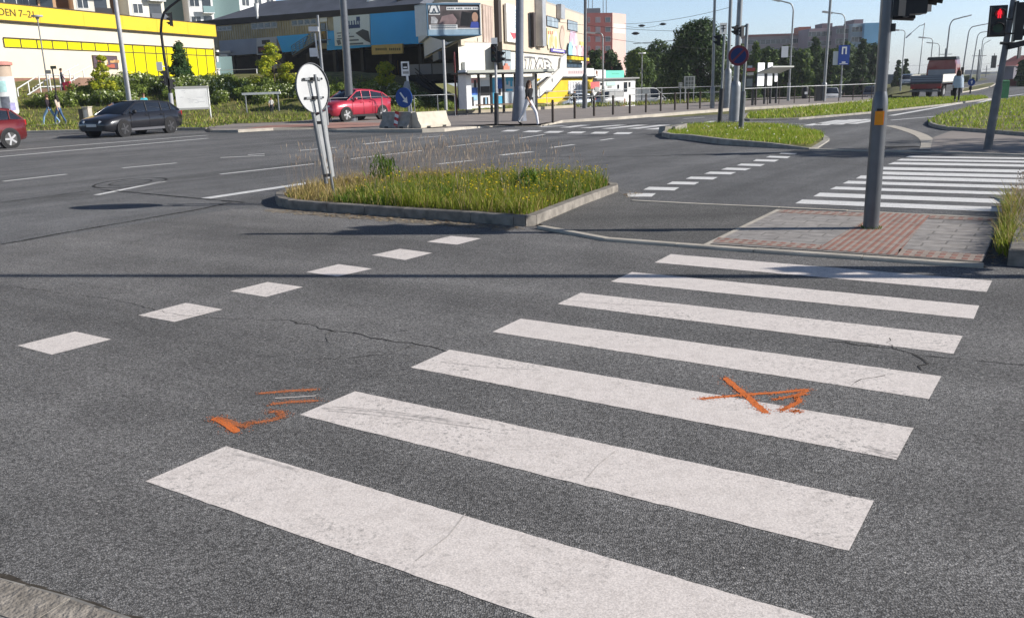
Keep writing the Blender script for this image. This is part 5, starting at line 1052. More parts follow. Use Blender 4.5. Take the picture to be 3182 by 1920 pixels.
b=MB(); q=bp(.127,.86,.014)
for s1,s2 in (((-.35,-.25),(-.2,.22)),((-.2,.22),(0,.36)),((0,.36),(.2,.22)),((.2,.22),(.35,-.25)),((-.35,-.25),(.35,-.25)),((-.1,-.25),(0,.05)),((.1,-.25),(0,.05))):
    A=q+ex*s1[0]+ez*s1[1]*.9;B_=q+ex*s2[0]+ez*s2[1]*.9; b.tube([A,B_],.028,5)
for k in range(9): bb_(b,.045+.02*k,.70,.058+.02*k,.725,.013,.018,0)
for row_,z0 in ((0,.28),(1,.215)):
    for k in range(24): bb_(b,.05+.0205*k,z0,.05+.0205*k+.014,z0+.04,.015,.019,0)
for k in range(18): 
    if k not in (4,9,14): bb_(b,.38+.033*k,.85,.38+.033*k+.02,.90,.013,.017,0)
b.build('lettering',mat('bill_ink',(0.06,0.09,0.12),0.6),r)
b=MB(); a=bp(0,1.0,-.1);c=bp(.35,1.09,-1.6);e=bp(1,1.0,-.1); b.prism([bp(-.19,.98,-.9),bp(-.02,1.02,-.12),bp(1.02,1.03,-.12),bp(.45,1.14,-1.9)],(0,0,.07)); b.build('top_cover',mat('bill_cover',(0.42,0.45,0.47),0.5),r)
b=MB(); b.quad(bp(-.19,-.02,-.95),bp(-.01,0,-.09),bp(-.01,1,-.09),bp(-.19,1.0,-.95)); o_=b.build('side_board',WHITE,r); md=o_.modifiers.new('t','SOLIDIFY'); md.thickness=.05
b=MB(); b.prism([bp(.0,-.03,.03),bp(1,-.03,.03),bp(.45,-.2,-1.2)],(0,0,-.03)); b.build('underside',mat('bill_under',(0.03,0.06,0.10),0.6),r)
# tram wires between far masts
def wire(name,label,a,c,sag=.25,rr=.014):
    b=MB(); pts=[Vector(a).lerp(Vector(c),k/10)-Vector((0,0,sag*4*(k/10)*(1-k/10))) for k in range(11)]; b.tube(pts,rr,4); o_=b.build(name,BLACK,None); tag(o_,label,'wire','overhead tram wires')
for (u0,v0,y0,u1,v1,y1,lab) in [(1760,97,70,2250,155,75,'overhead wire passing the pink tower side, lowest of the three'),(1700,65,72,2230,98,72,'overhead wire crossing at the top of the pink tower'),(1940,75,80,2275,22,60,'overhead wire rising to the right toward the pole tops'),(1945,82,90,2060,76,90,'short overhead wire with insulators left of the huge tree'),(2780,205,110,2960,190,140,'faint overhead wire behind the truck'),(3045,198,150,3092,190,120,'thin overhead wire right of the lamp row')]:
    wire('tram_wire',lab,P(u0,v0,y0),P(u1,v1,y1))
for u,v,y in ((1994,81,90),(2060,76,90),(1975,105,78)):
    p_=P(u,v,y); b=MB(); b.tube([(-.35,0,0),(-.12,0,0),(.12,0,0),(.35,0,0)],[.02,.12,.12,.02],8); o_=b.build('insulator',BLACK,None); o_.location=p_; tag(o_,'small dark insulator hanging on an overhead wire left of the huge tree','insulator','wire insulators')
p_=P(3088,193,120); b=MB(); b.box(-.25,-.2,-.8,.25,.2,.8); b.tube([(0,0,.8),(0,0,1.1)],.04,5); o_=b.build('hanging_signal',BLACK,None); o_.location=p_; tag(o_,'dark box hanging from the wire at the far right road','signal box')
# ================================================================== BUILDINGS
class Fac:
    """vertical wall plane through two ground points; s runs along it, z up, outward normal faces the junction"""
    def __init__(f,A,B):
        f.A=Vector((A[0],A[1],0)); f.B=Vector((B[0],B[1],0)); f.d=(f.B-f.A).normalized(); f.n=Vector((f.d.y,-f.d.x,0)); f.L=(f.B-f.A).length
        if f.n.dot(-f.A)<0: f.n=-f.n
    def sz(f,u,v):
        r=ray(u,v); o=Vector((0,0,CAMH)); t=(f.A-o).dot(f.n)/r.dot(f.n); p=o+r*t; return (p-f.A).dot(f.d),p.z
    def pt(f,s,z,o=0): return f.A+f.d*s+f.n*o+Vector((0,0,z))
    def box(f,b,s0,z0,s1,z1,o0,o1,mi=0): b.obox(f.pt((s0+s1)/2,(z0+z1)/2,(o0+o1)/2),f.d*((s1-s0)/2),f.n*((o1-o0)/2),Vector((0,0,(z1-z0)/2)),mi)
    def px(f,b,u0,v0,u1,v1,o0,o1,mi=0):
        a=f.sz(u0,v0);c=f.sz(u1,v1); um=(u0+u1)/2; za=f.sz(um,(v0+0))[1]; f.box(b,min(a[0],c[0]),min(a[1],c[1]),max(a[0],c[0]),max(a[1],c[1]),o0,o1,mi)
    def ppoly(f,b,pts,o0,o1,mi=0): b.prism([f.pt(*f.sz(u,v),o0) for u,v in pts],f.n*(o1-o0),mi)
def bp_(b,name,m,root):
    off=Vector((0,0,0)); q=root
    while q is not None: off+=Vector(q.location); q=q.parent
    return b.build(name,m,root,off)
# ---- yellow discount store on the terrace
A=P(0,240,72);B_=P(676,240,102); F=Fac((A.x,A.y),(B_.x,B_.y)); F=Fac((F.A-F.d*16).to_tuple()[:2],(B_.x,B_.y)); L=F.L
YEL=mat('fascia_yellow',(0.66,0.46,0.035),0.5,0,0.03,1); YELB=mat('foil_yellow',(0.66,0.58,0.005),0.35,0,0.05,1); CREAM=mat('cream_render',(0.63,0.555,0.44),0.85,0,0.04,.5); TRIM=mat('dark_trim',(0.06,0.045,0.03),0.6); PLINTH=mat('brown_plinth',(0.22,0.115,0.08),0.8,0,0.12,2)
r=thing('yellow_store','single-storey cream store with a deep yellow fascia and yellow window band','shop building',(F.A.x,F.A.y,2.6))
zt=F.sz(300,45)[1]; zt=F.sz(3,13)[1]; zb=F.sz(3,66)[1]; z2=F.sz(10,120)[1]; z3=F.sz(10,147)[1]; zpl=F.sz(55,243)[1]; zg=1.6
b=MB(); F.box(b,0,zg,L,zb,-14,0,0); bp_(b,'wall',CREAM,r)
b=MB(); F.box(b,-.2,zb+.06,L+.12,zt,-14.1,.35,0); bp_(b,'fascia',YEL,r)
b=MB(); F.box(b,-.2,zb-.05,L+.1,zb+.055,-14.05,.30,0); F.box(b,-.2,zt+.002,L+.12,zt+.09,-14.1,.38,0); bp_(b,'fascia_trim',TRIM,r)
b=MB()
for k in range(1,9): s=L*k/9; F.box(b,s-.012,zb+.08,s+.012,zt-.03,.352,.358,0)
bp_(b,'fascia_joints',mat('joint_ochre',(0.40,0.27,0.02),0.6),r)
b=MB(); F.box(b,0,zg,L*.62,zpl,.003,.06,0); bp_(b,'plinth',PLINTH,r)
s0=F.sz(10,130)[0]; sw=F.sz(385,160)[0]
b=MB(); F.box(b,s0,z3,L-.15,z2,.003,.03,0); F.box(b,sw,2.9,L-.15,z3,.003,.03,0); w=bp_(b,'window_band',YELB,r)
b=MB(); n=17
for k in range(n+1): s=s0+(L-.15-s0)*k/n; F.box(b,s-.05,z3 if s<sw else 2.9,s+.05,z2,.032,.06,0)
F.box(b,s0,z2,L,z2+.09,.032,.10,0); F.box(b,s0,z3-.05,L,z3+.03,.032,.055,0); bp_(b,'mullions',TRIM,w)
b=MB(); F.px(b,284,172,367,216,.02,.07,0); bp_(b,'poster_frame',TRIM,r)
b=MB(); a=F.sz(287,175);c=F.sz(364,214); F.box(b,a[0],c[1],c[0],a[1],.072,.085,0); 
for k in range(9): s=a[0]+(c[0]-a[0])*R(.05,.9); z=c[1]+(a[1]-c[1])*R(.05,.55); F.box(b,s,z,s+R(.3,.9),z+R(.15,.4),.086+.002*k,.0875+.002*k,1+k%3)
bp_(b,'poster',[mat('poster_violet_dark',(0.09,0.06,0.08),0.6),mat('poster_bread',(0.42,0.24,0.10),0.6,0,0.3,3),mat('poster_cream',(0.62,0.52,0.36),0.6),mat('poster_red',(0.38,0.10,0.06),0.6)],r)
# lettering on the fascia
def text(txt,size,F,s,z,o,m,root,name='lettering',ext=.02):
    cu=bpy.data.curves.new('t','FONT'); cu.body=txt; cu.size=size; cu.extrude=ext; cu.align_x='LEFT'; ob=bpy.data.objects.new('t',cu); COL.objects.link(ob)
    bpy.context.view_layer.update(); me=bpy.data.meshes.new_from_object(ob.evaluated_get(bpy.context.evaluated_depsgraph_get())); bpy.data.objects.remove(ob)
    M=Matrix((( F.d.x,0,F.n.x,0),(F.d.y,0,F.n.y,0),(0,1,0,0),(0,0,0,1))); me.transform(M)
    me.materials.clear(); me.materials.append(m); o_=bpy.data.objects.new(name,me); COL.objects.link(o_); o_.parent=root; o_.location=F.pt(s,z,o)-Vector(root.location); return o_
INK=mat('ink_brown',(0.07,0.055,0.02),0.6)
a=F.sz(5,28);e=F.sz(93,57); zc=F.sz(5,50)[1]
hgt=(F.sz(8,29)[1]-F.sz(8,51)[1])
t=text('DEN 7–21',hgt/.70,F,0,zc,.36,INK,r); wd=max(v.co.dot(F.d) for v in t.data.vertices); sE=F.sz(8,40)[0]; s21=F.sz(93,45)[0]
vD=t.data.vertices; tw=s21-(F.sz(-18,40)[0]); sc=tw/wd
for v in vD: k=v.co.dot(F.d); v.co+=F.d*(k*(sc-1))
t.location=F.pt(F.sz(-18,40)[0],zc,.36)-Vector(r.location)
# downpipe and wall lamp at its right corner
b=MB(); b.tube([F.pt(L-.35,2.8,.12),F.pt(L-.35,z2+.2,.12)],.06,6); bp_(b,'downpipe',mat('pipe_yellow_white',(0.62,0.55,0.30),0.5),r)
b=MB(); F.box(b,L-.1,z2-.25,L+.35,z2-.05,.05,.3,0); bp_(b,'wall_lamp',WHITE,r)
SF=F
# ---- outdoor stair with a white railing in front of it
y0=66.0
def Pw(u,v,y): q=P(u,v,y); return q
st=[Pw(60,318,y0),Pw(126,276,y0+1.2),Pw(190,274,y0+1.8),Pw(250,242,y0+3)]
o=Vector((st[0].x,st[0].y,st[0].z-.1)); r=thing('outdoor_stair','brown outdoor stair with a white pipe railing climbing to the cream store','stairs',o)
b=MB(); wv=Vector((.3,1.6,0))
for i in range(3):
    A=st[i]-Vector((0,0,.0));B_=st[i+1]; k=10 if i!=1 else 1
    for j in range(k):
        p=A.lerp(B_,j/k);q=A.lerp(B_,(j+1)/k); zz=q.z
        b.prism([(p.x,p.y,p.z-.7),(q.x,q.y,p.z-.7),(q.x,q.y,zz),(p.x,p.y,zz)],wv)
bp_(b,'steps',mat('stair_brown',(0.24,0.15,0.11),0.85,0,0.1,3),r)
for off in (Vector((0,0,0)),wv):
    b=MB()
    b.tube([p+Vector((0,0,.95))+off for p in st],.05,6); b.tube([p+Vector((0,0,.12))+off for p in st],.05,6); bp_(b,'rail',WHITE,r)
    for i in range(3):
        for t in (0,.5):
            p=st[i].lerp(st[i+1],t)+off; b=MB(); b.tube([p-Vector((0,0,.4)),p+Vector((0,0,.95))],.045,6); bp_(b,'post',WHITE,r)
b=MB(); p=P(320,262,72)
pl=[GT(580,302,.9),GT(660,300,.9)]
railing('pipe_railing','short white pipe railing above the bushes beside the yellow store corner',[P(672,250,88),P(800,246,86)],1.0,WHITE,.05,(1.0,.5,.1),z0=P(672,250,88).z-.1,step=6)
q0=GT(752,300,.2);q1=GT(870,300,.2); b=MB(); a_=P(752,293,58);c_=P(872,289,58); b.obox((a_+c_)/2,(c_-a_)/2,(0,.05,0),(0,0,.07)); 
rb=thing('low_barrier','low white horizontal bar barrier on the grass before the bushy yellow tree','barrier',Vector((a_.x,a_.y,a_.z-1.3))); bp_(b,'bar',WHITE,rb); b=MB()
for t in (.08,.92): q=a_.lerp(c_,t); b.tube([q-Vector((0,0,1.4)),q],.05,6)
bp_(b,'post',GALV,rb)
# ---- dark shopping centre
A=P(672,240,113);B_=P(1322,240,98.5); F=Fac((A.x-3.0,A.y+1.6),(B_.x,B_.y)); L=F.L
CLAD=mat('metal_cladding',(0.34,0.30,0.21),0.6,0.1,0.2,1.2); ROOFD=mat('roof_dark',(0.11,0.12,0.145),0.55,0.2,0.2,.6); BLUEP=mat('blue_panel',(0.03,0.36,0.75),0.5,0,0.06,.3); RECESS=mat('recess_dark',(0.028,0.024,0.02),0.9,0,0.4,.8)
r=thing('shopping_centre','long dark shopping centre with blue panels on an overhanging upper storey','building',(F.A.x,F.A.y,2.5))
ztop=F.sz(995,37)[1]; zl=F.sz(1230,140)[1]; zlow=zl
b=MB(); F.box(b,0,zl,L,ztop-.7,-18,0,0); bp_(b,'upper_wall',CLAD,r)
zr2=F.sz(1000,28)[1]
b=MB(); F.box(b,-.3,ztop-.68,L+.3,ztop-.02,-18.2,.35,0); bp_(b,'roof_eave',mat('eave_black',(0.02,0.018,0.018),0.7),r)
b=MB(); b.prism([F.pt(3,ztop,-.2),F.pt(L-.5,ztop,-.2),F.pt(L-.5,ztop+2.1,-4.4),F.pt(9,ztop+2.1,-4.4)],F.n*-6+Vector((0,0,.0))); bp_(b,'roof',ROOFD,r)
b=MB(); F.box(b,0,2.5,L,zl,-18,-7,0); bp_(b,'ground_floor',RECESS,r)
b=MB(); F.box(b,0,2.0,L,2.6,-8,0,0); bp_(b,'terrace_floor',mat('terrace_slab',(0.12,0.11,0.10),0.9),r)
for k in range(9): b=MB(); s=L*(.04+k*.115); F.box(b,s-.2,2.6,s+.2,zl,-1.6,-1.2,0); bp_(b,'pillar',mat('pillar_dark',(0.06,0.055,0.05),0.8),r)
b=MB()
for k in range(46): s=F.sz(676,100)[0]+(F.sz(1020,100)[0]-F.sz(676,100)[0])*k/45; F.box(b,s-.03,zl+1.3,s+.03,ztop-.72,.004,.05,0)
bp_(b,'cladding_seams',mat('seam_ochre',(0.36,0.27,0.12),0.6,.2),r)
# window strips of the upper floor
for (u0,v0,u1,v1,n) in [(676,84,722,96,3),(782,72,863,88,4),(906,62,986,78,4)]:
    b=MB(); F.px(b,u0,v0,u1,v1,.01,.10,0); w=bp_(b,'window',mat('window_frame_grey',(0.36,0.36,0.37),0.5),r)
    a=F.sz(u0,v0);c=F.sz(u1,v1); b=MB(); wd=(c[0]-a[0])/n
    for k in range(n): F.box(b,a[0]+wd*k+.12,c[1]+.15,a[0]+wd*(k+1)-.12,a[1]-.15,.102,.115,0)
    bp_(b,'pane',GLASS,w)
b=MB(); F.px(b,995,56,1018,68,.02,.1,1); F.px(b,998,74,1016,135,.02,.1,0); F.px(b,993,70,997,140,.02,.14,1); F.px(b,1017,70,1021,140,.02,.14,1); bp_(b,'stair_door',[GLASS,WHITE],r)
# lower panel strip and the blue panels
for (pts,nm,m) in [([(682,128),(800,120),(800,168),(690,176)],'grey_panel',mat('panel_grey_blue',(0.24,0.27,0.34),0.5,0.2,0.1,.5)),([(800,120),(862,115),(862,166),(800,172)],'grey_panel',mat('panel_grey',(0.42,0.42,0.44),0.5,0.1,0.1,.5)),([(862,114),(960,106),(940,158),(880,164)],'blue_panel',BLUEP)]:
    b=MB(); F.ppoly(b,pts,.02,.14,0); bp_(b,nm,m,r)
b=MB(); F.px(b,816,126,842,137,.145,.16,0); F.px(b,803,146,856,165,.145,.16,0); F.px(b,806,150,826,161,.162,.17,1); F.px(b,832,148,854,160,.162,.17,2); bp_(b,'signboard',[DARK,mat('sign_dull_red',(0.2,0.05,0.04),0.6),mat('sign_dull_brown',(0.20,0.12,0.10),0.6)],r)
b=MB(); F.ppoly(b,[(1018,98),(1155,88),(1155,146),(1018,158)],.02,.12,0); F.ppoly(b,[(1155,44),(1310,32),(1328,136),(1158,144)],.03,.30,0); bp_(b,'blue_panel',BLUEP,r)
b=MB(); F.ppoly(b,[(1040,54),(1153,45),(1156,140),(1046,144)],.13,.30,0); ad=bp_(b,'advert_board',mat('advert_grey_white',(0.62,0.66,0.65),0.6,0,0.06,.5),r)
b=MB()
for k,(u,v) in enumerate([(1082,66),(1088,66),(1096,65),(1104,64),(1112,63),(1119,62)]): F.px(b,u,v+R(-1,2),u+5,v+24+R(-2,2),.303,.32,0)
F.px(b,1080,80,1124,88,.303,.315,0); F.px(b,1112,54,1124,66,.303,.315,0)
for k,(u,v,w_) in enumerate([(1052,103,16),(1055,112,10),(1053,120,20),(1080,104,12),(1080,114,26),(1080,125,40),(1084,136,50)]): F.px(b,u,v,u+w_,v+2.5,.303,.315,1)
F.ppoly(b,[(1110,104),(1132,92),(1150,98),(1156,134),(1142,128)],.303,.33,2); F.ppoly(b,[(1051,127),(1062,124),(1066,138),(1056,142)],.303,.32,1)
bp_(b,'advert_print',[mat('print_navy',(0.02,0.05,0.14),0.6),mat('print_grey',(0.13,0.15,0.17),0.6),mat('print_dark_grey',(0.05,0.055,0.06),0.6)],ad)
b=MB(); F.px(b,1163,142,1260,167,.31,.55,0); sg=bp_(b,'shop_sign',mat('shop_sign_ochre',(0.55,0.38,0.12),0.6,0,0.1,2),r); b=MB()
for k in range(13):
    if k==6: continue
    u=1176+k*6.1; F.px(b,u,150+R(0,1),u+4,158,.552,.565,0)
bp_(b,'sign_lettering',INK,sg)
# blue outside stair to the door, parapets on the terrace, hanging gear below
b=MB(); a=F.pt(*F.sz(930,172),1.2);c=F.pt(*F.sz(1000,128),1.2)
for k in range(5): b.tube([a+Vector((0,0,.25*k)),c+Vector((0,0,.25*k))],.05,5)
for k in range(7): q=a.lerp(c,k/6); b.tube([q,q+Vector((0,0,1.05))],.05,5)
b.tube([c,c+F.d*2.2],.06,5); b.tube([c+Vector((0,0,1)),c+F.d*2.2+Vector((0,0,1))],.05,5); bp_(b,'stair_railing',mat('rail_blue_grey',(0.13,0.23,0.34),0.5),r)
b=MB(); b.prism([a-Vector((0,0,.25)),c-Vector((0,0,.25)),c+Vector((0,0,.05)),a+Vector((0,0,.05))],F.n*-1.4); bp_(b,'outside_stair',DARK,r)
b=MB(); F.px(b,683,196,722,236,-6.5,-6.3,0); F.px(b,752,197,782,218,-6.5,-6.3,0); F.px(b,725,200,750,214,-6.5,-6.35,1); F.px(b,690,160,724,165,.3,.5,0); F.px(b,690,170,714,176,.2,.5,2); bp_(b,'shop_window',[mat('shutter_grey_white',(0.50,0.50,0.50),0.6,0,0.06,1),GLASSL,WHITE],r)
b=MB(); 
for k in range(5): u=1096+k*9; F.px(b,u,184+R(0,6),u+R(2,4),232,-6.6,-6.45,k%2)
bp_(b,'lit_goods',[mat('goods_ochre',(0.22,0.13,0.03),0.7),mat('goods_dark',(0.09,0.06,0.03),0.7)],r)
b=MB(); a=F.sz(1272,205);c=F.sz(1440,228); F.box(b,a[0],c[1],a[0]+16,a[1]+.1,.4,.5,0)
for k in range(10): F.box(b,a[0]+1.6*k,c[1],a[0]+1.6*k+.06,a[1]+.2,.502,.56,1)
F.box(b,a[0]-1,c[1]-.7,a[0]+16,c[1]-.02,-6,.6,2); bp_(b,'terrace_parapet',[mat('parapet_grey',(0.26,0.26,0.27),0.8,0,0.1,.6),DARK,RECESS],r)
b=MB(); A1=F.pt(*F.sz(1303,252),.7);B1=F.pt(*F.sz(1412,322),2.5)
b=MB(); b.prism([A1,B1,B1+Vector((0,0,.5)),A1+Vector((0,0,.6))],F.n*-2.0); b.tube([A1+Vector((0,0,1.3)),B1+Vector((0,0,1.3))],.06,5); b.tube([A1+Vector((0,0,.9)),B1+Vector((0,0,.9))],.05,5); bp_(b,'terrace_stair',mat('stair_dark',(0.05,0.047,0.045),0.85),r)
b=MB()
for (u,v) in ((947,28),(1118,8)): q=F.pt(*F.sz(u,v),-2.2); b.ball(q,.62 if u>1000 else .4,12,0,(1,.35,1.2))
bp_(b,'satellite_dish',WHITE,r)
b=MB(); q=F.pt(*F.sz(806,38),.4); b.tube([(q.x,q.y,q.z-.8),(q.x,q.y,q.z),(q.x,q.y,q.z+.9)],[.12,.14,.32],10,0); q=F.pt(*F.sz(1225,12),-2); b.box(q.x-.8,q.y-.5,q.z-.6,q.x+.8,q.y+.5,q.z+.6,1); bp_(b,'roof_vent',[WHITE,DARK],r)
MF=F
# ---- cream wing coming forward
A=P(1433,250,62);B_=P(1747,230,92); F=Fac((A.x,A.y),(B_.x,B_.y)); sR=F.sz(1817,100)[0]; zT=F.sz(1745,27)[1]; zM=F.sz(1747,166)[1]; L=sR
BEIGE=mat('beige_cladding',(0.52,0.44,0.35),0.8,0,0.05,.6); OFFW=mat('white_render',(0.66,0.64,0.58),0.85,0,0.05,.7); SHUT=mat('brown_shutter',(0.33,0.25,0.21),0.7,0,0.2,1.5)
r=thing('cream_wing','cream two-storey wing with adverts, graffiti and tall dark windows above the tram shelter','building',(F.A.x,F.A.y,0.1))
b=MB(); back=[F.pt(0,zM,0),F.pt(L,zM,0),F.pt(L,zM,-16),F.pt(3,zM,-16)]; C=Vector((MF.B.x,MF.B.y,zM))
pl=[F.pt(0,zM,0),F.pt(L,zM,0),F.pt(L,zM,-14),Vector((C.x+2.5,C.y+12,zM)),C]
b.prism(pl,(0,0,zT-zM)); bp_(b,'upper_wall',BEIGE,r)
b=MB(); b.prism([p+Vector((0,0,zT-zM+.003)) for p in pl],(0,0,.18)); bp_(b,'parapet_cap',mat('cap_grey',(0.35,0.33,0.30),0.7),r)
b=MB(); W2=Fac((C.x,C.y),(F.A.x,F.A.y)); b.prism([F.pt(.02,-1.8,-.12),F.pt(L,-1.8,-.12),F.pt(L,-1.8,-14),Vector((C.x+6,C.y+10,-1.8)),W2.pt(.5,-1.8,-3.4),W2.pt(W2.L-3.5,-1.8,-3.4),W2.pt(W2.L-.3,-1.8,-.03)],(0,0,zM+1.8)); bp_(b,'lower_wall',OFFW,r)
b=MB(); F.box(b,0,zM-.25,L,zM+.10,.003,.10,0); bp_(b,'floor_band',BEIGE,r)
# left return: white bay
W2=Fac((C.x,C.y),(F.A.x,F.A.y))
b=MB(); W2.box(b,W2.L*.1,zM+.1,W2.L-.05,zM+1.7,.02,.25,0); W2.box(b,W2.L*.02,zM+1.6,W2.L*.55,zT-.6,.02,.6,0); bp_(b,'white_bay',WHITE,r)
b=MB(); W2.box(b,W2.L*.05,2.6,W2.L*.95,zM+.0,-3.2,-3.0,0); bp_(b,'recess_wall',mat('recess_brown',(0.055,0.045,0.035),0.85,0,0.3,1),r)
b=MB(); W2.box(b,W2.L*.45,zM-.75,W2.L*.62,zM-.1,.1,.35,0); bp_(b,'hanging_box',mat('plate_grey',(.28,.28,.27)),r)
# windows
def win(u0,v0,u1,v1,nv=1,nh=1,fm=DARK,gm=GLASS,o=.02,fw=.12):
    a=F.sz(u0,v0);c=F.sz(u1,v1); s0,s1=min(a[0],c[0]),max(a[0],c[0]); um=(u0+u1)/2; z1=F.sz(um,v0)[1]; z0=F.sz(um,v1)[1]
    b=MB(); F.box(b,s0,z0,s1,z1,o,o+.06,0); w=bp_(b,'window',fm,r); b=MB(); ws=(s1-s0)/nv; hs=(z1-z0)/nh
    for i in range(nv):
        for j in range(nh): F.box(b,s0+ws*i+fw/2,z0+hs*j+fw/2,s0+ws*(i+1)-fw/2,z0+hs*(j+1)-fw/2,o+.062,o+.075,0)
    bp_(b,'pane',gm,w); return w
win(1496,18,1531,138,4,1,SHUT,mat('shutter_pale',(0.42,0.33,0.28),0.6,0,0.2,1),.02,.2)
b=MB(); F.px(b,1534,0,1547,137,.02,.35,0); F.px(b,1644,40,1652,148,.02,.4,0); F.px(b,1674,46,1678,150,.02,.4,0); bp_(b,'dark_fin',mat('fin_brown',(0.06,0.048,0.045),0.7),r)
win(1640,44,1656,148,1,1,mat('fin_brown',(.06,.048,.045)),GLASS)
for q_ in ((1661,-10,1675,146,.7),(1728,14,1741,62,.5)): b=MB(); F.px(b,*q_[:4],.05,q_[4],0); bp_(b,'duct',mat('duct_metal',(0.45,0.45,0.46),0.4,0.5,0.1,2),r)
win(1697,54,1733,86,3,1,DARK,GLASSL); win(1762,66,1793,97,2,1,DARK,GLASSL)
win(1494,150,1590,220,5,2,DARK,GLASSL,-.10,.16)
b=MB(); F.px(b,1540,200,1550,228,.0,.05,0); F.px(b,1563,205,1582,226,.0,.06,1); F.px(b,1568,198,1576,206,.0,.06,1); bp_(b,'shop_display',[mat('display_tan',(0.45,0.34,0.20),0.7),mat('display_salmon',(0.52,0.20,0.14),0.6,0,0.15,3)],r)
b=MB(); F.px(b,1436,194,1530,224,.0,.20,0); pw=bp_(b,'balcony_panel',WHITE,r); b=MB()
for u in (1452,1483,1512): F.px(b,u,204,u+6,213,.205,.215,0)
bp_(b,'panel_print',mat('print_pale_grey',(0.45,0.45,0.46),0.7),pw)
b=MB(); F.px(b,1474,128,1477,198,.0,.08,0); F.px(b,1482,118,1487,198,.0,.06,0); bp_(b,'drainpipe',mat('pipe_grey',(0.35,0.34,0.33),0.5),r)
# big hanging advert with a red triangle
a=F.sz(1562,20);c=F.sz(1606,136); b=MB(); F.box(b,a[0],c[1],c[0],F.sz(1587,19)[1],.12,.30,0); ad=bp_(b,'advert_banner',WHITE,r); s0,s1=a[0],c[0]; z0,z1=c[1],F.sz(1587,19)[1]; q=lambda x,z:F.pt(s0+(s1-s0)*x,z0+(z1-z0)*z,.303)
b=MB(); b.prism([q(.2,.26),q(.8,.26),q(.5,.07)],F.n*.02,0)
b.disc(q(.5,.60),F.n,(s1-s0)*.36,20,1,(z1-z0)*.22); 
for k in range(5): b.obox(q(.5,.50+.075*k)+F.n*.015,F.d*(s1-s0)*.24,F.n*.008,Vector((0,0,(z1-z0)*.018)),2)
b.obox(q(.5,.88)+F.n*.01,F.d*(s1-s0)*.28,F.n*.008,Vector((0,0,(z1-z0)*.03)),1)
bp_(b,'advert_print',[mat('print_red',(0.55,0.10,0.12),0.6),mat('print_pale_blue',(0.50,0.60,0.66),0.6,0,0.12,1),WHITE],ad)
# picture adverts to the right
b=MB(); F.px(b,1697,88,1735,146,.02,.10,0); ad=bp_(b,'advert_board',mat('advert_cream',(0.62,0.56,0.30),0.7,0,0.1,.6),r); b=MB()
for k in range(3): F.px(b,1699+6*k,97,1703+6*k,108,.102,.115,0)
for (u,v,rr) in ((1707,134,1.0),(1724,133,1.1),(1712,118,.8)): b.disc(F.pt(*F.sz(u,v),.108),F.n,rr,14,1); b.disc(F.pt(*F.sz(u,v),.112),F.n,rr*.55,14,2)
bp_(b,'advert_print',[mat('print_dull_red',(0.42,0.16,0.10),0.6),mat('print_plate',(0.70,0.66,0.45),0.6),mat('print_ochre',(0.55,0.42,0.20),0.6)],ad)
b=MB(); 
for k,(u,v,rr,mi) in enumerate(((1779,122,1.4,0),(1784,116,1.0,1),(1774,130,.9,1),(1788,128,.8,0),(1777,141,.7,2),(1747,105,.8,3),(1745,121,1.0,4))): b.disc(F.pt(*F.sz(u,v),.03+.006*k),F.n,rr,12,mi)
bp_(b,'wall_decal',[mat('decal_lilac',(0.52,0.44,0.55),0.7),mat('decal_rose',(0.50,0.34,0.42),0.7),mat('decal_grey',(0.45,0.45,0.48),0.7),mat('decal_brown',(0.36,0.26,0.2),0.7),mat('decal_tan',(0.48,0.38,0.31),0.7)],r)
b=MB(); F.px(b,1704,151,1748,167,.12,.28,0); sg=bp_(b,'shop_sign',mat('shop_sign_violet',(0.13,0.10,0.36),0.5),r); b=MB(); F.px(b,1709,155,1744,163,.285,.30,0); bp_(b,'sign_face',WHITE,sg)
b=MB(); F.px(b,1801,130,1813,172,.03,.09,0); bp_(b,'yellow_strip',mat('strip_yellow',(0.60,0.55,0.20),0.6),r)
# shopfront with awnings at its right end
b=MB(); F.px(b,1752,172,1812,178,.0,.6,0); F.px(b,1752,192,1808,212,-.10,.05,1); F.px(b,1752,157,1764,174,.02,.2,2); bp_(b,'shopfront',[DARK,mat('shop_dark_blue',(0.06,0.09,0.13),0.3,0,0.5,1.5),DARK],r)
b=MB(); F.px(b,1751,176,1809,191,.0,.8,0); ys=bp_(b,'yellow_awning',mat('awning_yellow',(0.66,0.50,0.02),0.6),r); b=MB()
for k in range(6): s=F.sz(1753+10*k,180); F.box(b,s[0]-.06,F.sz(1780,191)[1],s[0]+.06,F.sz(1780,176)[1],.802,.82,0)
bp_(b,'awning_bars',DARK,ys)
b=MB(); b.disc(F.pt(*F.sz(1766,163),.25),F.n,1.05,18,0); 
for k,u in enumerate((1778,1788,1796,1804)): b.disc(F.pt(*F.sz(u,166),.24),F.n,.85,14,1+k%2)
bp_(b,'round_sign',[mat('sign_sky',(0.30,0.52,0.68),0.6),WHITE,mat('sign_rose',(0.60,0.36,0.38),0.6)],r)
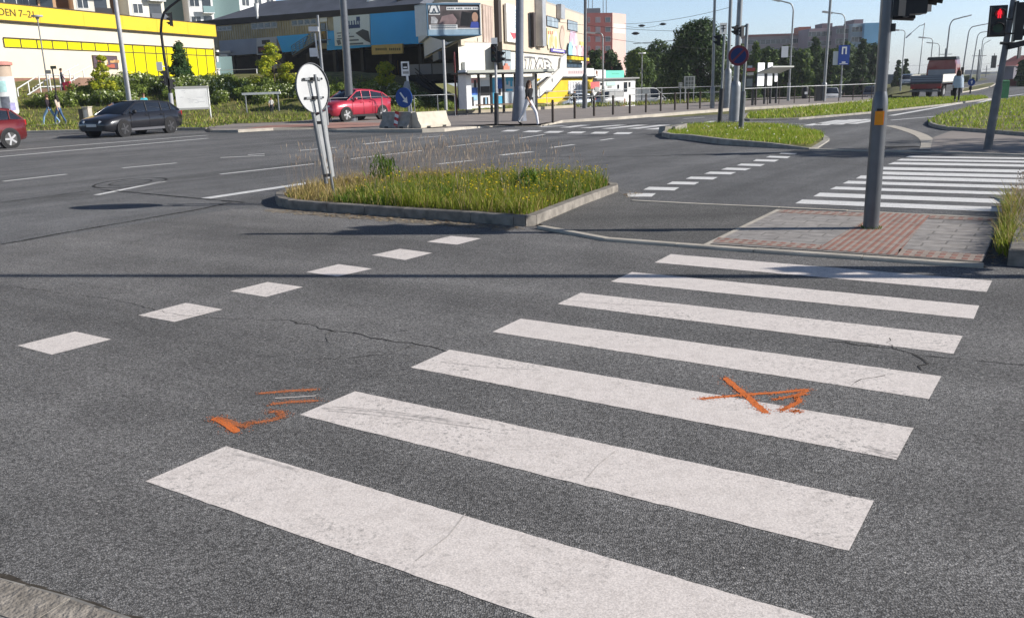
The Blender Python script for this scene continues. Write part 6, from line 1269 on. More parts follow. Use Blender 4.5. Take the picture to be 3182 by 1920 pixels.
# graffiti drawn as outlined letters on the white lower wall
zG1=F.sz(1690,181)[1]; zG0=F.sz(1690,228)[1]; s0=F.sz(1634,200)[0]; s1=F.sz(1720,200)[0]
def stroke(b,pts,w=.16,o=-.10): 
    q=[F.pt(s0+(s1-s0)*x,zG0+(zG1-zG0)*z,o) for x,z in pts]
    for i in range(len(q)-1):
        d=(q[i+1]-q[i]); l=d.length; d.normalize(); e=F.n.cross(d); b.obox((q[i]+q[i+1])/2,d*(l/2+w*.3),F.n*.012,e*w/2)
b=MB()
stroke(b,[(0,.95),(.17,.98),(.15,.55),(.10,.08),(0,.1)]); stroke(b,[(0,.8),(.05,.78),(.03,.25),(0,.25)])
stroke(b,[(.20,.98),(.33,.97),(.39,.55),(.48,.98),(.62,.97),(.66,.5),(.60,.18),(.52,.55),(.44,.05),(.36,.5),(.30,.02),(.18,.2),(.22,.6),(.20,.98)])
stroke(b,[(.66,.97),(.84,.92),(.95,.7),(.93,.5),(.99,.3),(.97,.05),(.78,.1),(.66,.2)]); stroke(b,[(.74,.72),(.84,.68),(.78,.58),(.74,.72)],.10); stroke(b,[(.76,.42),(.86,.36),(.78,.28),(.76,.42)],.10)
bp_(b,'graffiti',mat('graffiti_grey',(0.15,0.15,0.16),0.8,0,0.3,2),r)
# rooftop plant
b=MB(); q=F.pt(*F.sz(1702,6),-2); b.box(q.x-1.2,q.y-1,zT-.2,q.x+.9,q.y+1,zT+1.4); b.tube([(q.x+1.6,q.y,zT),(q.x+1.6,q.y,zT+1.2),(q.x+2.2,q.y-.6,zT+1.2)],.28,8,1); bp_(b,'roof_plant',[DARK,mat('duct_metal',(.45,.45,.46))],r)
# ---- kiosk row with the yellow end wall
A=P(1640,268,75.5);B_=P(1842,262,88); F=Fac((A.x,A.y),(B_.x,B_.y)); L=F.L; zk=F.sz(1750,243)[1]
r=thing('yellow_kiosk','low yellow-walled kiosk with a white signboard on its roof edge','kiosk',(F.A.x,F.A.y,.1)); zs=F.sz(1790,213)[1]; s0=F.sz(1650,300)[0]
b=MB(); F.box(b,s0,-1.8,L,zk-.02,-.7,0,0); bp_(b,'wall',mat('kiosk_yellow',(0.62,0.42,0.025),0.8,0,0.08,1),r)
b=MB(); F.box(b,s0-.1,-1.8,L,F.sz(1740,317)[1],.003,.05,0); bp_(b,'base',mat('kiosk_base',(0.45,0.36,0.22),0.9,0,0.15,2),r)
b=MB(); F.box(b,F.sz(1738,243)[0],zk-.02,L,zk+.12,-.75,.35,0); bp_(b,'roof_edge',DARK,r)
sx=F.sz(1750,230)[0]; b=MB(); F.box(b,sx,zk+.12,L,zs,-.1,.12,0); sg=bp_(b,'signboard',WHITE,r); b=MB(); a=F.sz(1761,219);c=F.sz(1810,232); F.box(b,a[0],c[1],c[0],a[1],.122,.135,0); 
for k in range(8): ss=a[0]+(c[0]-a[0])*(.05+.115*k); F.box(b,ss,c[1]+.1,ss+.09,a[1]-.08,.137,.15,1)
bp_(b,'sign_lettering',[mat('sign_pale_rose',(0.60,0.45,0.45),0.6),mat('print_grey',(.13,.15,.17))],sg)
b=MB(); F.px(b,1765,252,1812,300,.01,.05,0); w=bp_(b,'white_window',mat('lattice_white',(0.6,0.6,0.62),0.5,0,0.2,6),r); b=MB()
a=F.sz(1765,252);c=F.sz(1812,300)
for k in range(5):
    s=a[0]+(c[0]-a[0])*(k+.5)/5; F.box(b,s-.08,c[1]+.1,s+.08,a[1]-.1,.052,.06,0)
bp_(b,'lattice',mat('lattice_grey',(0.30,0.28,0.30),0.6),w)
# white stair parapet that climbs along it
b=MB(); F.ppoly(b,[(1750,168),(1750,240),(1738,240),(1702,283),(1686,283),(1664,304),(1654,292),(1668,272),(1702,240),(1728,214),(1732,182)],.12,.34,0); bp_(b,'stair_parapet',mat('parapet_pale',(0.56,0.55,0.52),0.8,0,0.08,1),r)
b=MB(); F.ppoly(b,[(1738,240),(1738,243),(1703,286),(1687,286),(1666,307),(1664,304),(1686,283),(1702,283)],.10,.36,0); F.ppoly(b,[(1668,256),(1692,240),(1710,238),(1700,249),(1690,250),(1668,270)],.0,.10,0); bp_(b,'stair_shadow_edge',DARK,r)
b=MB(); b.tube([F.pt(*F.sz(u,v),.3) for u,v in ((1634,283),(1660,258),(1686,238),(1712,237))],.07,6); bp_(b,'handrail',WHITE,r)
# second kiosk: white with a mint roof sign and a red panel
A2=F.pt(L+.05,0,0); B2=P(1974,262,96); F=Fac((A2.x,A2.y),(B2.x,B2.y)); L=F.L
r=thing('white_kiosk','low white kiosk with white and mint green roof signs and a red window panel','kiosk',(F.A.x,F.A.y,.1)); zk=F.sz(1900,247)[1]; sm=F.sz(1935,250)[0]
b=MB(); F.box(b,0,-1.8,L,zk,-3.4,0,0); bp_(b,'wall',mat('kiosk_white',(0.62,0.62,0.61),0.8,0,0.05,1),r)
b=MB(); F.box(b,.05,zk+.003,L+.2,zk+.14,-3.5,.4,0); bp_(b,'roof_edge',mat('roof_edge_grey',(0.25,0.25,0.25),0.6),r)
zs=F.sz(1880,218)[1]; b=MB(); F.box(b,.05,zk+.142,F.sz(1878,230)[0],zs,-.1,.15,0); sg=bp_(b,'signboard',WHITE,r); b=MB(); b.disc(F.pt(*F.sz(1850,226),.155),F.n,.20,10,0); b.obox(F.pt(*F.sz(1851,234),.16),F.d*.09,F.n*.005,Vector((0,0,.13)),0); bp_(b,'sign_emblem',mat('emblem_brown',(0.16,0.06,0.03),0.6),sg)
b=MB(); F.box(b,F.sz(1878,230)[0]+.01,zk+.142,sm,F.sz(1905,220)[1],-.1,.15,0); sg=bp_(b,'signboard',mat('sign_mint',(0.14,0.55,0.42),0.6,0,0.05,1),r); b=MB()
for k in range(6): F.px(b,1898+4*k,228,1900+4*k,232,.152,.16,0)
bp_(b,'sign_lettering',mat('print_mint_dark',(0.10,0.36,0.28),0.6),sg)
b=MB(); F.px(b,1823,256,1862,275,.01,.06,0); F.px(b,1826,281,1852,286,.01,.05,2); F.px(b,1846,271,1860,285,.062,.08,1); bp_(b,'red_panel',[mat('panel_red',(0.55,0.13,0.13),0.6,0,0.1,1),mat('plate_grey',(.28,.28,.27)),WHITE],r)
b=MB(); F.px(b,1884,256,1912,266,.01,.05,0); F.px(b,1888,268,1900,274,.01,.05,1); bp_(b,'mint_panel',[mat('panel_mint_pale',(0.40,0.60,0.52),0.6),mat('plate_grey',(.28,.28,.27))],r)
for (u0,v0,u1,v1) in ((1918,264,1923,276),(1918,286,1926,303),(1938,256,1948,286),(1953,256,1958,271),(1865,258,1870,266),(1864,278,1870,284)):
    b=MB(); F.px(b,u0,v0,u1,v1,.01,.05,0); w=bp_(b,'window',DARK,r); b=MB(); a=F.sz(u0,v0);c=F.sz(u1,v1); F.box(b,a[0]+.04,c[1]+.05,c[0]-.04,a[1]-.05,.052,.06,0); bp_(b,'pane',GLASS,w)
b=MB(); F.px(b,1914,308,1930,330,.02,.5,0); bp_(b,'crate_stack',mat('brick_brown',(0.22,0.12,0.09),0.9,0,0.2,6),r)
# ---- blocks of flats behind
def flats(name,label,A,B_,z1,depth,wallm,rows,cols,z0=2.0,wm=GLASS,fh=2.85,zf=None,ww=1.6,wh=1.5,side=None,fm=WHITE,balc=(),bm=None,off=1.4):
    F=Fac(A,B_); r=thing(name,label,'block of flats',(F.A.x,F.A.y,0)); b=MB(); F.box(b,0,z0-4,F.L,z1,-depth,0,0); bp_(b,'wall',wallm,r)
    zf=zf if zf is not None else z1-.9
    for i in range(rows):
        for j in range(cols):
            s=F.L*(j+.5)/cols; z=zf-fh*i
            if z-wh<z0: continue
            if j in balc:
                b=MB(); w2=F.L/cols*.46; F.box(b,s-w2,z-fh*.88,s+w2,z-fh*.84,.01,1.1,0); F.box(b,s-w2,z-fh*.84,s+w2,z-fh*.50,1.02,1.1,1); bl=bp_(b,'balcony',[WHITE,bm or DARK],r); b=MB(); F.box(b,s-w2*.8,z-fh*.82,s+w2*.7,z,.01,.04,0); bp_(b,'balcony_door',wm,bl)
            else:
                b=MB(); F.box(b,s-ww/2,z-wh,s+ww/2,z,.01,.06,0); w=bp_(b,'window',fm,r); b=MB(); F.box(b,s-ww/2+.1,z-wh+.1,s-.05,z-.1,.062,.075,0); F.box(b,s+.05,z-wh+.1,s+ww/2-.1,z-.1,.062,.075,0); bp_(b,'pane',wm,w)
    return r,F
ORW=mat('flat_orange',(0.62,0.33,0.14),0.85,0,0.05,.3); BRW=mat('flat_brown',(0.33,0.18,0.07),0.85,0,0.05,.3); FW=mat('flat_cream',(0.68,0.64,0.55),0.85,0,0.04,.3); TEAL=mat('flat_teal_grey',(0.20,0.29,0.29),0.85,0,0.06,.3)
def seg(u0,y0,u1,y1): a=P(u0,40,y0);c=P(u1,40,y1); return (a.x,a.y),(c.x,c.y)
pw=lambda u,v,y:P(u,v,y).z
flats('apartment_block','orange panel flats above the left end of the yellow fascia',*seg(-120,126,150,132),31,12,ORW,9,7,3,zf=pw(60,-22,128)+5.7*1,ww=1.7)
a,c=seg(150,132,178,136); F_=Fac(a,c); 
flats('apartment_block','orange flats with a dark balcony left of the brown gable',*seg(122,130.5,178,131.5),30,2.0,mat('flat_peach',(0.60,0.36,0.20),0.85,0,.05,.3),9,1,3,balc=(0,),zf=pw(150,-2,131)+5.7,bm=DARK)
flats('apartment_block','brown gable and cream flats with the large black balcony',*seg(178,138,362,146),33,10,BRW,0,0)
flats('apartment_block','cream flats with stacked black balconies behind the pale street pole',*seg(232,134,345,137),32,3,FW,9,2,3,balc=(1,),zf=pw(300,-4,136)+5.7,bm=DARK)
flats('apartment_block','second brown gable between the two cream balcony stacks',*seg(345,142,410,148),34,8,BRW,0,0)
flats('apartment_block','cream flats with grey balconies beside the curved black mast',*seg(402,138,512,142),33,4,FW,9,2,3,balc=(1,),zf=pw(470,12,140)+5.7,bm=mat('balcony_grey',(0.10,0.11,0.13),0.6))
flats('apartment_block','grey-green gable right of the curved black mast',*seg(512,150,592,152),34,8,TEAL,0,0)
flats('apartment_block','white flats with teal balconies above the yellow store corner',*seg(588,146,664,148),33,4,WHITE,9,2,3,balc=(1,),zf=pw(620,-8,147)+5.7,bm=mat('balcony_teal',(0.22,0.33,0.34),0.7))
flats('apartment_block','teal-grey flats over the left end of the dark shopping centre',*seg(664,150,746,151),34,8,TEAL,0,0)
flats('apartment_block','white flats over the dark roof of the shopping centre',*seg(746,152,860,158),33,8,WHITE,9,3,3,zf=pw(800,-6,155)+5.7)
# orange vertical trims
# ---- red-brown tower
a,c=seg(1822,288,1903,290); r,F=flats('tower_block','red-brown tower block with a pale pink gable and rooftop masts',a,c,pw(1903,41,290),9,mat('tower_red',(0.18,0.040,0.033),0.85,0,0.06,.2),0,0,z0=0)
zt=pw(1903,41,290)
for i in range(7):
    for (u0,u1,dk) in ((1826,1834,1),(1850,1866,0),(1880,1898,1)):
        z=zt-1.2-2.9*i; s0=F.sz(u0,100)[0];s1=F.sz(u1,100)[0]; b=MB(); F.box(b,s0,z-1.7,s1,z,.01,.06,0); w=bp_(b,'window',mat('tower_window_frame',(0.20,0.14,0.15),0.6),r); b=MB(); F.box(b,s0+.2,z-1.55,s1-.2,z-.15,.062,.075,0); bp_(b,'pane',GLASS if dk else mat('tower_pane',(0.13,0.11,0.13),0.2),w)
ps=P(1945,56,286); fb_=F.pt(F.L,0,0)
S2=Fac((fb_.x+.02,fb_.y),(P(1945,50,298).x,298)); b=MB(); S2.box(b,0,0,S2.L,zt+.02,-.3,.02,0); S2.box(b,.6,zt-6,S2.L-.5,zt-3.2,.022,.05,1); bp_(b,'pink_gable',[mat('gable_pink',(0.62,0.43,0.38),0.85,0,0.05,.2),mat('gable_pale',(0.66,0.58,0.55),0.85)],r)
b=MB(); q=F.pt(F.L*.4,zt,-3); b.box(q.x-3,q.y-1,q.z,q.x+2,q.y+1,q.z+1.6); 
for k,(dx,h) in enumerate(((-3,9),(-1.6,10),(-.4,9.5),(4,8),(3,4))): b.tube([(q.x+dx,q.y,q.z),(q.x+dx,q.y,q.z+h)],.12,5)
bp_(b,'rooftop_masts',mat('mast_grey',(0.14,0.15,0.17),0.6),r)
# ---- flats behind the trees at the right
def far(label,u0,u1,vt,y0,y1,m,rows=0,cols=0,wm=GLASS,fm=WHITE,hat=None,name='apartment_block',roofm=None,zb=0,depth=12):
    a,c=seg(u0,y0,u1,y1); zt=pw((u0+u1)/2,vt,(y0+y1)/2); r,F=flats(name,label,a,c,zt,depth,m,rows,cols,z0=zb,wm=wm,fm=fm,ww=2.0,wh=1.5,fh=2.9)
    if roofm: b=MB(); F.box(b,-.3,zt+.003,F.L+.3,zt+.7,-depth-.2,.4,0); bp_(b,'roof',roofm,r)
    if hat: 
        b=MB(); s0=F.sz(hat[0],vt)[0]; s1=F.sz(hat[1],vt)[0]; F.box(b,s0,zt+.005,s1,F.sz((hat[0]+hat[1])/2,hat[2])[1],-8,-.5,0); bp_(b,'roof_house',hat[3],r)
    return r,F
RDB=mat('far_red',(0.26,0.09,0.075),0.85,0,0.06,.2); GRB=mat('far_grey_rose',(0.33,0.25,0.25),0.85,0,0.12,.1); PUR=mat('far_mauve',(0.28,0.20,0.23),0.85,0,0.1,.15)
far('long low flats with a dull red roof above the mid trees',2326,2520,113,300,298,GRB,4,12,roofm=RDB,hat=(2482,2520,84,mat('far_orange',(0.42,0.12,0.06),0.85)),fm=mat('far_frame',(0.36,0.36,0.37)))
far('mauve flats with two roof houses behind the lamp with the blue sign',2518,2650,88,285,284.5,PUR,6,9,hat=(2556,2588,73,mat('far_plum',(0.18,0.11,0.13))),fm=mat('far_frame',(.36,.36,.37)))
far('taller mauve flats with a plum roof house left of the light blue gable',2606,2656,80,279,278.8,PUR,6,4,hat=(2648,2654,70,PUR),fm=mat('far_frame',(.36,.36,.37)))
far('cream and blue flats with the light blue gable above the spruces',2654,2692,74,275,274.9,mat('far_blue_grey',(0.30,0.38,0.45),0.85,0,0.25,.12),6,3,hat=(2656,2684,61,mat('far_plum',(.18,.11,.13))),fm=mat('far_frame',(.36,.36,.37)))
far('light blue gable wall at the right end of the far flats',2690,2736,72,273,272.8,mat('far_sky_blue',(0.14,0.36,0.58),0.8,0,0.12,.1),0,0)
r,F_=far('dull red-roofed house at the right edge behind the dark signal pole',3124,3170,206,150,148,mat('far_wall_dark',(0.16,0.15,0.17),0.85,0,0.2,.4),2,3,name='house')
z_=pw(3146,206,149); b=MB(); b.prism([F_.pt(-.3,z_+.02,.4),F_.pt(F_.L+.3,z_+.02,.4),F_.pt(F_.L+.3,z_+1.7,-5),F_.pt(-.3,z_+1.7,-5)],F_.n*-1.5); rf=bp_(b,'roof',mat('roof_red',(0.20,0.06,0.055),0.8,0,0.15,.5),r); b=MB(); F_.box(b,F_.L*.45,z_+1.2,F_.L*.55,z_+3.0,-3.8,-3.0,0); o_=bp_(b,'chimney',DARK,r); o_.parent=rf
far('dark red low kiosk at the right edge below the dark tree',3142,3240,246,100,97,mat('kiosk_dark_red',(0.10,0.022,0.02),0.8,0,0.3,.6),1,5,name='kiosk',depth=5,fm=DARK)
far('dark blocky flats on the far skyline at the end of the road',3044,3066,217,620,620,mat('skyline_blue',(0.10,0.115,0.15),0.9),4,3,fm=mat('skyline_blue',(.1,.115,.15)))
far('long low far skyline building right of the blocky flats',3062,3098,233,640,640,mat('skyline_blue',(.1,.115,.15)),2,6,fm=mat('skyline_blue',(.1,.115,.15)))
far('pale far building behind the signal pole on the skyline',3096,3130,224,560,560,mat('skyline_grey',(0.17,0.18,0.21),0.9),4,6,fm=mat('skyline_blue',(.1,.115,.15)))
far('long dark far building closing the road under the lamp row',2980,3045,242,660,660,mat('skyline_blue',(.1,.115,.15)),1,8,fm=mat('skyline_blue',(.1,.115,.15)))
far('low flat-roofed far building left of the truck cab',2824,2850,230,170,170,mat('far_shed',(0.16,0.17,0.18),0.8),1,3,name='far_shed',fm=DARK)
# ================================================================== VEHICLES
def paintm(name,c): 
    m=mat(name,c,0.28,0.25,0.0,spec=0.5); m.node_tree.nodes['Principled BSDF'].inputs['Coat Weight'].default_value=0.6; return m
CARGLASS=mat('car_glass',(0.015,0.02,0.03),0.06,0,0.2,2,spec=0.6); CHROME=mat('rim_metal',(0.45,0.45,0.46),0.35,0.7,0.1,5); LAMPG=mat('headlight_glass',(0.62,0.65,0.68),0.15,0.1,0.1,6); TAILG=mat('tail_light_glass',(0.35,0.015,0.015),0.2); PLATE=mat('number_plate',(0.6,0.6,0.58),0.5)
def loft(b,rings,mi=0,smooth=True,caps=True):
    n=len(rings[0]); vs=[p for r in rings for p in r]; fs=[]
    for i in range(len(rings)-1):
        for k in range(n-1): fs.append([i*n+k,(i+1)*n+k,(i+1)*n+k+1,i*n+k+1])
    if caps: fs+= [list(range(n)),list(range((len(rings)-1)*n,len(rings)*n))[::-1]]
    b.add(vs,fs,mi,smooth)
def car(name,label,loc,rz,L,W,H,kind,pm,rim=CHROME,group=None,wr=.32,darkrim=False):
    """x forward. kind: estate / hatch / suv / van"""
    r=thing(name,label,'car',loc,rz,group); hl=L/2; hw=W/2
    if kind=='estate':
        body=[(-hl,.42,.80,.80),(-hl+.06,.28,.98,.90),(-hl+.5,.22,1.0,.98),(0-.3,.20,.98,1.0),(.75,.20,.96,1.0),(hl-.95,.22,.90,.99),(hl-.35,.22,.78,.94),(hl-.06,.26,.68,.84),(hl,.32,.58,.74)]
        roof=[(-hl+.10,1.0,.80,.99,.80),(-hl+.55,1.01,.84,1.36,.66),(-.9,1.0,.86,H-.02,.66),(-.1,.99,.87,H,.67),(.35,.98,.87,H-.03,.66),(1.28,.93,.86,.95,.80)]
        axf,axr=hl-.86,-hl+.95; winx=[(-hl+.72,-1.02),(-.96,-.12),(-.06,.86)]
    elif kind=='suv':
        body=[(-hl,.45,.85,.78),(-hl+.06,.30,1.05,.90),(-hl+.5,.26,1.10,1.0),(-.3,.24,1.06,1.0),(.6,.24,1.04,1.0),(hl-.9,.26,1.02,.99),(hl-.3,.28,.95,.94),(hl-.05,.32,.82,.84),(hl,.40,.68,.76)]
        roof=[(-hl+.05,1.08,.78,1.10,.78),(-hl+.45,1.10,.84,H-.16,.62),(-.75,1.07,.86,H-.03,.66),(-.1,1.06,.87,H,.67),(.25,1.05,.87,H-.04,.66),(1.08,1.02,.86,1.05,.80)]
        axf,axr=hl-.80,-hl+.78; winx=[(-hl+.62,-.62),(-.56,.02),(.08,.72)]
    elif kind=='van':
        body=[(-hl,.35,1.10,.94),(-hl+.06,.28,1.15,.98),(-hl+.5,.25,1.15,1.0),(0,.25,1.12,1.0),(hl-1.2,.25,1.08,1.0),(hl-.35,.26,.98,.95),(hl-.05,.3,.82,.86),(hl,.36,.68,.8)]
        roof=[(-hl+.03,1.15,.93,H-.05,.84),(-hl+.3,1.15,.95,H,.86),(0,1.12,.95,H,.86),(hl-1.9,1.10,.95,H-.02,.85),(hl-1.5,1.08,.94,H-.12,.82),(hl-.55,1.0,.88,1.04,.80)]
        axf,axr=hl-.9,-hl+.9; winx=[(hl-2.2,hl-1.25)]
    else:
        body=[(-hl,.40,.82,.80),(-hl+.06,.28,.98,.90),(-hl+.5,.22,.98,.99),(-.2,.20,.95,1.0),(.6,.20,.94,1.0),(hl-.85,.22,.90,.99),(hl-.3,.22,.78,.94),(hl-.05,.26,.66,.84),(hl,.32,.56,.74)]
        roof=[(-hl+.06,.97,.78,1.0,.78),(-hl+.42,.98,.83,H-.12,.64),(-.7,.96,.85,H-.01,.66),(0,.95,.86,H,.66),(.3,.94,.86,H-.04,.65),(1.15,.91,.85,.93,.80)]
        axf,axr=hl-.78,-hl+.75; winx=[(-hl+.62,-.55),(-.48,.05),(.1,.72)]
    b=MB(); rings=[]
    for x,zl,zb,w in body:
        w*=hw; rings.append([(x,y,z) for y,z in [(w*.82,zl),(w*.97,zl+.10),(w,zl+(zb-zl)*.55),(w*.96,zb-.03),(w*.86,zb),(0,zb+.045)]]+[(x,y,z) for y,z in [(-w*.86,zb),(-w*.96,zb-.03),(-w,zl+(zb-zl)*.55),(-w*.97,zl+.10),(-w*.82,zl)]])
    loft(b,rings,0); bo=b.build('body',pm,r)
    b=MB(); rings=[]
    for x,zb,wb,zr,wr_ in roof:
        wb*=hw;wr_*=hw; rings.append([(x,y,z) for y,z in [(wb,zb-.06),(wb*.99,zb),(wr_*1.05,zr-.07),(wr_*.92,zr-.01),(0,zr+.015),(-wr_*.92,zr-.01),(-wr_*1.05,zr-.07),(-wb*.99,zb),(-wb,zb-.06)]])
    loft(b,rings,0); b.build('windows',CARGLASS,r)
    # roof skin, pillars and window line in body colour
    b=MB(); rr=[]
    for x,zb,wb,zr,wr_ in roof[1:-1]:
        wr_*=hw; rr.append([(x,y,z+.006) for y,z in [(wr_*1.07,zr-.09),(wr_*1.06,zr-.06),(wr_*.93,zr),(0,zr+.025),(-wr_*.93,zr),(-wr_*1.06,zr-.06),(-wr_*1.07,zr-.09)]])
    loft(b,rr,0,True,False)
    for s in (-1,1):
        for (i,j) in ((0,1),(4,5)):
            A=roof[i];B_=roof[j]; b.tube([(A[0],s*A[2]*hw*.985 if i==0 else s*A[4]*hw*1.03,(A[1] if i==0 else A[3]-.05)),(B_[0],s*(B_[4]*hw*1.03 if i==0 else B_[2]*hw*.985),(B_[3]-.05 if i==0 else B_[1]-.02))],.035,6)
    b.build('roof',pm,r)
    b=MB()
    def lerp_roof(x):
        for i in range(len(roof)-1):
            if roof[i][0]<=x<=roof[i+1][0]:
                t=(x-roof[i][0])/(roof[i+1][0]-roof[i][0]); return [roof[i][k]+t*(roof[i+1][k]-roof[i][k]) for k in range(5)]
        return roof[-1]
    for s in (-1,1):
        for x in [w[0]-.03 for w in winx]+[winx[-1][1]+.02]:
            q=lerp_roof(x); b=MB(); b.tube([(x,s*q[2]*hw*1.0,q[1]),(x-.06,s*q[4]*hw*1.06,q[3]-.07)],.028,5); b.build('pillar',BLACK if kind=='estate' else pm,r)
    if kind=='van':
        b=MB()
        for s in (-1,1): b.box(-hl+.1,s*hw*.955-.01,1.1,hl-2.3,s*hw*.955+.01,H-.12)
        b.box(-hl-.0,-hw*.9,1.1,-hl+.05,hw*.9,H-.1); b.build('side_panel',pm,r)
    # wheels
    for ax in (axf,axr):
        for s in (-1,1):
            b=MB(); b.cyl((ax,s*(hw-.10),wr),(0,s,0),wr,.215,24); w=b.build('wheel',RUBBER,r)
            b=MB(); b.cyl((ax,s*(hw+.004),wr),(0,s,0),wr*.70,.03,20,1); 
            for k in range(5):
                a=2*math.pi*k/5; d=Vector((math.cos(a),0,math.sin(a))); e=Vector((-math.sin(a),0,math.cos(a))); b.obox(Vector((ax,s*(hw+.022),wr))+d*wr*.36,d*wr*.33,e*wr*.10,(0,.008,0),0)
            b.cyl((ax,s*(hw+.025),wr),(0,s,0),wr*.13,.02,10,0); b.build('rim',[rim,BLACK if darkrim else mat('rim_shadow',(0.06,0.06,0.06),0.5)],w)
            b=MB(); b.cyl((ax,s*(hw-.095),wr+.015),(0,s,0),wr*1.15,.19,24); b.build('wheel_arch',BLACK,r)
    zb_=body[-2][2]
    for s in (-1,1):
        b=MB(); b.prism([(hl-.02,s*hw*.42,zb_-.10),(hl-.10,s*hw*.80,zb_-.06),(hl-.42,s*hw*.90,zb_+.05),(hl-.40,s*hw*.70,zb_+.085),(hl-.06,s*hw*.44,zb_-.005)],(.03,0,.012)); b.build('headlight',LAMPG,r)
        b=MB(); b.obox((-hl+.06,s*hw*.74,.86 if kind!='suv' else .98),(.05,0,0),(0,hw*.13,0),(0,0,.09)); b.build('tail_light',TAILG,r)
        b=MB(); q=lerp_roof(winx[-1][1]-.02); b.ball((winx[-1][1]-.05,s*(hw+.06),q[1]+.05),.11,8,0,(.7,1,.8)); b.build('mirror',pm if kind!='estate' else BLACK,r)
        b=MB(); b.box(axr+.38,s*(hw*.985)-.012,.23,axf-.38,s*(hw*.985)+.012,.33); b.build('sill',BLACK if kind in('suv',) else mat('sill_grey',(0.10,0.10,0.11),0.5),r)
        b=MB()
        for x in [w[0]-.02 for w in winx[1:]]+[winx[-1][1]+.12]: b.box(x-.006,s*hw*.995-.006,.36,x+.006,s*hw*.995+.006,.93)
        b.build('door_seam',BLACK,r)
        b=MB()
        for w in winx[-2:]: b.obox((w[0]+.12,s*(hw+.006),body[3][2]-.13),(.08,0,0),(0,.012,0),(0,0,.014))
        b.build('door_handle',pm,r)
    b=MB(); b.box(hl-.10,-hw*.62,.28,hl+.012,hw*.62,.44); b.build('lower_grille',BLACK,r)
    b=MB(); 
    for s in (-1,1): b.prism([(hl-.03,s*.04,zb_-.14),(hl-.03,s*.30,zb_-.14),(hl-.06,s*.32,zb_-.005),(hl-.06,s*.06,zb_-.005)],(.035,0,.0))
    b.build('grille',BLACK,r)
    b=MB(); b.box(hl-.01,-.26,.45,hl+.02,.26,.56); b.build('number_plate',PLATE,r); b=MB(); b.box(-hl-.02,-.26,.62,-hl+.03,.26,.73); b.build('number_plate',PLATE,r)
    return r
def place_car(p,q,side=0): ...
DG=paintm('paint_graphite',(0.016,0.017,0.022)); DR=paintm('paint_dark_red',(0.13,0.012,0.014)); RR=paintm('paint_pink_red',(0.42,0.028,0.055)); WV=paintm('paint_white',(0.66,0.66,0.66)); SG=paintm('paint_silver_blue',(0.30,0.34,0.39)); BK=paintm('paint_black',(0.015,0.015,0.017))
pf=G(376,426); pr=G(513,413.5); hd=math.atan2(pf.y-pr.y,pf.x-pr.x); dv=(pf-pr).normalized(); lft_=Vector((-dv.y,dv.x,0)); c=(pf+pr)/2-lft_*.86*1.0
hd=math.radians(-111); dv=Vector((math.cos(hd),math.sin(hd),0)); lft_=Vector((-dv.y,dv.x,0)); c=pf-dv*1.39-lft_*.82+Vector((.15,0,0))
car('estate_car','dark graphite estate car with black wheels turning on the far lane',c,hd,4.53,1.82,1.45,'estate',DG,mat('rim_dark',(0.10,0.10,0.105),0.35,0.6),darkrim=True,wr=.33)
p=G(31,461.5); hd2=math.radians(-118); dv=Vector((math.cos(hd2),math.sin(hd2),0)); lf=Vector((-dv.y,dv.x,0))
car('hatchback_car','dark red car cut off by the left edge of the photo',p+dv*1.25-lf*.80,hd2,4.1,1.72,1.46,'hatch',DR,wr=.32)
p=G(1188,371,.11); hd3=math.radians(-126); dv=Vector((math.cos(hd3),math.sin(hd3),0)); lf=Vector((-dv.y,dv.x,0))
car('crossover_car','bright pinkish red crossover car parked behind the thick pale pole',Vector((p.x,p.y,.10))+dv*1.28-lf*.82,hd3,4.14,1.77,1.57,'suv',RR,wr=.34)
q_=lambda u,y:Vector((P(u,300,y).x,y,.16+DIP(P(u,300,y).x,y)))
car('hatchback_car','small silver blue car parked nose left before the yellow kiosk',q_(1784,82),math.radians(-150),3.9,1.65,1.46,'hatch',SG,wr=.3)
car('delivery_van','white van parked in front of the white kiosk',q_(1872,89),math.radians(-155),4.0,1.75,1.75,'van',WV,wr=.33)
car('delivery_van','white van parked under the trees between the mint sign and the huge dark tree',q_(2018,100),math.radians(-8),4.6,1.9,2.15,'van',WV,wr=.33)
car('hatchback_car','white car facing the camera beyond the right railing',q_(2582,94),math.radians(-108),4.0,1.75,1.5,'hatch',WV,wr=.31)
car('hatchback_car','black car behind the railing just left of the near signal pole',q_(2706,92),math.radians(-112),4.0,1.75,1.5,'hatch',BK,wr=.31)
p=P(2818,268,112); car('hatchback_car','small far blue-grey car beside the low bush left of the truck',(p.x,p.y,.05),math.radians(-115),4.0,1.75,1.5,'hatch',SG,wr=.31)
# flatbed lorry seen from behind
p=G(2874,305.5); hdt=math.radians(50); r=thing('flatbed_truck','red flatbed truck with a cream side board driving away on the far carriageway','truck',p,hdt)
TR=paintm('paint_truck_red',(0.17,0.010,0.013))
b=MB(); b.box(-.1,-1.02,.95,3.3,1.02,1.05); b.build('bed_floor',DARK,r)
b=MB(); b.box(-.06,-1.02,1.05,0,1.02,1.52,0)
for k in range(3): b.box(-.075,-.98,1.12+.14*k,-.061,.98,1.20+.14*k,1)
b.build('tailgate',[mat('tailgate_grey_blue',(0.10,0.115,0.155),0.5,.2,.1,3),mat('tailgate_rib',(0.20,0.23,0.28),0.5,.2)],r)
for s in (-1,1):
    b=MB(); b.box(.0,s*1.02-.03,1.05,3.3,s*1.02+.03,1.56); b.build('side_board',mat('board_cream',(0.62,0.60,0.54),0.6,0,0.06,2),r)
b=MB(); b.box(-.08,-1.0,.62,-.02,1.0,.94,0); b.box(-.02,-.45,.55,5.2,.45,.9,1); b.build('chassis',[TR,BLACK],r)
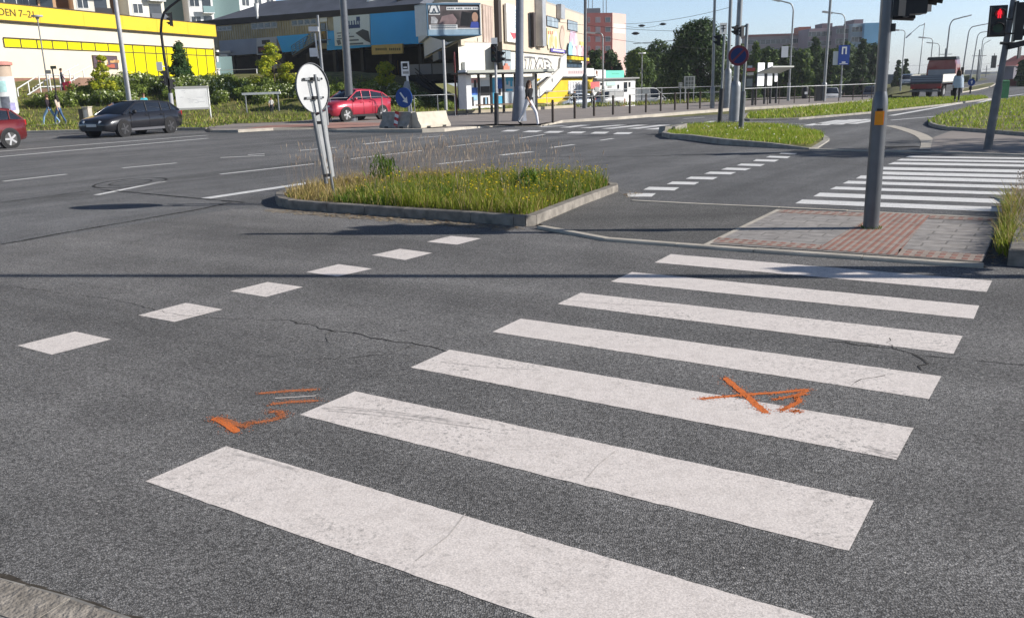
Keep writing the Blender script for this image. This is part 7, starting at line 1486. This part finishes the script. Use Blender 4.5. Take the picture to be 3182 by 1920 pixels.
b=MB(); b.box(-.12,-1.0,.42,-.05,1.0,.54); b.build('rear_bumper',mat('bumper_grey',(0.16,0.16,0.16),0.6),r)
for s in (-1,1):
    b=MB(); b.box(-.13,s*.86-.12,.64,-.081,s*.86+.12,.76); b.build('tail_light',TAILG,r)
    b=MB(); b.cyl((.75,s*.84,.40),(0,s,0),.40,.30,18); w=b.build('wheel',RUBBER,r); b=MB(); b.cyl((.75,s*.995,.40),(0,s,0),.2,.02,14); b.build('rim',CHROME,w)
    b=MB(); b.cyl((4.1,s*.84,.40),(0,s,0),.40,.26,18); w=b.build('wheel',RUBBER,r); b=MB(); b.cyl((4.1,s*.975,.40),(0,s,0),.2,.02,14); b.build('rim',CHROME,w)
    b=MB(); b.box(1.3,s*.95-.02,.45,3.1,s*.95+.02,.85); b.build('side_guard',DARK,r)
b=MB(); rings=[[(x,y,z) for y,z in [(w,.62),(w,1.5),(w*.97,zr-.35),(w*.88,zr),(-w*.88,zr),(-w*.97,zr-.35),(-w,1.5),(-w,.62)]] for x,w,zr in ((3.45,.98,2.52),(3.7,1.0,2.6),(4.6,1.0,2.55),(5.0,.98,1.7),(5.25,.95,1.3))]; loft(b,rings,0,False); b.build('cab',TR,r)
b=MB(); b.box(3.42,-.92,1.30,3.448,.85,1.88); b.build('rear_window',mat('cab_window_grey',(0.26,0.28,0.30),0.3,0,0.15,2),r)
b=MB(); b.prism([(3.35,-.98,2.56),(3.35,.98,2.56),(3.35,.92,2.75),(3.35,-.92,2.75)],(.9,0,.0)); b.build('roof_deflector',BLACK,r)
b=MB(); b.box(4.65,-1.2,1.5,4.75,-1.02,2.0); b.box(4.65,1.02,1.5,4.75,1.2,2.0); b.build('mirror',BLACK,r)
# ================================================================== PEOPLE
def person(label,loc,rz,h,shirt,trousers,shoes,hair,stride=.5,longhair=False,bare=False,swing=.5,bag=None,skinm=SKIN,lean=.02,sit=False,name='person',sweep=1):
    """faces +x; stride in metres between ankles; one continuous skinned body"""
    k=h/1.72; J={}; s=stride/k
    J['pelvis']=(0,0,.95);J['belly']=(.01,0,1.10);J['chest']=(.02+lean,0,1.30);J['neck']=(.02+lean,0,1.455);J['hb']=(.035+lean,0,1.54);J['hm']=(.04+lean,0,1.61);J['ht']=(.03+lean,0,1.685)
    for sg,nm in ((1,'l'),(-1,'r')):
        ph=sg*sweep; f=ph*s/2
        J[nm+'hip']=(0,sg*.095,.90); J[nm+'knee']=(f*.62+.05,sg*.10,.50+abs(s)*.02); J[nm+'ank']=(f-(0.0 if ph>0 else .04),sg*.095,.085 if ph>0 else .085+.16*abs(s)); 
        up=.0 if ph>0 else -.03; J[nm+'heel']=(f-.05,sg*.095,.05+ (0 if ph>0 else .12*abs(s))); J[nm+'toe']=(f+.15,sg*.10,.035 if ph>0 else .035)
        J[nm+'sh']=(.02+lean,sg*.175,1.40); a=-ph*swing
        J[nm+'el']=(.0+lean+.16*a,sg*.225,1.13); J[nm+'wr']=(.05+lean+.34*a,sg*.225,.90+.05*abs(a)); J[nm+'pa']=(.06+lean+.40*a,sg*.22,.825+.06*abs(a))
        for q in range(4): 
            J[f'{nm}f{q}']=(.085+lean+.42*a-.022*q,sg*.215,.765+.006*q+.06*abs(a)); J[f'{nm}g{q}']=(.083+lean+.43*a-.024*q,sg*.198,.725+.010*abs(1.3-q)+.06*abs(a))
        J[nm+'t0']=(.10+lean+.40*a,sg*.205,.805+.06*abs(a)); J[nm+'t1']=(.115+lean+.41*a,sg*.192,.765+.06*abs(a))
    E=[('pelvis','belly','s'),('belly','chest','s'),('chest','neck','k'),('neck','hb','k'),('hb','hm','k'),('hm','ht','k')]
    for nm in 'lr':
        E+=[('pelvis',nm+'hip','p'),(nm+'hip',nm+'knee','p'),(nm+'knee',nm+'ank','p'),(nm+'ank',nm+'heel','o'),(nm+'heel',nm+'toe','o'),('chest',nm+'sh','s'),(nm+'sh',nm+'el','s'),(nm+'el',nm+'wr','k' if bare else 's'),(nm+'wr',nm+'pa','k'),(nm+'pa',nm+'t0','k'),(nm+'t0',nm+'t1','k')]
        for q in range(4): E+=[(nm+'pa',f'{nm}f{q}','k'),(f'{nm}f{q}',f'{nm}g{q}','k')]
    RAD={'pelvis':.125,'belly':.118,'chest':.135,'neck':.055,'hb':.068,'hm':.088,'ht':.062,'hip':.095,'knee':.062,'ank':.046,'heel':.045,'toe':.036,'sh':.066,'el':.045,'wr':.030,'pa':.034}
    names=list(J); idx={n_:i for i,n_ in enumerate(names)}
    me=bpy.data.meshes.new('sk'); me.from_pydata([tuple(c*k for c in J[n_]) for n_ in names],[(idx[a],idx[b_]) for a,b_,_ in E],[])
    ob=bpy.data.objects.new('sk',me); COL.objects.link(ob); md=ob.modifiers.new('s','SKIN'); 
    for n_ in names:
        key=n_ if n_ in RAD else (n_[1:] if n_[1:] in RAD else None); rr=(RAD[key] if key else .0095)*k; d=me.skin_vertices[0].data[idx[n_]]; d.radius=(rr,rr)
        d.use_root=(n_=='pelvis')
    sb_=ob.modifiers.new('b','SUBSURF'); sb_.levels=1; sb_.render_levels=1
    bpy.context.view_layer.update(); dg=bpy.context.evaluated_depsgraph_get(); nm=bpy.data.meshes.new_from_object(ob.evaluated_get(dg)); bpy.data.objects.remove(ob)
    nm.materials.clear(); mm=[shirt,trousers,shoes,skinm]
    for m_ in mm: nm.materials.append(m_)
    segs=[(Vector(J[a])*k,Vector(J[b_])*k,{'s':0,'p':1,'o':2,'k':3}[t],RAD.get(a,RAD.get(a[1:],.0095))*k) for a,b_,t in E]
    for pl in nm.polygons:
        c=Vector((0,0,0))
        for v in pl.vertices: c+=nm.vertices[v].co
        c/=len(pl.vertices); best=None
        for A,B_,t,rr in segs:
            d=B_-A; u=max(0,min(1,(c-A).dot(d)/max(1e-9,d.length_squared))); dd=(A+d*u-c).length-rr
            if best is None or dd<best[0]: best=(dd,t)
        t=best[1]
        if t==3 and c.z<1.42*k and c.z>1.2*k: t=0
        if c.z<.93*k and t==0 and abs(c.y)<.13*k: t=1
        pl.material_index=t; pl.use_smooth=True
    nm.update(); r=bpy.data.objects.new(name,nm); COL.objects.link(r); r.location=loc; r.rotation_euler=(0,0,rz); tag(r,label,'person')
    hc=Vector(J['hm'])*k; b=MB(); b.ball(hc+Vector((-.012,0,.015))*k,.108*k,14,0,(1.02,.92,1.06))
    # cut the face out of the cap
    keep=[]
    for f_ in b.f:
        c=sum((b.v[i] for i in f_),Vector())/len(f_)-hc
        keep.append(not(c.x>.035*k and c.z<.055*k) and not (c.z<-.055*k and not longhair and c.x>-.03))
    b.m=[m for m,q in zip(b.m,keep) if q]; b.sm=[m for m,q in zip(b.sm,keep) if q]; b.f=[m for m,q in zip(b.f,keep) if q]
    if longhair:
        for y in (-.06,-.03,0,.03,.06): b.tube([hc+Vector((-.05,y,.02))*k,hc+Vector((-.085,y*1.3,-.15))*k,hc+Vector((-.10,y*1.35,-.34))*k],[.05*k,.045*k,.018*k],7)
        for y in (-.085,.085): b.tube([hc+Vector((.0,y,.02))*k,hc+Vector((.015,y*1.15,-.14))*k,hc+Vector((.03,y*1.2,-.28))*k],[.035*k,.032*k,.012*k],6)
    b.build('hair',hair,r)
    b=MB(); fx=hc.x+.082*k
    b.add([(fx-.005,-.014*k,hc.z-.012*k),(fx-.005,.014*k,hc.z-.012*k),(fx+.024*k,0,hc.z-.018*k),(fx-.002,0,hc.z+.022*k)],[[0,1,2],[0,2,3],[1,3,2]],0)
    for y in (-.03,.03): b.ball((fx-.006,y*k,hc.z+.012*k),.010*k,6,1); b.ball((hc.x-.005,y*3.0*k,hc.z),.022*k,6,0,(.6,.4,1.1))
    b.obox((fx-.006,0,hc.z-.045*k),(.004,0,0),(0,.022*k,0),(0,0,.005*k),2); b.build('face',[skinm,mat('eye_dark',(0.03,0.02,0.015),0.3),mat('lips',(0.32,0.12,0.10),0.6)],r)
    if bag:
        b=MB(); x,y,z,w,hh,m=bag; b.obox((x,y,z),(w,0,0),(0,.05,0),(0,0,hh)); b.tube([(x,y,z+hh),(.02,y*.7,1.42*k),(.02,-y*.4,1.42*k)],.012,5); o_=b.build('shoulder_bag',m,None); o_.matrix_world=Matrix.Translation(Vector(loc))@Matrix.Rotation(rz,4,'Z'); tag(o_,'dark bag carried by the '+label.split(',')[0],'bag')
    return r
cl=lambda n,c,v=.12:mat('cloth_'+n,c,0.9,0,v,9)
HB=mat('hair_brown',(0.07,0.035,0.02),0.6,0,.2,20); HD=mat('hair_dark',(0.018,0.014,0.012),0.6,0,.2,20)
p=G(1644,391.5,.04); person('woman striding right in white trousers and black top, beside the dark tram pole',p,math.radians(-42),1.78,cl('black',(0.012,0.012,0.014)),cl('white',(0.70,0.69,0.72),.05),cl('shoe_black',(.015,.015,.015)),HB,.80,True,True,.5,bag=(-.12,.24,.98,.13,.14,BLACK))
p=G(160,389,.14); person('person walking in a dark jacket and pale blue jeans near the stairs',Vector((p.x,p.y,.15)),math.radians(178),1.70,cl('dark_jacket',(0.030,0.022,0.028)),cl('jeans_light',(0.22,0.36,0.52)),cl('shoe_white',(0.6,0.6,0.6)),HB,.80,False,False,.4)
p=G(177,389,.14); person('person walking in a beige top and dark blue jeans near the stairs',Vector((p.x+.05,p.y+.35,.15)),math.radians(175),1.66,cl('beige',(0.50,0.42,0.34)),cl('jeans_dark',(0.05,0.10,0.20)),cl('shoe_grey',(0.3,0.3,0.3)),HD,.5,True,True,.4)
q=P(184,272,67.5); person('person in dark clothes going up the outdoor stair',q+Vector((0,.5,-.35)),math.radians(25),1.72,cl('grey_hoodie',(0.05,0.055,0.07)),cl('black2',(.014,.014,.016)),cl('shoe_black',(.015,.015,.015)),HD,.3)
q=P(204,266,67.6); b=MB(); b.obox((0,0,0),(.26,.0,.05),(0,.16,0),(-.05,0,.34)); b.tube([(-.1,0,.33),(-.2,0,.72),(-.25,0,.78)],.02,5); o_=b.build('shopping_trolley_bag',mat('bag_crimson',(0.40,0.02,0.06),0.6,0,.15,5),None); o_.location=q+Vector((0,.3,-.1)); tag(o_,'crimson bag on the outdoor stair beside the person in dark clothes','bag')
q=P(452,352,53.5); person('person in a turquoise shirt just behind the dark estate car',Vector((q.x,q.y,.14)),math.radians(-60),1.62,cl('turquoise',(0.06,0.40,0.48)),cl('black2',(.014,.014,.016)),cl('shoe_black',(.015,.015,.015)),HB,.3,False,True)
q=GT(846,356,.12); person('child in a white top and dark trousers on the grass',Vector((q.x,q.y,q.z)),math.radians(-80),(P(846,303,q.y).z-q.z)*1.0,cl('white2',(0.62,0.60,0.58)),cl('charcoal',(0.04,0.04,0.05)),cl('shoe_black',(.015,.015,.015)),HB,.28,False,True)
q=G(2972,319,.07); person('person in a loose pale blue shirt walking away near the truck',q,math.radians(62),1.74,cl('pale_blue_shirt',(0.42,0.50,0.58),.12),cl('black2',(.014,.014,.016)),cl('shoe_grey',(.3,.3,.3)),HB,.42,True,False,.45)
# loose tunic over the body of that person
b=MB(); prof=[(.17,1.40),(.24,1.25),(.27,1.0),(.30,.78)]
vs=[];n=18
for rr,z in prof:
    for j in range(n): a=2*math.pi*j/n; vs.append((math.cos(a)*rr*.72+.03,math.sin(a)*rr*(1+.04*math.sin(5*a)),z))
b.add(vs,[[i*n+j,i*n+(j+1)%n,(i+1)*n+(j+1)%n,(i+1)*n+j] for i in range(3) for j in range(n)],0,True); o_=b.build('loose_shirt',cl('pale_blue_shirt',(0.42,.5,.58)),[o for o in bpy.data.objects if o.get('label','').startswith('person in a loose')][0])
person('person in dark clothes standing by the silver blue car',q_(1784,79),math.radians(-30),1.70,cl('slate',(0.05,0.06,0.075)),cl('slate2',(0.06,0.065,0.075)),cl('shoe_black',(.015,.015,.015)),HD,.2)
person('person in black walking between the dark pole and the white van',q_(1838,80),math.radians(10),1.74,cl('black',(.012,.012,.014)),cl('black2',(.014,.014,.016)),cl('shoe_black',(.015,.015,.015)),HD,.45)
# ================================================================== CAMERA, SUN AND SKY
cam=bpy.data.cameras.new('camera'); co=bpy.data.objects.new('camera',cam); COL.objects.link(co); SC.camera=co
cam.sensor_fit='HORIZONTAL'; cam.sensor_width=36; cam.lens=36*FPX/3182; cam.clip_end=6000; cam.clip_start=.05
co.matrix_world=Matrix.Translation((0,0,CAMH))@Matrix.Rotation(math.pi/2-PITCH,4,'X')@Matrix.Rotation(-ROLL if False else ROLL,4,'Z')
EL,AZ=math.radians(27),math.radians(-7.7)
sv=Vector((math.cos(EL)*math.cos(AZ),math.cos(EL)*math.sin(AZ),math.sin(EL)))
sun=bpy.data.lights.new('sun','SUN'); sun.energy=5.0; sun.angle=math.radians(.53); sun.color=(1,.955,.89); so=bpy.data.objects.new('sun',sun); COL.objects.link(so); so.rotation_euler=sv.to_track_quat('Z','Y').to_euler()
w=bpy.data.worlds.new('World'); SC.world=w; w.use_nodes=True; nt=w.node_tree; bg=nt.nodes['Background']; sk=nt.nodes.new('ShaderNodeTexSky'); sk.sky_type='NISHITA'; sk.sun_disc=False
sk.sun_elevation=EL; sk.sun_rotation=math.pi/2-AZ; sk.air_density=1.0; sk.dust_density=.8; sk.ozone_density=3.0; sk.altitude=300
# bright haze near the horizon, deeper sky overhead
tc=nt.nodes.new('ShaderNodeTexCoord'); sx=nt.nodes.new('ShaderNodeSeparateXYZ'); nt.links.new(tc.outputs['Generated'],sx.inputs[0]); rp=nt.nodes.new('ShaderNodeValToRGB'); rp.color_ramp.elements[0].position=.10; rp.color_ramp.elements[1].position=.42; rp.color_ramp.elements[0].color=(.93,.96,1.08,1); rp.color_ramp.elements[1].color=(.30,.32,.36,1); e0=rp.color_ramp.elements.new(0.0); e0.color=(.92,1.0,1.30,1); nt.links.new(sx.outputs['Z'],rp.inputs['Fac'])
mx=nt.nodes.new('ShaderNodeMix'); mx.data_type='RGBA'; mx.blend_type='MULTIPLY'; mx.inputs[0].default_value=1; nt.links.new(sk.outputs['Color'],mx.inputs[6]); nt.links.new(rp.outputs['Color'],mx.inputs[7]); nt.links.new(mx.outputs[2],bg.inputs['Color']); bg.inputs['Strength'].default_value=.125
SC.view_settings.view_transform='Standard'; SC.view_settings.look='None'; SC.view_settings.exposure=.55; SC.view_settings.gamma=1
# thin summer haze over the far end of the road
b=MB(); b.box(-900,-60,-3.0,900,900,75); hz_=b.build('haze',[],None,(0,0,0)); hz_['kind']='stuff'; hz_['label']='thin pale summer haze over the far end of the road'; hz_['category']='haze'
m=bpy.data.materials.new('haze_air'); m.use_nodes=True; m.node_tree.nodes.clear(); o_=m.node_tree.nodes.new('ShaderNodeOutputMaterial'); pv=m.node_tree.nodes.new('ShaderNodeVolumePrincipled'); pv.inputs['Color'].default_value=(.86,.91,1,1); pv.inputs['Density'].default_value=.00035; pv.inputs['Anisotropy'].default_value=.3; m.node_tree.links.new(pv.outputs['Volume'],o_.inputs['Volume']); hz_.data.materials.append(m)
SC.render.engine='CYCLES'
